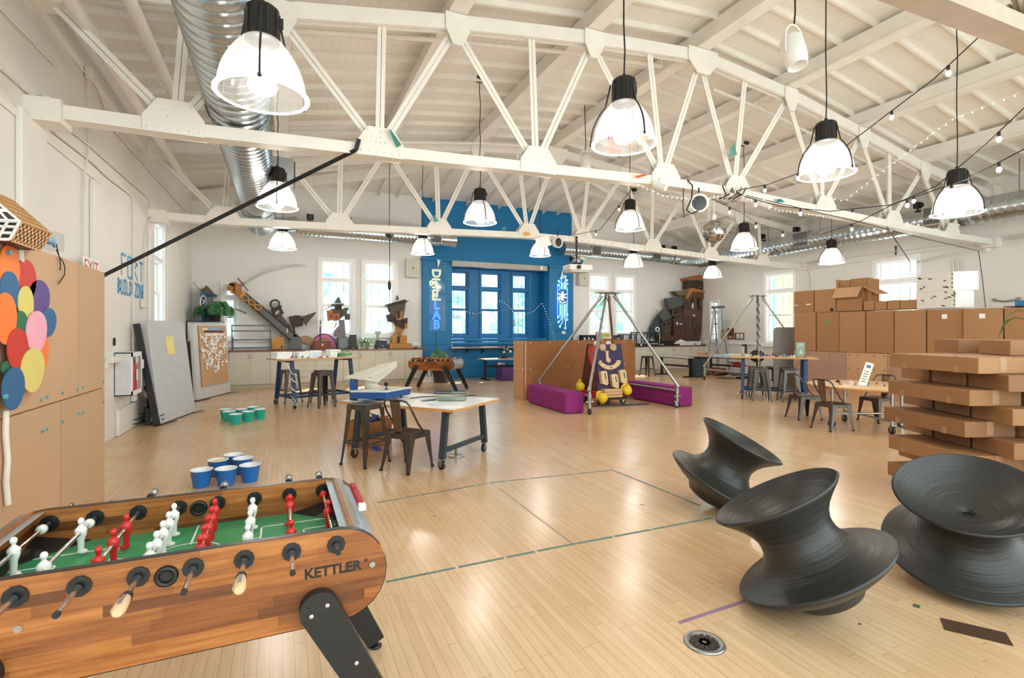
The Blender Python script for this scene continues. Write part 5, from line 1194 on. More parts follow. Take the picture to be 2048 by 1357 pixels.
def paper(px,py,w,d,a,mat,label):
    p=fl(px,py,.742); mb=MB(); mb.box((-w/2,-d/2,0),(w/2,d/2,.003)); mb.m(P('print_blue','6f86b8',.6))
    for k in range(4): mb.box((-w*.4,-d*.35+k*d*.2,.003),(w*(.1+.08*k),-d*.3+k*d*.2,.0035))
    mb.mats[0]=mat; solo('paper_sheet',mb.xf(T(*p)@RZ(a)),None,label,'paper',loc=None)
paper(853,803,.3,.2,-.2,PAPER,'printed sheet beside the wing simulator on the low worktable'); paper(880,808,.28,.2,.3,P('bluish_paper','d4d8e8',.6),'bluish printed sheet before the clear tray'); paper(905,815,.26,.18,-.4,PAPER,'printed sheet near the front corner of the low worktable')
mb=MB(); p=fl(843,803,.745); mb.bar(p,fl(868,799,.76),.1,.012); solo('tablet',mb,P('tablet_dark','2a2f48',.3),'dark tablet beside the wing simulator','tablet')
# carton of paper stars below it
p=fl(742,893); r=thing('open_carton','open kraft carton full of folded paper stars under the low worktable','carton',(p.x,p.y+.15,0),.5)
mb=MB()
for a in (((-.25,-.2,0),(.25,-.19,.36)),((-.25,.19,0),(.25,.2,.36)),((-.25,-.2,0),(-.24,.2,.36)),((.24,-.2,0),(.25,.2,.36)),((-.25,-.2,0),(.25,.2,.01))): mb.box(*a)
obj('carton_body',mb,KRAFT3,r)
mb=MB(); mb.add([(-.25,-.2,.36),(.25,-.2,.36),(.27,-.32,.30),(-.27,-.32,.30)],[(0,1,2,3)]); mb.add([(.25,-.2,.36),(.25,.2,.36),(.36,.22,.33),(.36,-.22,.33)],[(0,1,2,3)]); obj('carton_flap',mb,KRAFT3,r,solid=.005)
for i,(c_,nm) in enumerate((('1f8a84','teal'),('2f9f9a','light teal'),('e0446a','pink'),('3f5fae','blue'),('5f8a4a','green'),('2b6f6a','dark teal'),('f0a03a','orange'))):
    q=WM[r.name]@Vector((-.17+.06*i,(-.08,.05,.0)[i%3],.36+.02*(i%2))); star(c_,q,.12,nm+' folded paper star in the open carton under the low worktable')
p=fl(742,897)+Vector((.05,-.15,.03)); star('3347b0',p,.09,'blue folded paper star on the floor below the open carton')
C.objects[-1]['group']='loose paper star'
YC=16.85; HT=1.115; YT=17.40
def pX(px,Y): return atY(px,600,Y).x
def box_unit(nm,label,x0,x1,y0,z0,z1,kind,mat=CREAM,g=None,deep=None):
    """cabinet with a toe kick; kind: 'd' one door, 'dd' two, 'w3' drawers"""
    y1=YB-.06; r=thing(nm,label,'cabinet',((x0+x1)/2,y0,0),0,g); mb=MB(); mb.box((x0+.002,y0+.02,z0+.11),(x1-.002,y1,z1)); mb.box((x0+.002,y0+.08,0),(x1-.002,y1,z0+.11)); obj('carcass',mb,mat,r,w=True)
    def front(a,b,za,zb,part,hd):
        mb=MB(); mb.box((a+.004,y0,za+.004),(b-.004,y0+.02,zb-.004)); f=.06
        d=obj(part,mb,mat,r,w=True); mb=MB()
        for q in (((a+.004,za+.004),(a+f,zb-.004)),((b-f,za+.004),(b-.004,zb-.004)),((a+f,zb-f),(b-f,zb-.004)),((a+f,za+.004),(b-f,za+f))): mb.box((q[0][0],y0-.006,q[0][1]),(q[1][0],y0,q[1][1]))
        obj('panel_frame',mb,mat,d,w=True)
        mb=MB()
        if hd in('l','r'):
            hx=a+.04 if hd=='l' else b-.04; mb.tube([(hx,y0-.006,zb-.08),(hx,y0-.03,zb-.09),(hx,y0-.03,zb-.19),(hx,y0-.006,zb-.2)],.006,6)
        else: mb.tube([((a+b)/2-.07,y0-.006,(za+zb)/2),((a+b)/2-.06,y0-.03,(za+zb)/2),((a+b)/2+.06,y0-.03,(za+zb)/2),((a+b)/2+.07,y0-.006,(za+zb)/2)],.006,6)
        obj('handle',mb,STEEL,d,w=True)
    za=z0+.11; m=(x0+x1)/2
    if kind=='d': front(x0,x1,za,z1,'door','r')
    elif kind=='dl': front(x0,x1,za,z1,'door','l')
    elif kind=='dd': front(x0,m,za,z1,'door','r'); front(m,x1,za,z1,'door','l')
    else:
        h=(z1-za)
        for q,(u,v) in enumerate(((0,.36),(.36,.68),(.68,1))): front(x0,x1,za+h*u,za+h*v,'drawer','h')
    return r
G='cream cabinets under the back counter'
ed=[458,541,585,632,687,719,750,810,845]; kd=['dd','d','w3','w3','d','dl','dd','d']
nm=['two door cream cabinet behind the blossom panel','single door cream cabinet behind the robot parts worktable','cream drawer cabinet behind the robot parts worktable, closer to the blossom panel','cream drawer cabinet behind the robot parts worktable, closer to the bay','narrow one door cream cabinet next after the drawer cabinets','one door cream cabinet behind the wing simulator','two door cream cabinet before the crouching bird sculpture','last cream cabinet beside the blue bay']
for a,b,k,l in zip(ed,ed[1:],kd,nm): box_unit('base_cabinet',l,pX(a,YC),pX(b,YC),YC,0,HT-.04,k,g=G)
WT=P('counter_wood','7d4a2b',.35,stretch=(3,30,3),var=.2)
mb=MB(); mb.box((pX(452,YC),YC-.04,HT-.04),(pX(851,YC),YB-.02,HT)); solo('worktop',mb,WT,'brown wooden counter top along the back wall beside the blue bay','worktop',bev=.004)
# tall cabinet in the corner carrying the blue head
xa,xb=XL+.05,pX(441,16.5)
r=thing('tall_cabinet','tall white cabinet in the corner behind the blossom panel','cabinet',((xa+xb)/2,16.6,0)); mb=MB(); mb.box((xa,16.3,0),(xb,17.38,1.93)); obj('carcass',mb,P('locker_white','dfe3de',.4),r,w=True); mb=MB(); mb.box((xa-.02,16.27,1.93),(xb+.02,17.4,1.96)); obj('cabinet_top',mb,DARK,r,w=True); mb=MB(); mb.box((xb-.09,16.26,.9),(xb-.06,16.3,1.1)); obj('handle',mb,STEEL,r,w=True)
def ppr(mb,pts,Y,dep):
    """prism of a pixel outline standing at distance Y, dep thick"""
    return mb.prism([(v.x,v.z) for v in (atY(x,y,Y) for x,y in pts)],dep,T(0,Y+dep,0)@RX(PI/2))
def pbx(mb,x0,y0,x1,y1,Y,dep): return ppr(mb,[(x0,y0),(x1,y0),(x1,y1),(x0,y1)],Y,dep)
def ptb(mb,pts,Y,r,n=6): return mb.tube([atY(x,y,Y) for x,y in pts],r,n)
def sculpt(nm,label,cat,base,parts):
    r=thing(nm,label,cat,base)
    for pn,mat,fs in parts:
        mb=MB()
        for f in fs: f(mb)
        obj(pn,mb,mat,r,w=True)
    return r
pp=lambda pts,Y,d:(lambda mb:ppr(mb,pts,Y,d)); pb=lambda a,b,c,d,Y,e:(lambda mb:pbx(mb,a,b,c,d,Y,e)); pt=lambda pts,Y,r:(lambda mb:ptb(mb,pts,Y,r))
D1=P('weathered_board','5b5048',.75,var=.2,scale=12); D2=P('dark_brown_board','3d2f26',.7,var=.25,scale=12); SGY=P('slate_paint','5f6568',.6,var=.12,scale=5); TANB=P('tan_board','a9743f',.65,var=.15,scale=8); OCH=P('ochre_board','c98a3a',.6,var=.1)
Yh=16.75
sculpt('head_sculpture','blue block head sculpture with a dark cap on the tall corner cabinet','sculpture',atY(405,643,Yh),[
('neck',P('head_navy','16324f',.5),[pp([(404,643),(406,600),(424,600),(428,643)],Yh,.4)]),('neck_side',P('head_pale','7d98a8',.5),[pp([(393,643),(403,612),(404,643)],Yh-.02,.3)]),
('head_block',P('head_blue','2f6ba0',.5),[pp([(400,585),(424,588),(423,617),(401,618)],Yh-.05,.45)]),
('face',SGY,[pp([(413,589),(426,596),(429,617),(413,610)],Yh-.12,.1),pp([(421,590),(433,599),(432,594)],Yh-.16,.1)]),('ear_ring',P('ear_white','dfe3ea',.5),[pt([(401+5.8*1+6*math.cos(a),604+12*math.sin(a)) for a in [2*PI*k/20 for k in range(21)]],Yh-.08,.022),pt([(405,600),(409,602),(406,608)],Yh-.09,.02)]),('ear_disc',BLACK,[pp([(407+5*math.cos(a),604+10.5*math.sin(a)) for a in [2*PI*k/18 for k in range(18)]],Yh-.065,.02)]),
('cap',D1,[pp([(399,582),(408,586),(424,587),(423,583),(412,571),(408,576),(401,579)],Yh-.1,.5)]),('brim',DARK,[pp([(412,590),(432,589),(432,592),(413,593)],Yh-.2,.5)]),('antenna',DARK,[pt([(400,581),(386,564)],Yh,.008)])])
# monstera leaves
LEAF=P('monstera_green','2f6b38',.45,var=.25,scale=5); LEAF2=P('leaf_grey_green','5f8a66',.5,var=.2); STEM=P('stem_green','4a6a3a',.6); POT=P('dark_grey_pot','4b4a47',.6)
def leaf(M,s,split=True):
    mb=MB(); L=[]
    if not split:   # strap leaf
        for i in range(7):
            t=i/6; w=.05*math.sin(PI*min(1,.12+t*.88))*s
            for q in (-1,0,1): L.append((w*q,t*s,(.35*t-.75*t*t+.02*abs(q))*s))
        return mb.add(L,[(i*3+j,i*3+j+1,i*3+4+j,i*3+3+j) for i in range(6) for j in range(2)],True,M)
    # heart shaped blade slit between its veins
    mb.grid(lambda u,v:((v-.5)*.14*s*math.sin(PI*(.1+.85*u)),u*s,-.2*u*u*s),6,2)
    for k in range(6):
        t=.06+.15*k; ln=.46*math.sin(PI*(.22+.66*t))*s
        for q in (-1,1):
            a=(0,t*s,-.2*t*t*s); dx=q*ln; e=.30*ln*(1-.3*k/6)
            P0=[(0,t*s-.02*s,a[2]),(dx*.6,t*s-.03*s+e*.3,a[2]+.04*s),(dx,t*s+e*.7,a[2]-.07*s),(dx*.92,t*s+e*.7+.07*s,a[2]-.06*s),(dx*.5,t*s+e*.5+.09*s,a[2]+.03*s),(0,t*s+.1*s,a[2]-.02*s)]
            mb.add(P0,[tuple(range(6)) if q>0 else tuple(range(6))[::-1]],False)
    return MB().add(mb.v,[f[0] for f in mb.f],False,M)
def plant(nm,label,p,ph,pr_,n,R,H,s,seed,lmat,pot=POT,potn='pot',split=True,droop=.3):
    r=thing(nm,label,'plant',p); rr=random.Random(seed)
    mb=MB(); mb.lathe([(0,0),(pr_*.78,0),(pr_,ph),(pr_*1.05,ph),(pr_*1.03,ph*.9),(0,ph*.88)],20); obj(potn,mb,pot,r)
    ml=MB(); ms=MB()
    for i in range(n):
        a=2*PI*i/n+rr.uniform(-.3,.3); q=rr.uniform(.35,1); x,y=R*q*math.cos(a),R*q*math.sin(a); z=ph+H*(1-.55*q*q)*rr.uniform(.75,1)
        ms.tube([(0,0,ph*.8),(x*.4,y*.4,ph+(z-ph)*.75),(x,y,z)],.007,5)
        M=T(x,y,z)@RZ(a-PI/2)@RX(-rr.uniform(.1,droop*2.2)); m2=leaf(M,s*rr.uniform(.75,1.15),split); ml.add(m2.v,[f[0] for f in m2.f],not split)
    obj('foliage',ml,lmat,r); obj('stem',ms,STEM,r); return r
p=atY(432,645,16.55); plant('monstera','big green monstera trailing from the tall corner cabinet',(p.x,16.5,1.965),.2,.14,20,.52,.42,.3,2,LEAF,droop=.9)
p=fl(881,765); plant('monstera','monstera in a grey pot behind the far football table',(p.x,p.y,0),.42,.26,16,.36,.85,.36,4,LEAF2,droop=.8)
p=atY(731,696,17.05); plant('spider_plant','arching green plant in a white holder on the back counter',(p.x,17.0,HT),.2,.12,60,.1,.18,.38,6,P('spider_green','6b8a55',.5,var=.3),PAPER,split=False,droop=.9)
# sword arm
Ya=17.05
sculpt('sword_arm_sculpture','long grey board arm with an ochre cuff and a fist holding a curved sword','sculpture',atY(592,697,Ya),[
('forearm',SGY,[pp([(478,592),(493,588),(600,676),(582,682)],Ya,.14)]),('arm_edge',D2,[pp([(477,593),(480,591),(585,682),(580,683)],Ya-.03,.2),pp([(492,587),(495,588),(602,676),(598,677)],Ya-.03,.2)]),
('cuff',OCH,[pp([(478,592),(489,581),(494,586),(482,598)],Ya-.05,.24)]),
('rope_scroll',OCH,[pt([(484+38*t+(5.5 if True else 0)*math.sin(t*9.4)*.75,592+38*t*.72-5*math.sin(t*9.4)*.75) for t in [k/30 for k in range(31)]],Ya-.04,.022),pt([(484+38*t-5.5*math.sin(t*9.4)*.75,592+38*t*.72+5*math.sin(t*9.4)*.75) for t in [k/30 for k in range(31)]],Ya-.04,.022)]),
('palm',TANB,[pp([(466,583),(470,566),(479,568),(482,574),(482,588),(476,592),(460,585)],Ya-.05,.24)]),
('finger',TANB,[pp([(452,580),(454,573),(459,571),(467,577),(465,584)],Ya-.1,.16)]),('finger',TANB,[pp([(454,574),(457,568),(462,567),(468,573),(466,578)],Ya-.12,.16)]),('finger',TANB,[pp([(458,569),(461,565),(466,565),(471,571),(468,575)],Ya-.12,.16)]),('finger',TANB,[pp([(464,568),(470,564),(474,566),(475,572),(470,574)],Ya-.12,.16)]),('thumb',TANB,[pp([(470,574),(476,570),(479,575),(473,584),(470,582)],Ya-.16,.14)]),
('sword_grip',TANB,[pt([(482,572),(488,566)],Ya+.03,.035)]),('crossguard',SGY,[pp([(474,557),(477,556),(497,581),(495,583)],Ya,.05)]),
('blade',P('blade_grey','9a9a94',.4,.3),[pp([(487,566),(500,556),(520,545),(540,537),(565,531),(590,528.5),(614,531),(590,531.5),(566,534.5),(542,541),(522,549),(503,560),(489,569)],Ya+.01,.03)])])
sculpt('sculpture_plinth','grey faceted plinth below the sword arm on the back counter','plinth',atY(590,698,Ya),[('plinth_block',SGY,[pp([(579,699),(580,683),(588,674),(600,675),(604,684),(603,699)],Ya-.08,.34)]),('plinth_top',SGY,[pb(587,669,596,676,Ya,.15)])])
Yr=17.12
sculpt('robot_sculpture','dark scrap wood figure with a ring head and one feathered wing','sculpture',atY(589,673,Yr),[
('head_ring',DARK,[pt([(550+9*math.cos(a),609+8.5*math.sin(a)) for a in [2*PI*k/20 for k in range(21)]],Yr-.05,.03)]),('head_disc',GREY,[pp([(551+6*math.cos(a),611+5.5*math.sin(a)) for a in [2*PI*k/14 for k in range(14)]],Yr-.04,.06)]),
('shoulder',D2,[pp([(541,620),(560,611),(568,627),(549,637)],Yr-.08,.2)]),('collar_board',D2,[pp([(543,618),(563,611),(564,614),(545,621)],Yr-.12,.24)]),('torso',D1,[pp([(549,634),(561,628),(582,655),(573,664)],Yr-.05,.16)]),
('lower_body',D2,[pp([(568,655),(578,648),(585,665),(574,670)],Yr-.06,.2)]),('chest_plate',P('chest_white','c9c6bd',.6),[pb(551,623,554,630,Yr-.1,.03),pb(555,621,558,628,Yr-.1,.03),pb(573,656,576,666,Yr-.09,.03)]),
('wing_root',D2,[pp([(577,634),(592,631),(606,633),(606,652),(584,656)],Yr-.03,.12)]),('wing_feather',D1,[pp([(600+2*k,635+2.6*k),(633-3.2*k,624+3.6*k),(634-3.4*k,626.5+3.6*k),(600+2*k,639+2.6*k)],Yr-.05+.02*(k%2),.05) for k in range(7)]),('leg',D2,[pp([(584,655),(589,655),(592,673),(588,673)],Yr,.08)])])
sculpt('oval_board','oval plywood board leaning behind the red chest','board',atY(616,690,17.2),[('board',P('oval_ply','a87f58',.5,var=.1),[pp([(616+15*math.cos(a),681+8.5*math.sin(a)+.25*15*math.cos(a)) for a in [2*PI*k/24 for k in range(24)]],17.2,.04)])])
sculpt('painted_arch','pink arch board with ochre and purple bands leaning behind the red chest','painted board',atY(650,698,17.25),[('pink_band',P('arch_pink','d77aa6',.5),[pp([(624,697)]+[(648-25*math.cos(a),697-28*math.sin(a)) for a in [PI*k/16 for k in range(17)]]+[(664,697)]+[(648+16*math.cos(a),697-20*math.sin(a)) for a in [PI*k/16 for k in range(17)]],17.25,.05)]),('ochre_band',P('arch_ochre','b8912f',.5),[pp([(632,697)]+[(648-16*math.cos(a),697-19*math.sin(a)) for a in [PI*k/16 for k in range(17)]]+[(655,697)],17.27,.03)]),('purple_edge',P('arch_purple','4d2f62',.5),[pt([(648-25.5*math.cos(a),697-28.5*math.sin(a)) for a in [PI*k/20 for k in range(21)]],17.26,.02)])])
# counter goods
def cb(nm,cat,label,x0,y0,x1,y1,Y,dep,mat,extra=(),bev=.006):
    a=atY(x0,y0,Y); b=atY(x1,y1,Y); r=thing(nm,label,cat,((a.x+b.x)/2,Y,b.z)); mb=MB(); mb.box((a.x,Y,max(b.z,HT if Y>16.5 and b.z>HT-.12 else b.z)),(b.x,Y+dep,a.z)); obj('casing',mb,mat,r,w=True,bev=bev)
    for pn,m2,fs in extra:
        mb=MB()
        for f in fs: f(mb)
        obj(pn,mb,m2,r,w=True)
    return r
cb('kraft_box','box','small square kraft box on the back counter beside the grey rack',544,675,568,699,16.95,.25,P('kraft_bright','c08a48',.7),[('tape_mark',INK,[pb(562,692,565,697,16.945,.004)])])
cb('wooden_chest','chest','red brown wooden chest with a brass latch on the back counter',628,683,661,699,16.98,.3,P('chest_red','7a2f1f',.4,var=.15),[('brass_plate',P('brass','b08a3a',.3,.8),[pb(643,688,647,693,16.965,.015)]),('lid_edge',P('chest_dark','4d1d14',.4),[pb(627.5,682.5,661.5,685,16.97,.32)])])
r=thing('twig_tree','thin white twig tree standing on the red brown chest','twig tree',atY(640.5,683,17.1)); mb=MB(); ptb(mb,[(640.5,683),(640.5,660),(641,640)],17.1,.022); obj('trunk',mb,DARK,r,w=True)
mb=MB(); rr=random.Random(9)
for k in range(22):
    y0=655-rr.random()*22; x=640.7; s=rr.choice((-1,1)); e=rr.uniform(3,9); ptb(mb,[(x,y0),(x+s*e*.5,y0-8),(x+s*e,y0-14-rr.random()*18)],17.1+rr.uniform(-.15,.15),.007,5)
obj('twig',mb,PAPER,r,w=True)
sculpt('tower_sculpture','tower of orange and grey scrap boxes with a pointed hat on the back counter','sculpture',atY(680,675,17.05),[
('lower_block',P('tower_grey','77757a',.6,var=.15),[pp([(668,674),(669,662),(678,652),(690,651),(692,675)],16.98,.25)]),('neck',P('tower_grey','77757a',.6,var=.15),[pp([(678,640),(689,640),(690,652),(679,653)],17.05,.15)]),
('box_front',P('tower_orange','b06a3f',.6),[pp([(654,621),(666,620),(666,641),(656,642)],16.95,.2),pp([(666,628),(679,627),(679,641),(668,643)],16.9,.2)]),('box_inset',P('tower_orange_dark','7d4426',.6),[pb(659,629,663,636,16.945,.01),pb(670,632,676,639,16.895,.01)]),
('upper_block',D1,[pp([(662,618),(690,618),(690,630),(679,640),(666,628)],17.0,.25),pb(688,616,697,621,17.0,.12),pb(690,628,700,640,17.02,.1),pb(684,620,694,632,16.98,.12)]),('hat_brim',D1,[pp([(664,608),(688,607),(687,611),(665,612)],16.9,.35)]),('hat_point',P('hat_slate','3f4f5a',.5),[pp([(668,606),(678,593),(683,606)],17.0,.2)]),('hat_stripe',PAPER,[pt([(668,606),(676,593)],16.98,.012)]),('face',D2,[pp([(670,611),(684,611),(683,619),(671,619)],17.0,.2)]),('arm_stick',DARK,[pt([(664,612),(658,616),(649,619)],17.0,.012),pt([(676,650),(672,646),(670,654),(668,656)],16.95,.014)])])
cb('grey_monitor','monitor','grey round edged monitor below the scrap box tower',675,675,696,698,16.95,.3,SGY,[('screen',P('screen_grey','6f7170',.3),[pb(678,677,694,696,16.94,.012)])],.03)
cb('loudspeaker','speaker','black upright loudspeaker on the back counter',700,670,713,698,16.95,.22,BLACK,[('speaker_cone',DARK,[pp([(706.5+4.5*math.cos(a),688+5*math.sin(a)) for a in [2*PI*k/16 for k in range(16)]],16.94,.012)]),('badge',PAPER,[pb(705,696,708,697,16.942,.01)])])
cb('printer','printer','white flat printer under the arching plant',716,689,748,698,16.92,.3,P('printer_white','d9d7d0',.5),[('slot',GREY,[pb(718,692,745,693.5,16.915,.006)])])
cb('t_stand','stand','grey T shaped stand between the plant and the black boxes',753,664,759,697,17.2,.06,P('stand_grey','a9b0ac',.5),[('head_plate',P('stand_grey','a9b0ac',.5),[pb(751,663,761.5,669,17.18,.1)])])
cb('black_receiver','receiver','wide black receiver under the pair of small black boxes',753,688.5,778,698,16.92,.3,BLACK,[('badge',PAPER,[pb(764,692,767,693,16.915,.006)])])
cb('small_black_box','box','small black box on the receiver, beside the T stand',752,681,762.5,688.5,17.0,.15,BLACK); cb('small_black_box','box','small black box on the receiver, beside the bird sculpture',764,681,774,688.5,17.0,.15,BLACK)
KO=P('kraft_orange','b8823f',.65,var=.1)
cb('kraft_riser','riser','long low kraft riser under the crouching bird sculpture',779,687.5,824.5,698,16.9,.35,KO)
sculpt('bird_sculpture','crouching scrap wood bird head sculpture on kraft boxes at the end of the back counter','sculpture',atY(798,687,17.0),[
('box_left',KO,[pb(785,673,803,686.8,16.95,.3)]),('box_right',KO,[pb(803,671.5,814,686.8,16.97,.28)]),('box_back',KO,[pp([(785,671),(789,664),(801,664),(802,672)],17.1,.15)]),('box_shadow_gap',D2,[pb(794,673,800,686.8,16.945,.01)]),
('neck',TANB,[pp([(787,645),(810,640),(809,656),(803,671),(799,671)],17.05,.16)]),('body',D2,[pp([(783,633),(800,640),(815,636),(815,652),(806,658),(792,651)],17.0,.22)]),('head',D1,[pp([(774,609),(812,600),(810,618),(806,640),(793,641),(782,628)],16.98,.25)]),('jaw',TANB,[pp([(792,626),(806,622),(805,638),(798,641),(793,640)],16.93,.1)]),('mouth',D2,[pp([(793,623),(801,622),(800,636),(795,639)],16.92,.08)]),
('hat_board',D2,[pp([(773,609),(811,599),(813,603),(776,612)],16.85,.45)]),('horn',D1,[pp([(792,601),(793,593),(795,590.5),(798,599)],17.05,.06),pp([(810,603),(820,600.5),(809,608)],16.98,.06)]),('wing',D2,[pp([(774,630),(782,628),(790,640),(788,646),(776,643)],16.92,.16)]),('wing',D2,[pp([(806,640),(816,638),(809,648)],16.95,.1)]),('claw',DARK,[pt([(778,643),(774,646),(776,648)],16.9,.012),pt([(781,645),(778,649),(781,650)],16.9,.012)]),('box_badge',TANB,[pp([(809,648),(815,647),(815,657),(810,658)],16.95,.1)])])
cb('small_dark_tool','tool','small dark tool at the end of the back counter beside the blue bay',828,694.5,836,697.5,16.95,.1,DARK)
r=thing('metal_rack','empty grey metal rail rack on the back counter','rack',atY(502,699,16.95))
for py in (651.5,662.5,680,697): mb=MB(); a=atY(464,py,16.95); b=atY(541,py,16.95); mb.bar((a.x,16.95,HT+(a.z-HT)),(b.x,16.95,a.z),.03,.035); obj('rail',mb,SGY,r,w=True)
for px in (464,541):
    for yy in (16.95,17.25):
        mb=MB(); a=atY(px,650,16.95); mb.bar((a.x,yy,HT),(a.x,yy,a.z if yy<17 else a.z*.8),.03,.03); obj('upright',mb,SGY,r,w=True)
# ---------- blue bay
mb=MB(); a=atY(903,527,YB-.2); b=atY(1093,534,YB-.2); mb.box((a.x,YB-.3,3.98),(b.x,YB-.12,4.18)); solo('screen_housing',mb,P('housing_grey','a5a39c',.45,.2),'long grey projection screen housing across the top of the bay windows','screen housing',bev=.02)
mb=MB(); p=atY(1083,528,YB-.35); mb.bx((0,0,0),(.1,.06,.14)); solo('sensor_box',mb.xf(T(p.x,YB-.33,4.08)),PAPER,'small white box at the end of the screen housing','sensor box')
NEY=EM('neon_yellow','ffe2a0',1.6); NEB=EM('neon_blue','3f7dff',3.); NEC=EM('neon_cyan','8fd4ff',1.6); ACR=GL('acrylic_sheet','f6fafb',.985)
YN=YB-.2
def neon_text(body,px,py,size,rot,mat,par,outline=True):
    p=atY(px,py,YN); cu=bpy.data.curves.new('neon','FONT'); cu.body=body; cu.size=size; cu.align_x='CENTER'; cu.align_y='CENTER'; cu.fill_mode='NONE'; cu.bevel_depth=.0065; cu.bevel_resolution=1; cu.resolution_u=3
    tmp=bpy.data.objects.new('tmp',cu); C.objects.link(tmp); dg=bpy.context.evaluated_depsgraph_get(); me=bpy.data.meshes.new_from_object(tmp.evaluated_get(dg)); bpy.data.objects.remove(tmp); bpy.data.curves.remove(cu)
    me.materials.clear(); me.materials.append(mat); o=bpy.data.objects.new('neon_lettering',me); C.objects.link(o); o.parent=par; o.matrix_local=WM[par.name].inverted()@(T(*p)@RX(PI/2)@RZ(rot))
    return o
p0=atY(872,600,YN); r=thing('neon_sign','neon sign reading Digital in yellow above LAB in blue on the blue pilaster','neon sign',p0)
neon_text('Digital',872,570,.43,-PI/2,NEY,r)
for ch,py in (('L',611),('A',631),('B',650)): neon_text(ch,873,py,.42,0,NEB,r)
mb=MB(); pbx(mb,858,530,891,603,YN+.03,.008); pbx(mb,858,603,891,662,YN+.03,.008); obj('acrylic_back',mb,ACR,r,w=True)
for px,py in ((861,532),(889,533),(860,575),(888,576),(860,618),(888,618),(860,661),(887,661)): mb=MB(); q=atY(px,py,YN); mb.cyl(q,(q.x,YB-.14,q.z),.016,n=8); obj('standoff',mb,STEEL,r,w=True)
mb=MB(); ptb(mb,[(872,663),(872,680),(871,698)],YN+.05,.008); obj('cord',mb,BLACK,r,w=True)
sheet([(874,519),(882,521),(876,536)],YN-.03,PAPER,'white paper pennant above the yellow neon lettering')
r=thing('neon_sign','circuit board neon sign with a yellow star on the blue pilaster','neon sign',atY(1127,610,YN))
Z=lambda L:[(1090+x/9.04,530+y/9.04) for x,y in L]
ln_=[[(300,440),(300,350),(255,305)],[(318,440),(318,340),(297,305),(295,255)],[(345,440),(345,330),(370,270),(368,230)],[(362,440),(362,340),(392,295)],[(380,440),(380,370),(395,355)],[(270,440),(270,380),(250,368)],[(270,715),(270,900),(248,935)],[(292,715),(292,985),(250,1025)],[(318,715),(318,1030),(278,1100)],[(345,715),(345,960),(372,1010),(370,1130)],[(362,715),(362,920),(395,980)],[(385,715),(385,880),(397,893)],[(245,460),(270,440)],[(400,460),(380,440)],[(250,700),(270,715)],[(395,700),(380,715)]]
mb=MB()
for L in ln_: ptb(mb,Z(L),YN,.011)
for x,y in ((250,295),(295,238),(367,212),(397,280),(402,345),(243,365),(243,945),(243,1035),(272,1115),(367,1147),(400,995),(400,903)): ptb(mb,Z([(x+15*math.cos(a),y+15*math.sin(a)) for a in [2*PI*k/12 for k in range(13)]]),YN,.01)
obj('circuit_tube',mb,NEC,r,w=True)
mb=MB()
for L in ([(305,490),(305,645)],[(328,480),(328,650)],[(240,520),(390,600)],[(240,598),(395,522)],[(262,665),(290,685),(320,690),(350,686),(380,668)]): ptb(mb,Z(L),YN-.02,.016)
obj('star_tube',mb,NEY,r,w=True); mb=MB(); ptb(mb,Z([(225,380),(225,980)]),YN+.03,.012); ptb(mb,Z([(405,400),(405,960)]),YN+.03,.012); obj('blue_glow_tube',mb,NEB,r,w=True)
mb=MB(); pbx(mb,1111,551,1139,665,YN+.03,.008); obj('acrylic_back',mb,ACR,r,w=True); mb=MB(); pbx(mb,1124,663,1131,668,YN,.04); obj('transformer',mb,PAPER,r,w=True)
sheet([(1121,556),(1126,541),(1128,558)],YN-.03,PAPER,'white paper pennant above the circuit neon sign')
for i,(px,l) in enumerate(((930,'first bay window'),(994,'middle bay window'),(1055,'third bay window'))):
    pass
festoon([atY(x,y,YB-.28) for x,y in ((904,700),(905,660),(905,620),(906,597),(915,606),(930,622),(950,627),(968,622),(978,606),(985,590),(996,600),(1012,606),(1025,622),(1045,630),(1068,622),(1084,605),(1092,625),(1100,645),(1110,680))],0,'white fairy lights swagged across the blue bay windows',r=.006,fairy=70)
mb=MB(); a=atY(900,696,17.2); b=atY(1100,693,17.2); mb.box((a.x,17.0,1.08),(b.x,YB-.02,1.12)); r=thing('wall_shelf','long wooden shelf under the blue bay windows','shelf',((a.x+b.x)/2,17.2,1.08)); obj('shelf_board',mb,P('shelf_wood','b08468',.5,var=.1),r,w=True)
for px in (935,965,1010): mb=MB(); q=pX(px,17.3); mb.prism([(17.05,1.075),(17.42,1.075),(17.42,.85)],.02,Matrix(((0,0,1,q),(1,0,0,0),(0,1,0,0),(0,0,0,1)))); obj('bracket',mb,BLUE,r,w=True)
r=thing('desk','pale desk on a black T leg in the blue bay','desk',(7.3,16.5,0)); x0=atY(968,718,16.15).x; mb=MB(); mb.box((x0,16.1,.7),(x0+1.9,16.85,.735)); obj('desk_top',mb,P('desk_maple','c9a688',.5,var=.08),r,w=True,bev=.004)
for x in (x0+.18,x0+1.7):
    mb=MB(); mb.bar((x,16.5,.03),(x,16.5,.7),.07,.05); mb.box((x-.04,16.15,0),(x+.04,16.85,.035)); obj('leg',mb,DARK,r,w=True)
mb=MB(); mb.box((x0+.18,16.48,.42),(x0+1.7,16.52,.5)); obj('stretcher',mb,DARK,r,w=True)
r=thing('desk_robot','small white robot arm with black joints on the bay desk','robot arm',atY(1010,716,16.5)); mb=MB(); pl=[(1009,715),(1009,709),(1007,700),(1012,696),(1016,702),(1022,704)]; ptb(mb,pl,16.5,.045); obj('arm_link',mb,PAPER,r,w=True); mb=MB()
for x,y in pl[1:5]: mb.sph(atY(x,y,16.42),.05,10)
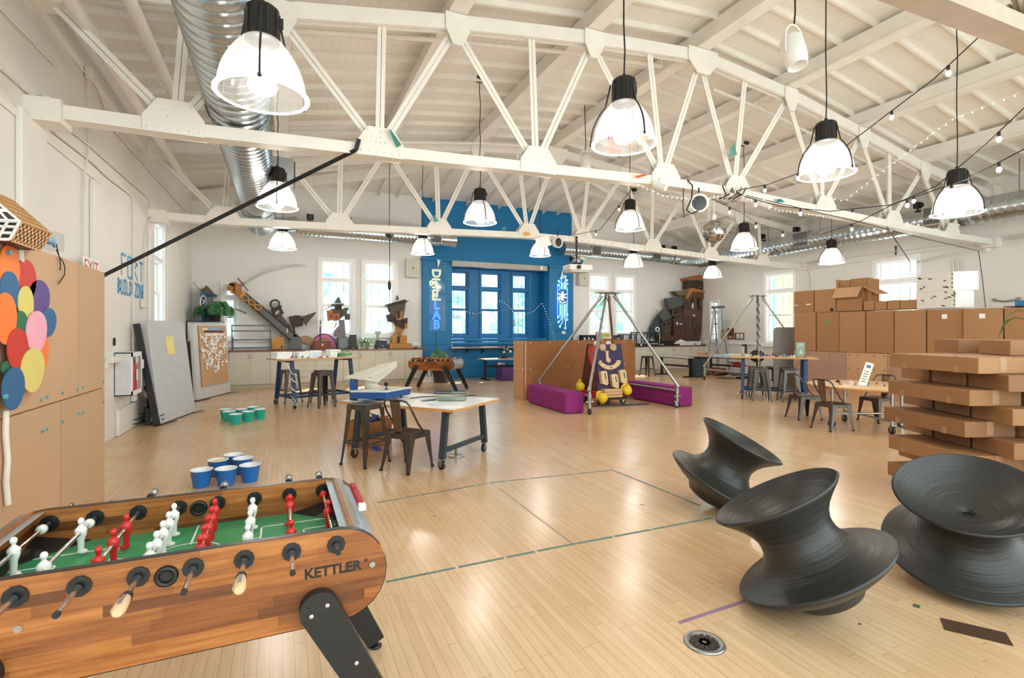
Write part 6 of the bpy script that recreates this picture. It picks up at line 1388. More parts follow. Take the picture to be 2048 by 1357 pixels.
q=atY(1022,704,16.5); mb.bar(q,q+Vector((.1,0,.03)),.03,.03); mb.cyl(atY(1009,716,16.5)-Vector((0,0,.02)),atY(1009,712,16.5),.1); obj('joint',mb,BLACK,r,w=True)
p=fl(1024,762); mb=MB(); mb.box((p.x-.35,p.y,0),(p.x+.4,p.y+.6,.43)); solo('ottoman',mb,P('ottoman_purple','5a3a78',.8,var=.05),'dull purple cube ottoman beside the cardboard fort in the bay','ottoman',bev=.03)
for px,w_ in ((999,.16),(1007,.06)): mb=MB(); q=atY(px,729,YB-.05); mb.bx((0,0,0),(w_,.04,.13)); solo('wall_socket',mb.xf(T(q.x,YB-.06,q.z)),PAPER,'white wall socket under the bay desk, %s one'%('wider' if w_>.1 else 'narrower'),'socket')
mb=MB(); p=fl(858,765); mb.box((-.2,-.02,0),(.2,.25,.44)); bx17=solo('white_box',mb.xf(T(p.x,p.y,0)@RZ(-.1)),PAPER,'white box marked 17 behind the far football table','box'); text('lettering','17',.26,T(p.x,p.y-.025,.26)@RZ(-.1)@RX(PI/2),INK,bx17,w=False)

# ---------- outside: trees and pale buildings seen through the panes
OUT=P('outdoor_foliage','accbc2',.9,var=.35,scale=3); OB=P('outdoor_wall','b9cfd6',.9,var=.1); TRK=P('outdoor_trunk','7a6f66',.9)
def lump(x,y,z,R,label,seed):
    t=thing('tree',label,'tree',(x,y,0),0,'trees outside the windows'); rr=random.Random(seed); mb=MB()
    for k in range(26): a=rr.random()*6.3; q=rr.random()**.5*R; mb.sph((q*math.cos(a),q*math.sin(a),z+rr.uniform(-R*.8,R*.8)),(rr.uniform(.3,.6)*R*.7,rr.uniform(.3,.6)*R*.7,rr.uniform(.3,.5)*R*.6),8)
    obj('crown',mb,OUT,t); obj('trunk',MB().cyl((0,0,-.5),(0,0,z),.14,.09),TRK,t)
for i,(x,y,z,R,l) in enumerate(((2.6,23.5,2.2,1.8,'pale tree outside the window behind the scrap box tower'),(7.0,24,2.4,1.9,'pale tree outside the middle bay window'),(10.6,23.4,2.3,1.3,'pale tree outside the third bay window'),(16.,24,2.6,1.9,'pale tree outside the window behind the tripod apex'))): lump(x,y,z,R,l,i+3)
def block(x0,y0,x1,y1,h,label,mat):
    q=thing('outdoor_building',label,'building',((x0+x1)/2,(y0+y1)/2,0)); mb=MB(); mb.box((x0,y0,-.5),(x1,y1,h)); obj('facade',mb,mat,q,w=True); mb=MB()
    for k in range(5):
        for j in range(2): xx=x0+(x1-x0)*(k+.5)/5; mb=MB(); mb.box((xx-.35,y0-.03,1+j*2.2),(xx+.35,y0,2.4+j*2.2)); obj('window_pane',mb,P('outdoor_pane','6fa9b8',.3),q,w=True)
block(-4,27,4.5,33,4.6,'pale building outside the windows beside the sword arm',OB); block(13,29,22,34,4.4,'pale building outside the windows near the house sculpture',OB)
mb=MB(); mb.box((20,15.,-.5),(20.2,15.9,4.2)); solo('outdoor_wall_slab',mb,P('outdoor_yellow','d6d28a',.9),'yellow wall outside the window behind the far tripod','outdoor wall'); mb=MB(); mb.box((20,16.0,-.5),(20.2,16.6,4.2)); solo('outdoor_wall_slab',mb,P('outdoor_blue','8fb6cf',.9),'pale blue wall outside the window behind the far tripod','outdoor wall')
mb=MB(); mb.box((-20,YB+.6,-.6),(40,60,-.5)); mb.box((XR+.6,-20,-.6),(50,YB+.6,-.5)); flag(obj('ground',mb,P('outdoor_ground','c9c6bd',.9)))
# ---------- cardboard fort in the middle
FK=P('fort_kraft_shaded','955f35',.75,var=.05,scale=2)  # kraft darkened: shade on the backlit boards is put into the colour
r=thing('kraft_fort','low kraft board fort wall standing before the blue bay','cardboard fort',(5.4,11.1,0)); HF=1.44
pts=[(5.33,11.75),(5.32,11.07),(6.9,11.52),(9.05,11.95),(9.35,12.05)]
for i,(a,b) in enumerate(zip(pts,pts[1:])):
    va=Vector((*a,0)); vb=Vector((*b,0)); mb=MB(); n=Vector((0,0,1)).cross((vb-va).normalized())*.02; mb.bar(va+Vector((0,0,HF/2))+n,vb+Vector((0,0,HF/2))+n,.04,HF,(0,0,1)); bd=obj('board',mb,FK if i else P('fort_kraft_lit','c19470',.75,var=.03),r,w=True)  # first board is the same kraft with side light painted in as a paler tone
    for t in (.1,.5,.9) if i<3 else (.5,):
        for z in (HF-.05,.75):
            q=va.lerp(vb,t)+Vector((0,0,z))-n*1.02; mb=MB(); mb.sph(q,.014,8); obj('rivet',mb,PAPER,bd,w=True)
mb=MB(); mb.box((9.3,12.1,0),(9.36,13.6,HF)); obj('board',mb,FK,r,w=True)
# ---------- purple benches
def m_quilt():
    t=NT('quilted_purple'); sx=t.node('ShaderNodeSeparateXYZ'); t.l(t.co(),sx.inputs[0]); a=t.math('MULTIPLY',t.math('ABSOLUTE',t.math('SINE',t.math('MULTIPLY',sx.outputs[1],PI/.1))),t.math('ABSOLUTE',t.math('SINE',t.math('MULTIPLY',sx.outputs[2],PI/.145))))
    t.b.inputs['Base Color'].default_value=lin('8a2476'); t.l(t.ramp(t.noise(t.co(),220,2),(.3,'7d1f6a'),(.7,'97307f')),t.b.inputs['Base Color']); t.b.inputs['Roughness'].default_value=.85; t.bump(t.math('POWER',a,.35),1.,.02); return t.mat
QU=m_quilt(); PL=P('purple_felt','872270',.85,var=.05,scale=150)
def bench(cx,cy,rz,label):
    b=thing('bench',label,'bench',(cx,cy,0),rz,'quilted purple benches'); L,W,H=1.84,.42,.42
    def side(s):
        mb=MB(); mb.grid(lambda u,v:(s*(W/2+.012*abs(math.sin(u*PI*18))**.4*abs(math.sin(v*PI*3))**.4),-L/2+.01+(L-.02)*u,.02+(H-.03)*v),108,18); return mb
    for s in (-1,1): obj('quilted_side',side(s),PL,b,recalc=False)
    mb=MB(); mb.grid(lambda u,v:(-W/2+.008+(W-.016)*v,-L/2+.008+(L-.016)*u,H+.01*abs(math.sin(u*PI*18))**.4*abs(math.sin(v*PI*3))**.4),108,18); obj('quilted_top',mb,PL,b)
    mb=MB(); mb.box((-W/2,-L/2,.015),(W/2,L/2,H)); obj('bench_body',mb,PL,b,bev=.02); mb=MB(); mb.box((-W/2+.03,-L/2+.03,0),(W/2-.03,L/2-.03,.016)); obj('bench_base',mb,BLACK,b); return b
bench(5.42,9.8,-.04,'quilted purple bench on the fort side of the tripod'); bench(8.13,9.66,.02,'quilted purple bench on the stool side of the tripod')
# ---------- pipe tripods
def tripod(feet,apex,bars,label,wrap=()):
    t=thing('pipe_tripod',label,'tripod frame',(apex[0],apex[1],0)); A=Vector(apex)
    mb=MB(); mb.bx((0,0,0),(.5,.5,.02)); mb.box((-.42,-.1,-.012),(.42,.1,.01)); obj('apex_plate',mb.xf(T(*A)@RZ(.5)),STEEL,t,w=True)
    for i,f in enumerate(feet):
        F_=Vector((f[0],f[1],.5)); top=A+(Vector((f[0],f[1],A.z))-A).normalized()*.16+Vector((0,0,-.09)); mb=MB(); mb.cyl(top,F_,.03,n=14); mid=top.lerp(F_,.6); dd=(F_-top).normalized(); mb.cyl(mid,mid+dd*.06,.036); lg=obj('leg',mb,STEEL,t,w=True)
        mb=MB(); mb.cyl(top-dd*.02,top+dd*.12,.04); mb.bar(top+dd*.05,(top.x,top.y,A.z),.08,.02,(1,0,0)); obj('hinge_bracket',mb,STEEL,lg,w=True)
        mb=MB(); mb.cyl(F_-dd*.04,F_+dd*.05,.042); mb.cyl((f[0],f[1],.12),(f[0],f[1],.5),.034); mb.cyl((f[0],f[1],.33),(f[0],f[1],.41),.046); mb.cyl((f[0]-.09,f[1],.25),(f[0]+.09,f[1],.25),.02); obj('foot_coupling',mb,STEEL,lg,w=True)
        obj('caster',caster(T(f[0],f[1],0)@RZ(.4+i),1.15),None,lg,w=True)
        if i in wrap:
            V=[top.lerp(F_,k/60)+Vector((.042*math.cos(k*.9),.042*math.sin(k*.9),0)) for k in range(61)]; mb=MB(); mb.tube(V,.013,5); obj('wound_light_string',mb,P('dark_green_wire','2b3a36',.6),lg,w=True)
    for a,b in bars:
        p=Vector((*feet[a],.37)); q=Vector((*feet[b],.37)); mb=MB(); mb.cyl(p,q,.024,n=10); obj('cross_bar',mb,STEEL,t,w=True)
    return t
tripod([(5.66,10.95),(5.62,8.7),(7.86,8.68),(7.85,10.9)],(6.83,9.8,2.56),[(0,1),(2,3)],'tall steel pipe tripod on casters over the tool cart')
tripod([(13.36,13.4),(13.15,11.0),(15.4,10.9),(15.6,13.1)],(14.45,12.15,2.87),[(0,1)],'tall steel pipe tripod with light strings wound on its legs near the ladder',(1,3))
# ---------- tool cart with a face
X0,X1=6.42,7.22; r=thing('tool_cart','rolling tool cart whose wooden tools make a face on a purple board','tool cart',(6.82,9.95,0))
PB=P('board_purple','33244f',.6,var=.06); PW=P('tool_plywood','d9b98c',.55,stretch=(1,20,1),var=.1); RBN=P('rust_brown','5c2a18',.6,var=.1)
yf=lambda z:9.62+.14*(z-.32)   # front face leans back
def face(pts,off,dep,mb,z0=None):
    """outline (x,z) set on the leaning front board"""
    n=Vector((0,-1,.14)).normalized(); V=[Vector((x,yf(z),z))+n*off for x,z in pts]; k=len(V); W=V+[v+n*dep for v in V]; a=sum(pts[i][0]*pts[(i+1)%k][1]-pts[(i+1)%k][0]*pts[i][1] for i in range(k))
    if a>0: mb.add(W,[tuple(range(k))[::-1],tuple(range(k,2*k))]+[(i,(i+1)%k,k+(i+1)%k,k+i) for i in range(k)])
    else: mb.add(W,[tuple(range(k)),tuple(range(k,2*k))[::-1]]+[(i,k+i,k+(i+1)%k,(i+1)%k) for i in range(k)])
    return mb
tw=lambda z:.05*(z-.32)
mb=MB(); face([(X0,.34),(X1,.34),(X1-.06,1.37),(X0+.06,1.37)],0,.02,mb); obj('face_board',mb,PB,r,w=True)
mb=MB(); mb.add([(X0+.02,9.64,.34),(X0+.02,10.3,.34),(X0+.08,10.12,1.37),(X0+.08,9.78,1.37)],[(0,1,2,3)]); obj('side_board',mb,RBN,r,w=True,solid=.02)
mb=MB(); mb.add([(X1-.02,9.64,.34),(X1-.02,10.3,.34),(X1-.08,10.12,1.37),(X1-.08,9.78,1.37)],[(0,1,2,3)]); obj('side_board',mb,RBN,r,w=True,solid=.02)
mb=MB(); mb.add([(X0,10.3,.34),(X1,10.3,.34),(X1-.06,10.13,1.37),(X0+.06,10.13,1.37)],[(0,1,2,3)]); obj('back_board',mb,PB,r,w=True,solid=.02)
mb=MB(); mb.box((X0-.08,9.6,.17),(X1+.02,10.35,.33)); obj('base_tray',mb,P('cart_red','b3281c',.45),r,w=True,bev=.01)
for x in (X0+.08,X1-.06):
    for y in (9.68,10.25): obj('caster',caster(T(x,y,0.0)@RZ(x*3+y),1.25),None,r,w=True)
def pxz(px,py): p=atY(px,py,yf(.85)); return (p.x,p.z)
circ=lambda c,R,n=20:[(c[0]+R*math.cos(2*PI*k/n),c[1]+R*math.sin(2*PI*k/n)) for k in range(n)]
TS=.0001
def tool(nm,cat,label,fs,g='wooden tools on the face board'):
    mb=MB(); mb.m(PW)
    for f in fs: f(mb)
    return solo(nm,mb,None,label,cat,g)
def wheel(px,lb):
    c=pxz(px,696)
    def f(mb):
        face(circ(c,.075),.02,.07,mb); mb.m(BLACK)
        for k in range(6): a=2*PI*k/6; face(circ((c[0]+.045*math.cos(a),c[1]+.045*math.sin(a)),.012,8),.0905,.001,mb)
        face(circ(c,.012,8),.0905,.001,mb); mb.m(PW)
    return tool('play_pulley','pulley',lb,[f])
wheel(1205,'pierced wooden wheel forming the eye by the tripod leg on the tool cart'); wheel(1226,'pierced wooden wheel forming the other eye on the tool cart')
for px,lb in ((1199,'pale round plate leaning above the cart eye by the tripod leg'),(1223,'pale round plate leaning above the other cart eye')):
    c=pxz(px,687); mb=MB(); mb.lathe([(0,0),(.075,0),(.075,.03),(0,.03)],24,T(c[0],9.83,c[1]-.02)@RX(PI/2)); solo('round_plate',mb,P('plate_pale','d8cdbd',.6),lb,'plate','pale plates on the tool cart')
P1=lambda L:[pxz(x,y) for x,y in L]
tool('wooden_wrench','wooden wrench','wooden wrench forming the nose of the face on the tool cart',[lambda mb:(face(P1([(1210,703),(1212,702),(1213.5,705),(1215,702),(1217,704),(1215.5,708),(1216,718),(1211,718),(1211.5,708)]),.02,.045,mb),face(circ(pxz(1214.5,721.5),.055),.02,.06,mb))])
sm=[(1195.5,724),(1199,722),(1203,727),(1209,731),(1216,732.5),(1223,731),(1229,727),(1232,721.5),(1238,722),(1239,726),(1234,732.5),(1226,738),(1216,740.5),(1207,739),(1199,734),(1195,728)]
def smf(mb):
    face(P1(sm),.02,.06,mb); mb.m(BLACK); face(P1([(1215,735.5),(1221,735.5),(1221,737),(1215,737)]),.0805,.001,mb); face(circ(pxz(1208,734),.01,8),.0805,.001,mb); face(circ(pxz(1228,733),.01,8),.0805,.001,mb); face(P1([(1198,726.5),(1202,725),(1202,726),(1198,727.5)]),.0805,.02,mb); face(P1([(1236,725),(1243,723.5),(1243,724.5),(1236,726)]),.0805,.02,mb)
tool('wooden_smile','wooden board','curved wooden board forming the smile on the tool cart',[smf])
def blk(px,py,lb):
    def f(mb):
        face(P1([(px-6,py-12),(px+3.5,py-13.5),(px+6.5,py-10),(px+7.5,py+12),(px+4,py+15),(px-4.5,py+12)]),.02,.1,mb); mb.m(BLACK); face(P1([(px+.8,py-8),(px+2.8,py-8),(px+4,py+3),(px+2,py+3)]),.1205,.001,mb); face(circ(pxz(px+4,py+9),.011,8),.1205,.001,mb)
    tool('wooden_block','wooden block',lb,[f])
blk(1201,756,'slotted wooden block stack under the smile, by the tripod leg'); blk(1221.5,762,'lowest slotted wooden block stack under the smile, middle one'); blk(1238.5,753.5,'slotted wooden block stack under the smile, by the farther bench')
WS=P('plank_stack_wood','cfa676',.6,stretch=(1,1,60),var=.25)
for i,(a,b) in enumerate(((778,783),(783.5,789),(789.5,795))):
    p=atY(1209,b,9.42); q=atY(1244,a,9.42); mb=MB(); mb.box((p.x,9.40,q.z-.055),(q.x,9.56,q.z)); solo('plank',mb,WS,['top plank of the short stack before the tool cart','middle plank of the short stack before the tool cart','bottom plank of the short stack before the tool cart'][i],'plank','planks stacked at the tool cart')
p=atY(1226,796,9.5); mb=MB(); mb.box((X0,9.36,p.z-.03),(X1,9.62,p.z)); obj('front_ledge',mb,DARK,r,w=True)
def hat(px,py,Y,rx,rz,label):
    p=atY(px,py,Y); h=thing('hard_hat',label,'hard hat',M=T(*p)@RZ(rz)@RX(rx)@Matrix.Scale(.9,4),group='yellow hard hats on the tool cart'); mb=MB(); mb.lathe([(.0,.15),(.05,.145),(.095,.115),(.12,.06),(.125,0)],24); mb.add([(.125*math.cos(a),.125*math.sin(a),0) for a in [PI*k/16 for k in range(17)]]+[(.15*math.cos(a),.135*math.sin(a)+.06*math.sin(a),-.012) for a in [PI*k/16 for k in range(17)]],[(k,k+1,18+k,17+k) for k in range(16)],True); obj('hat_shell',mb,YEL,h,solid=.005)
    mb=MB(); mb.tube([(0,-.128,.0)]+[(0,.128*math.cos(a)*-1,.155*math.sin(a)) for a in [PI*k/10 for k in range(1,10)]]+[(0,.128,0)],.012,6); obj('hat_ridge',mb,YEL,h); mb=MB(); mb.bx((0,.13,.07),(.05,.01,.03)); obj('hat_label',mb,BLACK,h); return h
hat(1203,797,9.33,1.2,.15,'yellow hard hat hanging at the tripod leg end of the tool cart front'); hat(1253,782,9.45,1.25,-.25,'yellow hard hat hanging at the bench end of the tool cart front'); hat(1158,772,10.15,1.9,.5,'yellow hard hat seen from below behind the tool cart')
V=[]
for k in range(4): V.append([(X0-.03-.02*k,9.7+.03*k,1.34),(X0-.1-.015*k,9.66+.03*k,1.2),(X0-.11,9.66+.02*k,.95),(X0-.07+.01*k,9.64,.75),(X0-.05,9.66+.02*k,.95),(X0-.02,9.7,1.25),(X0+.01,9.74,1.34)])
mb=MB()
for v in V: mb.tube(v,.012,6)
solo('red_cord_hank',mb,P('cord_red','c24238',.5),'hank of red cord hanging at the side of the tool cart','cord')
mb=MB(); mb.bar((6.25,9.55,.016),(7.6,9.3,.016),.03,.03); solo('black_rod',mb,BLACK,'black rod lying on the floor before the tool cart','rod')
# ---------- far counter on the other side of the bay
xa,xb=blx[1]+.06,atY(1413,700,YC).x; HT2=1.09; TW=lambda x,y,Y:atY(x,y,Y)
ed2=[1146,1200,1262,1330,1364,1398,1413]
for a,b,k,l in zip(ed2,ed2[1:],['dd','dd','w3','dd','dd','d'],['cream cabinet next to the blue bay behind the fort','cream cabinet behind the fort and the tripod','cream drawer cabinet behind the bare steel stool','two door cream cabinet behind the folding table','two door cream cabinet behind the grey bin','narrow cream cabinet beside the ladder']): box_unit('base_cabinet',l,pX(a,YC),pX(b,YC),YC,0,HT2-.04,k,g=G)
mb=MB(); mb.box((pX(1145,YC),YC-.04,HT2-.04),(pX(1416,YC),YB-.02,HT2)); solo('worktop',mb,P('counter_wood_dark','55281f',.35,stretch=(3,30,3),var=.2),'dark brown counter top under the crooked house sculpture','worktop',bev=.004)
HT=HT2
Yq=17.0; HB1=P('house_dark','40342d',.7,var=.2,scale=8); HB2=P('house_brown','5b4334',.7,var=.2,scale=8); HB3=P('house_red_brown','4a2a22',.7,var=.15,scale=8); HSL=P('house_slate','4a5150',.6,var=.15,scale=8); HOL=P('house_olive','6b6648',.65,var=.1)
H_=lambda L:[(1300+x/7.536,540+y/7.536) for x,y in L]
def hp(nm,mat,*polys): return (nm,mat,[pp(H_(L),Y_,d) for L,Y_,d in polys])
sculpt('house_sculpture','tall crooked brown house sculpture in the corner on the dark counter','sculpture',atY(1365,693,Yq),[
hp('base_skirt',HB3,([(150,985),(760,985),(740,1075),(180,1075)],Yq-.08,.4)),
hp('main_wall',HB2,([(510,560),(790,590),(785,700),(770,985),(520,985)],Yq,.3)),
hp('lower_wall',HB3,([(345,730),(520,830),(530,985),(360,985)],Yq-.03,.3)),
hp('porch_roof',HB1,([(345,735),(480,715),(520,835),(365,860)],Yq-.12,.14)),
hp('gable_house',HB1,([(160,690),(330,740),(310,990),(185,1005)],Yq-.04,.3)),
hp('gable_roof',HSL,([(150,680),(245,580),(335,715),(205,775)],Yq-.16,.22)),
hp('side_annex',P('house_blue_grey','333b40',.6),([(45,880),(130,720),(190,760),(185,1005),(45,1000)],Yq+.02,.25)),
hp('middle_house',HB3,([(270,430),(490,395),(510,640),(500,790),(320,690)],Yq+.02,.25)),
hp('middle_roof',HSL,([(262,432),(482,392),(500,530),(290,600)],Yq-.1,.16)),
hp('turret_shaft',HB1,([(480,410),(560,400),(610,580),(520,590)],Yq-.08,.2)),
hp('upper_wall',HB2,([(560,440),(640,300),(860,340),(790,470),(790,620),(600,600)],Yq-.05,.35)),
hp('cornice',TANB,([(590,290),(620,270),(865,320),(870,345),(640,330),(560,450),(545,420)],Yq-.12,.45)),
hp('side_gable',HOL,([(375,322),(600,300),(625,318),(560,390),(430,385)],Yq-.04,.3)),
hp('top_room',HB1,([(580,150),(800,165),(870,310),(640,290),(575,280)],Yq-.02,.32)),
hp('top_roof',P('house_orange','a5602f',.6,var=.1),([(562,128),(770,75),(800,150),(580,160)],Yq-.08,.42)),
('window_frame',HOL,[pt(H_([(735,270),(770,185),(805,260),(735,270)]),Yq-.05,.02),pt(H_([(345,575),(340,690)]),Yq-.11,.02),pt(H_([(345,575),(400,565)]),Yq-.11,.02),pt(H_([(430,550),(480,530)]),Yq-.11,.02),pt(H_([(355,690),(405,665)]),Yq-.02,.02),pt(H_([(420,675),(465,660)]),Yq-.02,.02),pt(H_([(205,800),(300,770)]),Yq-.06,.015),pt(H_([(205,860),(300,850)]),Yq-.06,.015),pt(H_([(200,920),(305,900)]),Yq-.06,.015),pt(H_([(250,790),(250,985)]),Yq-.06,.015)]),
hp('dark_window',BLACK,([(705,420),(770,425),(740,510),(765,600),(715,590)],Yq-.065,.03),([(350,590),(405,575),(405,650),(350,670)],Yq-.105,.02),([(620,440),(665,400),(665,520),(610,520)],Yq-.065,.03),([(210,800),(295,780),(295,840),(210,850)],Yq-.055,.02)),
hp('door',HB3,([(540,680),(610,680),(610,980),(540,980)],Yq-.02,.05),([(640,720),(700,700),(700,975),(650,980)],Yq-.04,.05)),
('round_lamp',P('house_tan','c9a98a',.5),[pp(H_([(665+18*math.cos(a),690+18*math.sin(a)) for a in [2*PI*k/14 for k in range(14)]]),Yq-.06,.05)]),
('white_scrap',PAPER,[pp(H_([(400,790),(415,785),(425,825),(405,830)]),Yq-.135,.01),pp(H_([(450,805),(490,820),(485,830),(445,815)]),Yq-.135,.01),pp(H_([(640,500),(655,500),(650,580),(635,570)]),Yq-.07,.01)]),
('scroll',HB1,[pt(H_([(700,980),(690,900),(720,840),(755,840),(760,880),(735,900)]),Yq-.06,.03)])])
sculpt('wall_hook_light','pale hooked lamp on the wall beside the house sculpture','wall lamp',atY(1318,640,17.3),[('stem',PAPER,[pt(H_([(130,720),(130,620)]),17.35,.02),pt(H_([(110,610),(175,603)]),17.35,.02)])])
# goods on the dark counter
cb('black_amplifier','amplifier','black amplifier with white knobs behind the fort, beside the blue bay',1166,670.5,1192,684,16.9,.3,BLACK,[('white_knob',PAPER,[pb(1168,676,1171,680,16.89,.012),pb(1177,675,1179,680,16.89,.012),pb(1184,677,1187,680,16.89,.012)])])
cb('pink_folder','folder','pink folder standing behind the fort',1193.5,664,1198,684,17.0,.1,P('folder_pink','e6a8b8',.6)); cb('green_folder','folder','grey green folder standing beside the pink one',1198,665,1204,684,17.0,.1,P('folder_green','8fa596',.6))
cb('yellow_board','board','yellow topped board standing behind the tool cart',1206,665.5,1219,684,16.95,.05,P('board_cream','d8d2a8',.6),[('yellow_band',P('band_yellow','b9ae3a',.6),[pb(1206.5,668,1218.5,674,16.945,.004)])])
cb('black_speaker_box','speaker','black boxy speaker behind the tripod legs',1227,671,1244,684,16.95,.25,BLACK,[('white_knob',PAPER,[pb(1230,675,1233,681,16.94,.01),pb(1238,675,1241,681,16.94,.01)])])
cb('white_bin_box','box','white box with blue rim between the yellow board and the black speaker',1219,672,1226,684,17.0,.2,P('box_palewhite','dfe6ee',.5))
def printer3(x0,y0,x1,y1,label):
    a=atY(x0,y0,16.95); b=atY(x1,y1,16.95); q=thing('gantry_printer',label,'printer',((a.x+b.x)/2,17.1,HT),0,'black framed gantry printers'); z0,z1=HT,a.z
    for x in (a.x,b.x):
        for y in (16.95,17.3): mb=MB(); mb.bar((x,y,z0),(x,y,z1),.035,.035); obj('post',mb,BLACK,q,w=True)
    mb=MB()
    for y in (16.95,17.3): mb.bar((a.x,y,z1),(b.x,y,z1),.035,.035)
    obj('top_bar',mb,BLACK,q,w=True); mb=MB(); mb.box((a.x,16.95,z0),(b.x,17.3,z0+.06)); obj('bed_base',mb,BLACK,q,w=True); mb=MB(); mb.box((a.x+.05,17.0,z0+.1),(b.x-.05,17.25,z0+.12)); mb.box(((a.x+b.x)/2-.05,17.05,z0+.2),((a.x+b.x)/2+.05,17.15,z0+.28)); obj('print_bed',mb,P('clear_blue','a9c4d8',.3),q,w=True)
printer3(1246,670,1270,691,'black framed printer behind the fort corner'); printer3(1273,665.5,1294,691,'tall black framed printer crossed by a tripod leg'); printer3(1299,666,1312,691,'narrow black framed printer before the house sculpture')
sculpt('pick_arm','white little crane arm standing among the printers','desk lamp',atY(1319,692,16.8),[('lamp_post',STEEL,[pt([(1319,692),(1319,664)],16.9,.02)]),('lamp_ring',PAPER,[pt([(1315+3.5*math.cos(a),659+4*math.sin(a)) for a in [2*PI*k/16 for k in range(17)]],16.88,.022)])])
for i,(x0,y0,x1,y1) in enumerate(((1300,683,1318,692),(1304,686,1330,692.5),(1328,684,1350,692.5))):
    cb('black_case','case',['black stacked case under the little crane arm','low black case beside the little crane arm','black case beside the white laser cutter'][i],x0,y0,x1,y1,16.75+.08*i,.2,BLACK,[('white_stripe',PAPER,[pb(x0+1,(y0+y1)/2,x1-2,(y0+y1)/2+.8,16.745+.08*i,.004)])] if i<2 else ())
mb=MB(); ppr(mb,[(1349,688),(1362,679.5),(1374,684),(1366,689)],16.85,.2); solo('white_sheet',mb,PAPER,'white folded sheet heaped behind the laser cutter','sheet')
cb('laser_cutter','machine','long white laser cutter on the dark counter under the house sculpture',1358,683.5,1402,693,16.82,.45,P('cutter_white','dcdad3',.4),[('panel_label',BLACK,[pb(1389,687.5,1393,689.5,16.81,.012)]),('lid_line',GREY,[pb(1360,685.5,1401,686,16.815,.006)])],.01)
cb('red_clamp','clamp','small red clamp beside the laser cutter',1352,688,1360,692.5,16.8,.12,P('clamp_red','6f2620',.5))
for i,(x0,y0,x1,y1) in enumerate(((1264,687,1278,692),(1280,688,1292,692.5),(1234,676,1246,684))): cb('electronics_unit','electronics',['low dark unit at the fort end of the dark counter','low dark unit under the tall black framed printer','dark wired unit behind the tripod legs'][i],x0,y0,x1,y1,16.72+.03*i,.15,DARK,[('white_part',PAPER,[pb(x0+1,y0+1,x0+4,y1-.5,16.71+.03*i,.01)])])
# ---------- in front of it: folding tables, bin, stool, ladder
def ftable(cx,cy,rz,L,W,label):
    q=thing('folding_table',label,'table',(cx,cy,0),rz,'long folding tables'); mb=MB(); mb.box((-L/2,-W/2,.705),(L/2,W/2,.735)); obj('tabletop',mb,P('table_pale','c9c2b8',.4),q,bev=.004)
    for x in (-L/2+.2,L/2-.2):
        mb=MB(); mb.bar((x,0,.03),(x,0,.705),.07,.07); obj('leg',mb,DARK,q); mb=MB(); mb.box((x-.035,-W/2+.05,.0),(x+.035,W/2-.05,.04)); obj('foot',mb,DARK,q)
    mb=MB(); mb.box((-L/2+.2,-.02,.36),(L/2-.2,.02,.43)); mb.box((-L/2+.15,-.25,.67),(L/2-.15,-.21,.705)); mb.box((-L/2+.15,.21,.67),(L/2-.15,.25,.705)); obj('beam_rail',mb,DARK,q); return q
ftable(13.6,15.1,-PI/2+.05,1.85,.75,'pale folding table with black T legs before the far cabinets'); ftable(15.25,14.2,-PI/2+.03,1.9,.8,'second pale folding table strewn with sheets beside the grey bin'); 
p=fl(1405,756); q=thing('bin','dark grey bin beside the folding tables','bin',(p.x,p.y+.25,0)); mb=MB(); mb.add([(-.18,-.18,0),(.18,-.18,0),(.18,.18,0),(-.18,.18,0),(-.24,-.24,.7),(.24,-.24,.7),(.24,.24,.7),(-.24,.24,.7)],[(3,2,1,0),(0,1,5,4),(1,2,6,5),(2,3,7,6),(3,0,4,7)]); obj('bin_body',mb,P('bin_slate','37454c',.5),q,solid=.01); mb=MB(); mb.bx((0,0,.72),(.52,.52,.05)); obj('rim',mb,BLACK,q)
def onT(nm,cat,label,x0,y0,x1,y1,X,mat,dep=.3,z0=.736):
    a=atX(x0,y0,X); b=atX(x1,y1,X); mb=MB(); mb.box((X,b.y,z0),(X+dep,a.y,max(a.z,z0+.012))); return solo(nm,mb,mat,label,cat)
kb2=onT('kraft_tray','box','pale kraft box with dark letter marks on the folding table',1395,706,1419,712,14.95,KRAFT2)
p=atX(1413,709,14.95); text('lettering','(K',.16,T(14.948,p.y,.83)@RZ(-PI/2)@RX(PI/2),P('mark_brown','5a3420',.6),kb2)
onT('sheet_stack','paper','pale blue sheet stack on the second folding table',1424,709,1455,712.5,15.0,P('sheet_blue','b8c6d0',.5),.5); onT('white_panel_sheet','paper','white panel sheet on the second folding table',1450,708,1475,712.5,15.2,PAPER,.3)
q=thing('bucket_chair','red plastic seat under the second folding table','chair',(15.3,13.6,0)); mb=MB(); mb.grid(lambda u,v:(15.0+.5*v,13.3+.55*u,.42+.25*max(0,u-.45)**1.2+.04*(v-.5)**2),8,6); obj('seat_shell',mb,P('seat_red','c0392b',.45),q,w=True,solid=.02); mb=MB()
for x,y in ((15.05,13.35),(15.45,13.35),(15.05,13.75),(15.45,13.75)): mb=MB(); mb.cyl((x,y,0),(x,y,.43),.012); obj('leg',mb,STEEL,q,w=True)
for i,(y,s) in enumerate(((14.75,.3),(14.35,.34))): mb=MB(); mb.box((15.1,y,.0),(15.4,y+s,.28)); mb.m(PAPER); mb.box((15.095,y+.05,.08),(15.1,y+s-.05,.2)); mb.mats[0]=P('printed_carton','8f5a3a',.6); solo('printed_carton',mb,None,'printed brown carton under the second folding table, %s the bin'%('nearer' if i==0 else 'farther from'),'carton')
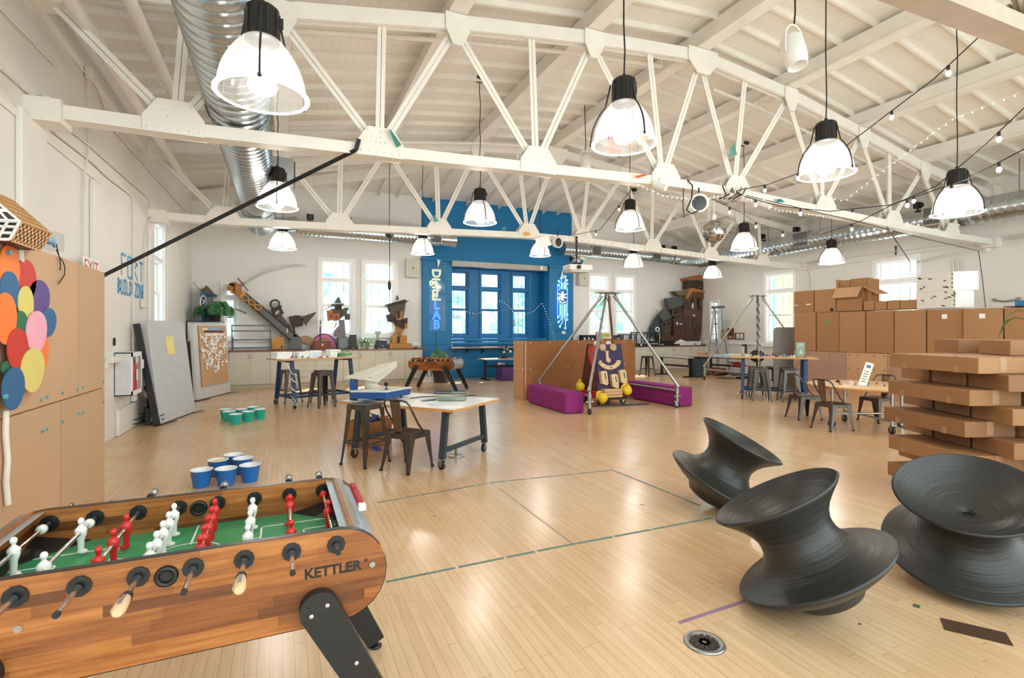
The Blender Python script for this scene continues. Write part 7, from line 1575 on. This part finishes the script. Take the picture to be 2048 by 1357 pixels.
mb=MB(); mb.grid(lambda u,v:(14.2+1.2*u,12.9+.9*v+.1*math.sin(5*u),.08+.1*math.sin(3*u+1)*math.sin(4*v)+.06),10,8); solo('dark_tarp',mb,P('tarp_dark','23262c',.6),'heap of dark sheeting on the floor beyond the far tripod bar','tarp',solid=.02)
# ladder
q=thing('step_ladder','tall aluminium step ladder beside the narrow window in the corner','ladder',(15.75,15.2,0)); ALU=P('aluminium','b4b6b6',.35,.85)
def LP(s,t,back=0): # s side -1..1 , t height 0..1
    w=.3-.14*t; y=15.2-s*w; x=15.55+.28*t if not back else 16.18-.32*t; return Vector((x,y,2.62*t))
for b in (0,1):
    for s in (-1,1): mb=MB(); mb.bar(LP(s,0,b),LP(s,1,b),.03,.07,(0,1,0)); obj('rail',mb,ALU,q,w=True)
for k in range(1,8): mb=MB(); t=k/8.4; mb.bar(LP(-1,t),LP(1,t),.09,.025); obj('step',mb,ALU,q,w=True)
for k in (1,3,5,7): mb=MB(); t=k/8.4; mb.bar(LP(-1,t,1),LP(1,t,1),.03,.02); obj('brace',mb,ALU,q,w=True)
mb=MB(); mb.box((15.75,15.2-.24,2.6),(15.98,15.2+.24,2.7)); obj('top_cap',mb,P('ladder_cap','5a5c5a',.5),q,w=True,bev=.015)
# wall pictures
def wallpic(nm,cat,label,x0,y0,x1,y1,mat,extra):
    a=atX(x0,y0,XR-.03); b=atX(x1,y1,XR-.03); q=thing(nm,label,cat,(XR-.03,(a.y+b.y)/2,b.z)); mb=MB(); mb.box((XR-.03,b.y,b.z),(XR-.005,a.y,a.z)); obj('plate',mb,mat,q,w=True)
    for pn,m2,(u0,v0,u1,v1) in extra: mb=MB(); mb.box((XR-.04,a.y+(b.y-a.y)*u1,b.z+(a.z-b.z)*v0),(XR-.03,a.y+(b.y-a.y)*u0,b.z+(a.z-b.z)*v1)); obj(pn,mb,m2,q,w=True)
wallpic('wooden_plaque','panel','upright brown wooden plaque with pale cut figures on the wall beside the ladder',1455,657,1467,679,P('panel_brown','6b4126',.5),[('pale_figure',KRAFT2,(.2,.1,.8,.3)),('carved_line',D2,(.2,.45,.8,.5)),('carved_line',D2,(.2,.6,.8,.65))])
wallpic('framed_panel','picture','framed brown picture with two white fields on the wall beside the ladder',1469,666,1487.5,680,P('panel_brown','6b4126',.5),[('white_field',PAPER,(.22,.12,.48,.88)),('tan_field',KRAFT2,(.5,.12,.66,.88)),('white_field',PAPER,(.68,.12,.92,.88)),('dark_dot',INK,(.3,.2,.42,.35)),('dark_dot',INK,(.75,.2,.87,.35))])
p=atX(1447,668,XR-.03); mb=MB()
for k in range(8): a=2*PI*k/8; mb.bx((0,.16*math.cos(a),.19*math.sin(a)),(.02,.09,.1))
mb.tube([(0,.13*math.cos(a),.16*math.sin(a)) for a in [2*PI*k/20 for k in range(20)]],.04,6,True); mb.bar((0,-.12,0),(0,.12,0),.03,.03); mb.bar((0,0,-.15),(0,0,.15),.03,.03); solo('wooden_gear',mb.xf(T(*p)),KRAFT2,'small pale wooden gear on the wall beside the ladder','gear')
mb=MB(); p=atX(1500,691,XR-.03); mb.bx((0,0,0),(.02,.14,.14)); ws=solo('wall_notice',mb.xf(T(*p)),PAPER,'small white notice on the wall above the far desk chairs','notice'); mb=MB(); p=atX(1500,691,XR-.05); mb.bx((0,0,0),(.008,.06,.06)); obj('notice_mark',mb.xf(T(*p)),P('mark_red','b85a4a',.6),ws)
# office chairs behind the worktable
for i,(px,py) in enumerate(((1530,770),(1556,768))):
    p=fl(px,py); q=thing('office_chair',['black office chair behind the worktable, seen between its blue legs','second black office chair beside the grey standing panel'][i],'chair',(p.x,p.y+.2,0),.4+i,'black office chairs'); mb=MB(); mb.sph((0,0,.5),(.26,.26,.06),14); obj('seat',mb,BLACK,q); mb=MB(); mb.sph((-.25,0,.9),(.06,.24,.2),14); mb.bar((-.2,0,.48),(-.27,0,.8),.05,.02); obj('backrest',mb,BLACK,q); mb=MB(); mb.cyl((0,0,.08),(0,0,.46),.03); obj('gas_stem',mb,DARK,q)
    mb=MB()
    for k in range(5): a=2*PI*k/5; mb.bar((0,0,.1),(.3*math.cos(a),.3*math.sin(a),.06),.04,.03); mb.sph((.3*math.cos(a),.3*math.sin(a),.03),.03,8)
    obj('star_base',mb,DARK,q)
# dark grey standing panel before the kraft wall
b0=fl(1549,776); b1=fl(1587,771); p3,W3,H3_,M3=leaner('display_panel',(b0.x,b0.y),(b0.x+1.0,b0.y-.33),1.78,.0,FABD,'dark grey rounded panel standing before the kraft box wall',.06,.12)
# ---------- wall of tall kraft boxes
XK=13.4; KB=P('kraft_tall_box','ab7d55',.72,var=.04,scale=1.5); KB2=P('kraft_tall_box_b','a5774e',.72,var=.04,scale=1.5); KPK=P('kraft_board_pinkish','b08a72',.75,var=.04,scale=1.5); TAPE=P('packing_tape','a37c54',.45)
def yk(px): return atX(px,620,XK).y
eds=[1588,1631,1677.5,1730,1787.5,1851,1926,2007,2095]; words_=['tall kraft box at the free end of the box wall','second tall kraft box from the free end, with a green sticker','third tall kraft box from the free end, under the open carton','fourth tall kraft box from the free end, under small cartons','fifth tall kraft box from the free end','sixth tall kraft box from the free end, under the white cartons','tall kraft box with a white label near its top, above the carton tower','tall kraft box cut by the picture edge']
for i,(a,b) in enumerate(zip(eds,eds[1:])):
    ya,yb_=yk(a),yk(b); zt=2.2-.008*i; dx=(0,.03,.0,.02,.0,.03,-.02,.0)[i]; q=thing('tall_box',words_[i],'box',(XK+.4,(ya+yb_)/2,1.13),0,'tall kraft boxes of the box wall')
    mb=MB(); mb.box((XK+dx,yb_+.012,1.131),(XK+.8,ya-.012,zt)); obj('box_body',mb,(KB,KB2)[i%2],q,w=True,bev=.008)
    mb=MB(); mb.box((XK+.02+dx,(ya+yb_)/2-.035,zt),(XK+.78,(ya+yb_)/2+.035,zt+.002)); mb.box((XK+dx-.002,(ya+yb_)/2-.03,zt-.12),(XK+dx,(ya+yb_)/2+.03,zt)); obj('tape',mb,TAPE,q,w=True)
    if i in(1,5,6):
        mb=MB(); z=zt-(.28 if i==1 else .16); mb.box((XK+dx-.003,(ya+yb_)/2-.05,z-.05),(XK+dx-.0005,(ya+yb_)/2+.05,z+.05)); obj('sticker',mb,P('sticker_green','6f9a52',.5) if i==1 else PAPER,q,w=True)
le=[1588,1694,1775,1905,2040,2110]; lb_=['pinkish kraft sheet at the free end of the box wall, lower row','kraft brown sheet in the lower row behind the sign card','pinkish kraft sheet in the lower row beside the carton tower','kraft sheet in the lower row behind the carton tower','last kraft sheet in the lower row beyond the carton tower']
for i,(a,b) in enumerate(zip(le,le[1:])):
    ya,yb_=yk(a),yk(b); q=thing('base_box',lb_[i],'box',(XK+.35,(ya+yb_)/2,0),0,'lower kraft sheets of the box wall'); mb=MB(); mb.box((XK-.02,yb_+.004,0),(XK+.78,ya-.004,1.125)); obj('box_body',mb,(KPK,KRAFT2,KPK,KB2,KB)[i],q,w=True)
    for t in (.06,.3,.7,.94):
        for z in (1.06,.72): mb=MB(); y=yb_+(ya-yb_)*t; mb.cyl((XK-.02,y,z),(XK-.03,y,z),.014,n=8); obj('rivet',mb,P('rivet_brown','5f3d24',.5),q,w=True)
# cartons on top
def carton(x0,x1,y0,y1,label,mat=KB,dep=.45,X=XK+.1,zb=None,open_=False,g='cartons on the box wall',name='carton',cat='carton'):
    a=atX(x0,y0,X); b=atX(x1,y1,X); z0=zb if zb is not None else 2.202; q=thing(name,label,cat,(X,(a.y+b.y)/2,z0),0,g); mb=MB(); zt=max(a.z,z0+.12)
    if open_:
        for s in (((X,b.y,z0),(X+.012,a.y,zt)),((X+dep-.012,b.y,z0),(X+dep,a.y,zt)),((X,b.y,z0),(X+dep,b.y+.012,zt)),((X,a.y-.012,z0),(X+dep,a.y,zt)),((X,b.y,z0),(X+dep,a.y,z0+.01))): mb.box(*s)
    else: mb.box((X,b.y,z0),(X+dep,a.y,zt))
    obj('box_body',mb,mat,q,w=True,bev=.006); 
    if not open_: mb=MB(); ym=(a.y+b.y)/2; mb.box((X-.002,ym-.025,zt-.1),(X,ym+.025,zt)); mb.box((X,ym-.025,zt),(X+dep,ym+.025,zt+.002)); obj('tape',mb,TAPE,q,w=True)
    return q,a,b,zt
q,a,b,zt=carton(1588,1627,584,627,'kraft carton at the free end on top of the box wall',KB2)
mb=MB(); mb.box((XK+.095,b.y+.08,2.42),(XK+.1,b.y+.22,2.45)); mb.box((XK+.095,a.y-.12,2.42),(XK+.1,a.y-.02,2.44)); obj('printed_mark',mb,PAPER,q,w=True)
q,a,b,zt=carton(1629,1671,581,627,'kraft carton with a round hand hole on top of the box wall',KB); mb=MB(); mb.cyl((XK+.099,b.y+.1,2.26),(XK+.096,b.y+.1,2.26),.05,n=18); obj('hand_hole',mb,BLACK,q,w=True)
q,a,b,zt=carton(1672.5,1724,577,622,'open kraft carton with raised flaps on top of the box wall',KB2,.5,open_=True); X=XK+.1
for F_ in ([(X,b.y,zt),(X,a.y,zt),(X-.13,a.y+.05,zt-.27),(X-.13,b.y+.04,zt-.27)],[(X,b.y,zt),(X+.5,b.y,zt),(X+.5,b.y-.36,zt-.2),(X,b.y-.36,zt-.22)],[(X,a.y,zt),(X+.5,a.y,zt),(X+.5,a.y+.08,zt+.24),(X+.1,a.y+.08,zt+.24)]):
    mb=MB(); mb.add(F_,[(0,1,2,3)]); obj('flap',mb,KRAFT2,q,w=True,solid=.008)
zo=zt
for x0,x1,lb in ((1679,1700,'small carton inside the open kraft carton, at its flap end'),(1701,1733,'wide carton standing up in the open kraft carton'),(1733.5,1744,'narrow carton at the far end of the open kraft carton')): carton(x0,x1,558.5 if x0>1690 else 562,594,lb,KB2,.3,XK+.22,2.215)
for x0,x1,y0,lb in ((1727,1748,603,'first small carton in the low row beside the open carton'),(1749.5,1773,603.5,'second small carton in the low row, with pale tape'),(1775,1798.5,601.5,'third small carton in the low row'),(1800,1833,601,'fourth small carton in the low row, widest, beside the white cartons')): carton(x0,x1,y0,622,lb,KB,.35)
def wcarton(x0,xm,x1,y0,y1,zb,label,seed):
    """white carton turned so that two sides show"""
    X=XK+.05; a=atX(x0,y0,X); m=atX(xm,y1,X); q=thing('white_carton',label,'carton',(X+.3,(a.y+m.y)/2,zb),0,'white cartons on the box wall'); zt=a.z; y1_=atX(x1,y1,X+.25).y
    MBK=P('carton_white_grey','dcd8d0',.6,var=.03); base=[(X,a.y),(X,m.y),(X+.35,y1_),(X+.35,a.y)]
    mb=MB(); mb.prism(base,zt-zb,T(0,0,zb)); obj('box_body',mb,MBK,q,w=True)
    mb=MB(); mb.add([(X-.001,m.y,zb),(X+.349,y1_-.001,zb),(X+.349,y1_-.001,zt),(X-.001,m.y,zt)],[(0,1,2,3)]); obj('clean_side',mb,PAPER,q,w=True,solid=.003)
    rr=random.Random(seed); mb=MB()
    for k in range(9): y=m.y+(a.y-m.y)*rr.random(); z=zb+(zt-zb)*rr.uniform(.1,.9); w=rr.uniform(.02,.06); mb.prism([(y-w,z),(y,z-.015),(y+w,z+.01),(y+w*.3,z+.025),(y-.4*w,z+.012)],.004,Matrix(((0,0,-1,X),(1,0,0,0),(0,1,0,0),(0,0,0,1))))
    for k in range(4): mb.box((X-.004,m.y+.01,zb+.05+k*(zt-zb)*.23),(X,m.y+.03,zb+.09+k*(zt-zb)*.23))
    obj('torn_mark',mb,P('torn_brown','6b5340',.8),q,w=True); return zt
z1=wcarton(1833.5,1911,1943,585.5,617,2.19,'lower white carton with torn marks on the box wall',3); wcarton(1834.5,1906.5,1952,550,585,z1+.003,'upper white carton on the box wall',4)
# pull handle and bits on the wall beyond
p=atX(2011,601,XR-.05); mb=MB(); mb.tube([(.04,-.23,.03),(0,-.2,.0),(0,0,-.03),(0,.2,0),(.04,.23,.03)],.02,8); mb.bx((.03,-.24,.03),(.04,.08,.06)); mb.bx((.03,.24,.03),(.04,.08,.06)); solo('pull_handle',mb.xf(T(*p)),P('handle_brown_grey','8f8478',.4,.4),'curved grey handle bar on the wall above the box wall','handle bar')
mb=MB(); mb.box((XK+.1,yk(2100),2.165),(XK+.7,yk(2002),2.18)); mb2=MB(); solo('dark_sheet',mb,P('navy_panel','1d2338',.4),'thin dark sheet lying on the last tall kraft boxes','sheet'); mb=MB(); a=atX(2046,607,XK+.3); mb.bx((a.x,a.y-.1,2.24),(.3,.34,.11)); solo('blue_case',mb,P('case_blue','2a6f9f',.4),'blue case on the thin dark sheet at the end of the box wall','case')
for i,px in enumerate((1791.5,)):
    mb=MB(); p=atX(px,501,XR-.02); mb.box((-.015,-.012,-.14),(.015,.012,.14)); mb.box((-.015,-.04,.09),(.015,.04,.105)); mb.box((-.015,-.04,-.07),(.015,.04,-.055)); solo('wall_rail',mb.xf(T(*p)),DARK,'short dark ladder-like bracket high on the wall above the window','bracket')
p=atX(1974,497,XR-.04); mb=MB(); mb.lathe([(0,-.02),(.09,-.02),(.1,.02),(0,.04)],16,RY(-PI/2)); solo('smoke_detector',mb.xf(T(*p)),PAPER,'round white detector on the wall above the white cartons','detector')
# ---------- tower of flat cartons
CT=[P('flat_carton_a','9c7048',.7,var=.06,scale=3,bump=.05,bscale=90),P('flat_carton_b','946842',.7,var=.06,scale=3,bump=.05,bscale=90),P('flat_carton_c','8a603d',.7,var=.06,scale=3)]
HL=.143; Cc=Vector((6.36,2.58,0)); aO=math.radians(-112); aE=math.radians(-28)
ordn=['lowest','second','third','fourth','fifth','sixth','seventh','eighth','ninth','tenth','topmost']
rr=random.Random(21)
def flat(c,ang,L,W,z,label,mat):
    q=thing('flat_carton',label,'carton',(c[0],c[1],z),ang,'flat kraft cartons of the tower'); mb=MB(); mb.box((-L/2,-W/2,.001),(L/2,W/2,HL-.002)); obj('box_body',mb,mat,q,bev=.006)
    mb=MB()
    for x in (-L*.3,L*.28): mb.box((x-.025,-W/2-.002,.0),(x+.025,-W/2,.06)); mb.box((x-.025,-W/2,HL-.002),(x+.025,-W/2+.08,HL))
    mb.box((-L/2,-.03,HL-.002),(L/2,.03,HL-.0008)); mb.box((L/2,-.03,.02),(L/2+.0015,.03,HL-.002)); obj('tape',mb,TAPE,q); return q
for k in range(11):
    odd=k%2==1; z=.001+k*HL
    if k==10: flat((6.72,2.3),math.radians(-38),1.0,.45,z,'topmost flat carton of the tower, nearest the ceiling',CT[0]); flat((7.05,2.85),math.radians(-38),1.0,.45,z,'flat carton behind the topmost one of the tower',CT[1]); break
    jit=rr.uniform(-.04,.04)
    if odd:
        ang=aO+rr.uniform(-.05,.05); ux=Vector((math.cos(ang),math.sin(ang),0)); uy=Vector((-ux.y,ux.x,0))
        for m in range(3): c=Cc+uy*(-.52+.5*m)+ux*(jit+.05*m); flat((c.x,c.y),ang,.95,.46,z,'%s layer of the carton tower, %s carton'%(ordn[k],['front','middle','rear'][m]),CT[(k+m)%3])
    else:
        ang=aE+rr.uniform(-.05,.05); ux=Vector((math.cos(ang),math.sin(ang),0)); uy=Vector((-ux.y,ux.x,0))
        for m in range(3): c=Cc+uy*(-.5+.48*m)+ux*(.02+jit); flat((c.x,c.y),ang,.95,.44,z,'%s layer of the carton tower, %s carton'%(ordn[k],['front','middle','rear'][m]),CT[(k+m)%3])
# second column beside it
for k in range(9):
    z=.001+k*HL; ang=(aO if k%2 else aE)+rr.uniform(-.08,.08); c=Vector((6.5,1.35,0))+Vector((rr.uniform(-.05,.05),rr.uniform(-.05,.05),0)); flat((c.x+.25,c.y),ang,.9,.5,z,'%s carton of the narrow column beside the carton tower'%(['lowest','second','third','fourth','fifth','sixth','seventh','eighth','topmost'][k]),CT[k%3])
q=plant('leafy_plant','dark leafed plant standing on the carton tower at the picture edge',(7.0,2.5,.001+11*HL+.002),.12,.09,5,.28,.3,.3,8,LEAF,split=False)
cam=bpy.data.cameras.new('camera'); co=bpy.data.objects.new('camera',cam); C.objects.link(co)
cam.sensor_fit='HORIZONTAL'; cam.sensor_width=36; cam.lens=36*FPX/2048; cam.shift_y=-(678.5-YH)/2048; cam.clip_start=.05; cam.clip_end=400
co.location=(0,0,HC); co.rotation_euler=(PI/2,0,-TH); bpy.context.scene.camera=co
sc=bpy.context.scene
vs=sc.view_settings; sc.display_settings.display_device='sRGB'; vs.view_transform='Standard'; vs.look='None'; vs.gamma=1; vs.exposure=EXPOSURE; vs.use_curve_mapping=False
cy=sc.cycles; cy.use_denoising=True; cy.max_bounces=10; cy.diffuse_bounces=5; cy.transparent_max_bounces=16; cy.sample_clamp_indirect=4.; cy.caustics_reflective=False; cy.caustics_refractive=False
w=bpy.data.worlds.new('sky'); sc.world=w; w.use_nodes=True; nt=w.node_tree; bg=nt.nodes['Background']
tc=nt.nodes.new('ShaderNodeTexCoord'); nz=nt.nodes.new('ShaderNodeTexNoise'); nz.inputs['Scale'].default_value=14; nz.inputs['Detail'].default_value=6; rp=nt.nodes.new('ShaderNodeValToRGB')
for e,(p,c) in zip(rp.color_ramp.elements,((.38,(.55,.82,.86,1)),(.62,(1,1,1,1)))): e.position=p; e.color=c
nt.links.new(tc.outputs['Generated'],nz.inputs['Vector']); nt.links.new(nz.outputs[0],rp.inputs[0]); nt.links.new(rp.outputs[0],bg.inputs[0]); bg.inputs[1].default_value=SKY
s=bpy.data.lights.new('sun','SUN'); s.energy=SUN; s.angle=.02; s.color=(1,.95,.86); so=bpy.data.objects.new('sun',s); C.objects.link(so)
so.rotation_euler=Vector((.25,.62,.9)).to_track_quat('Z','Y').to_euler()
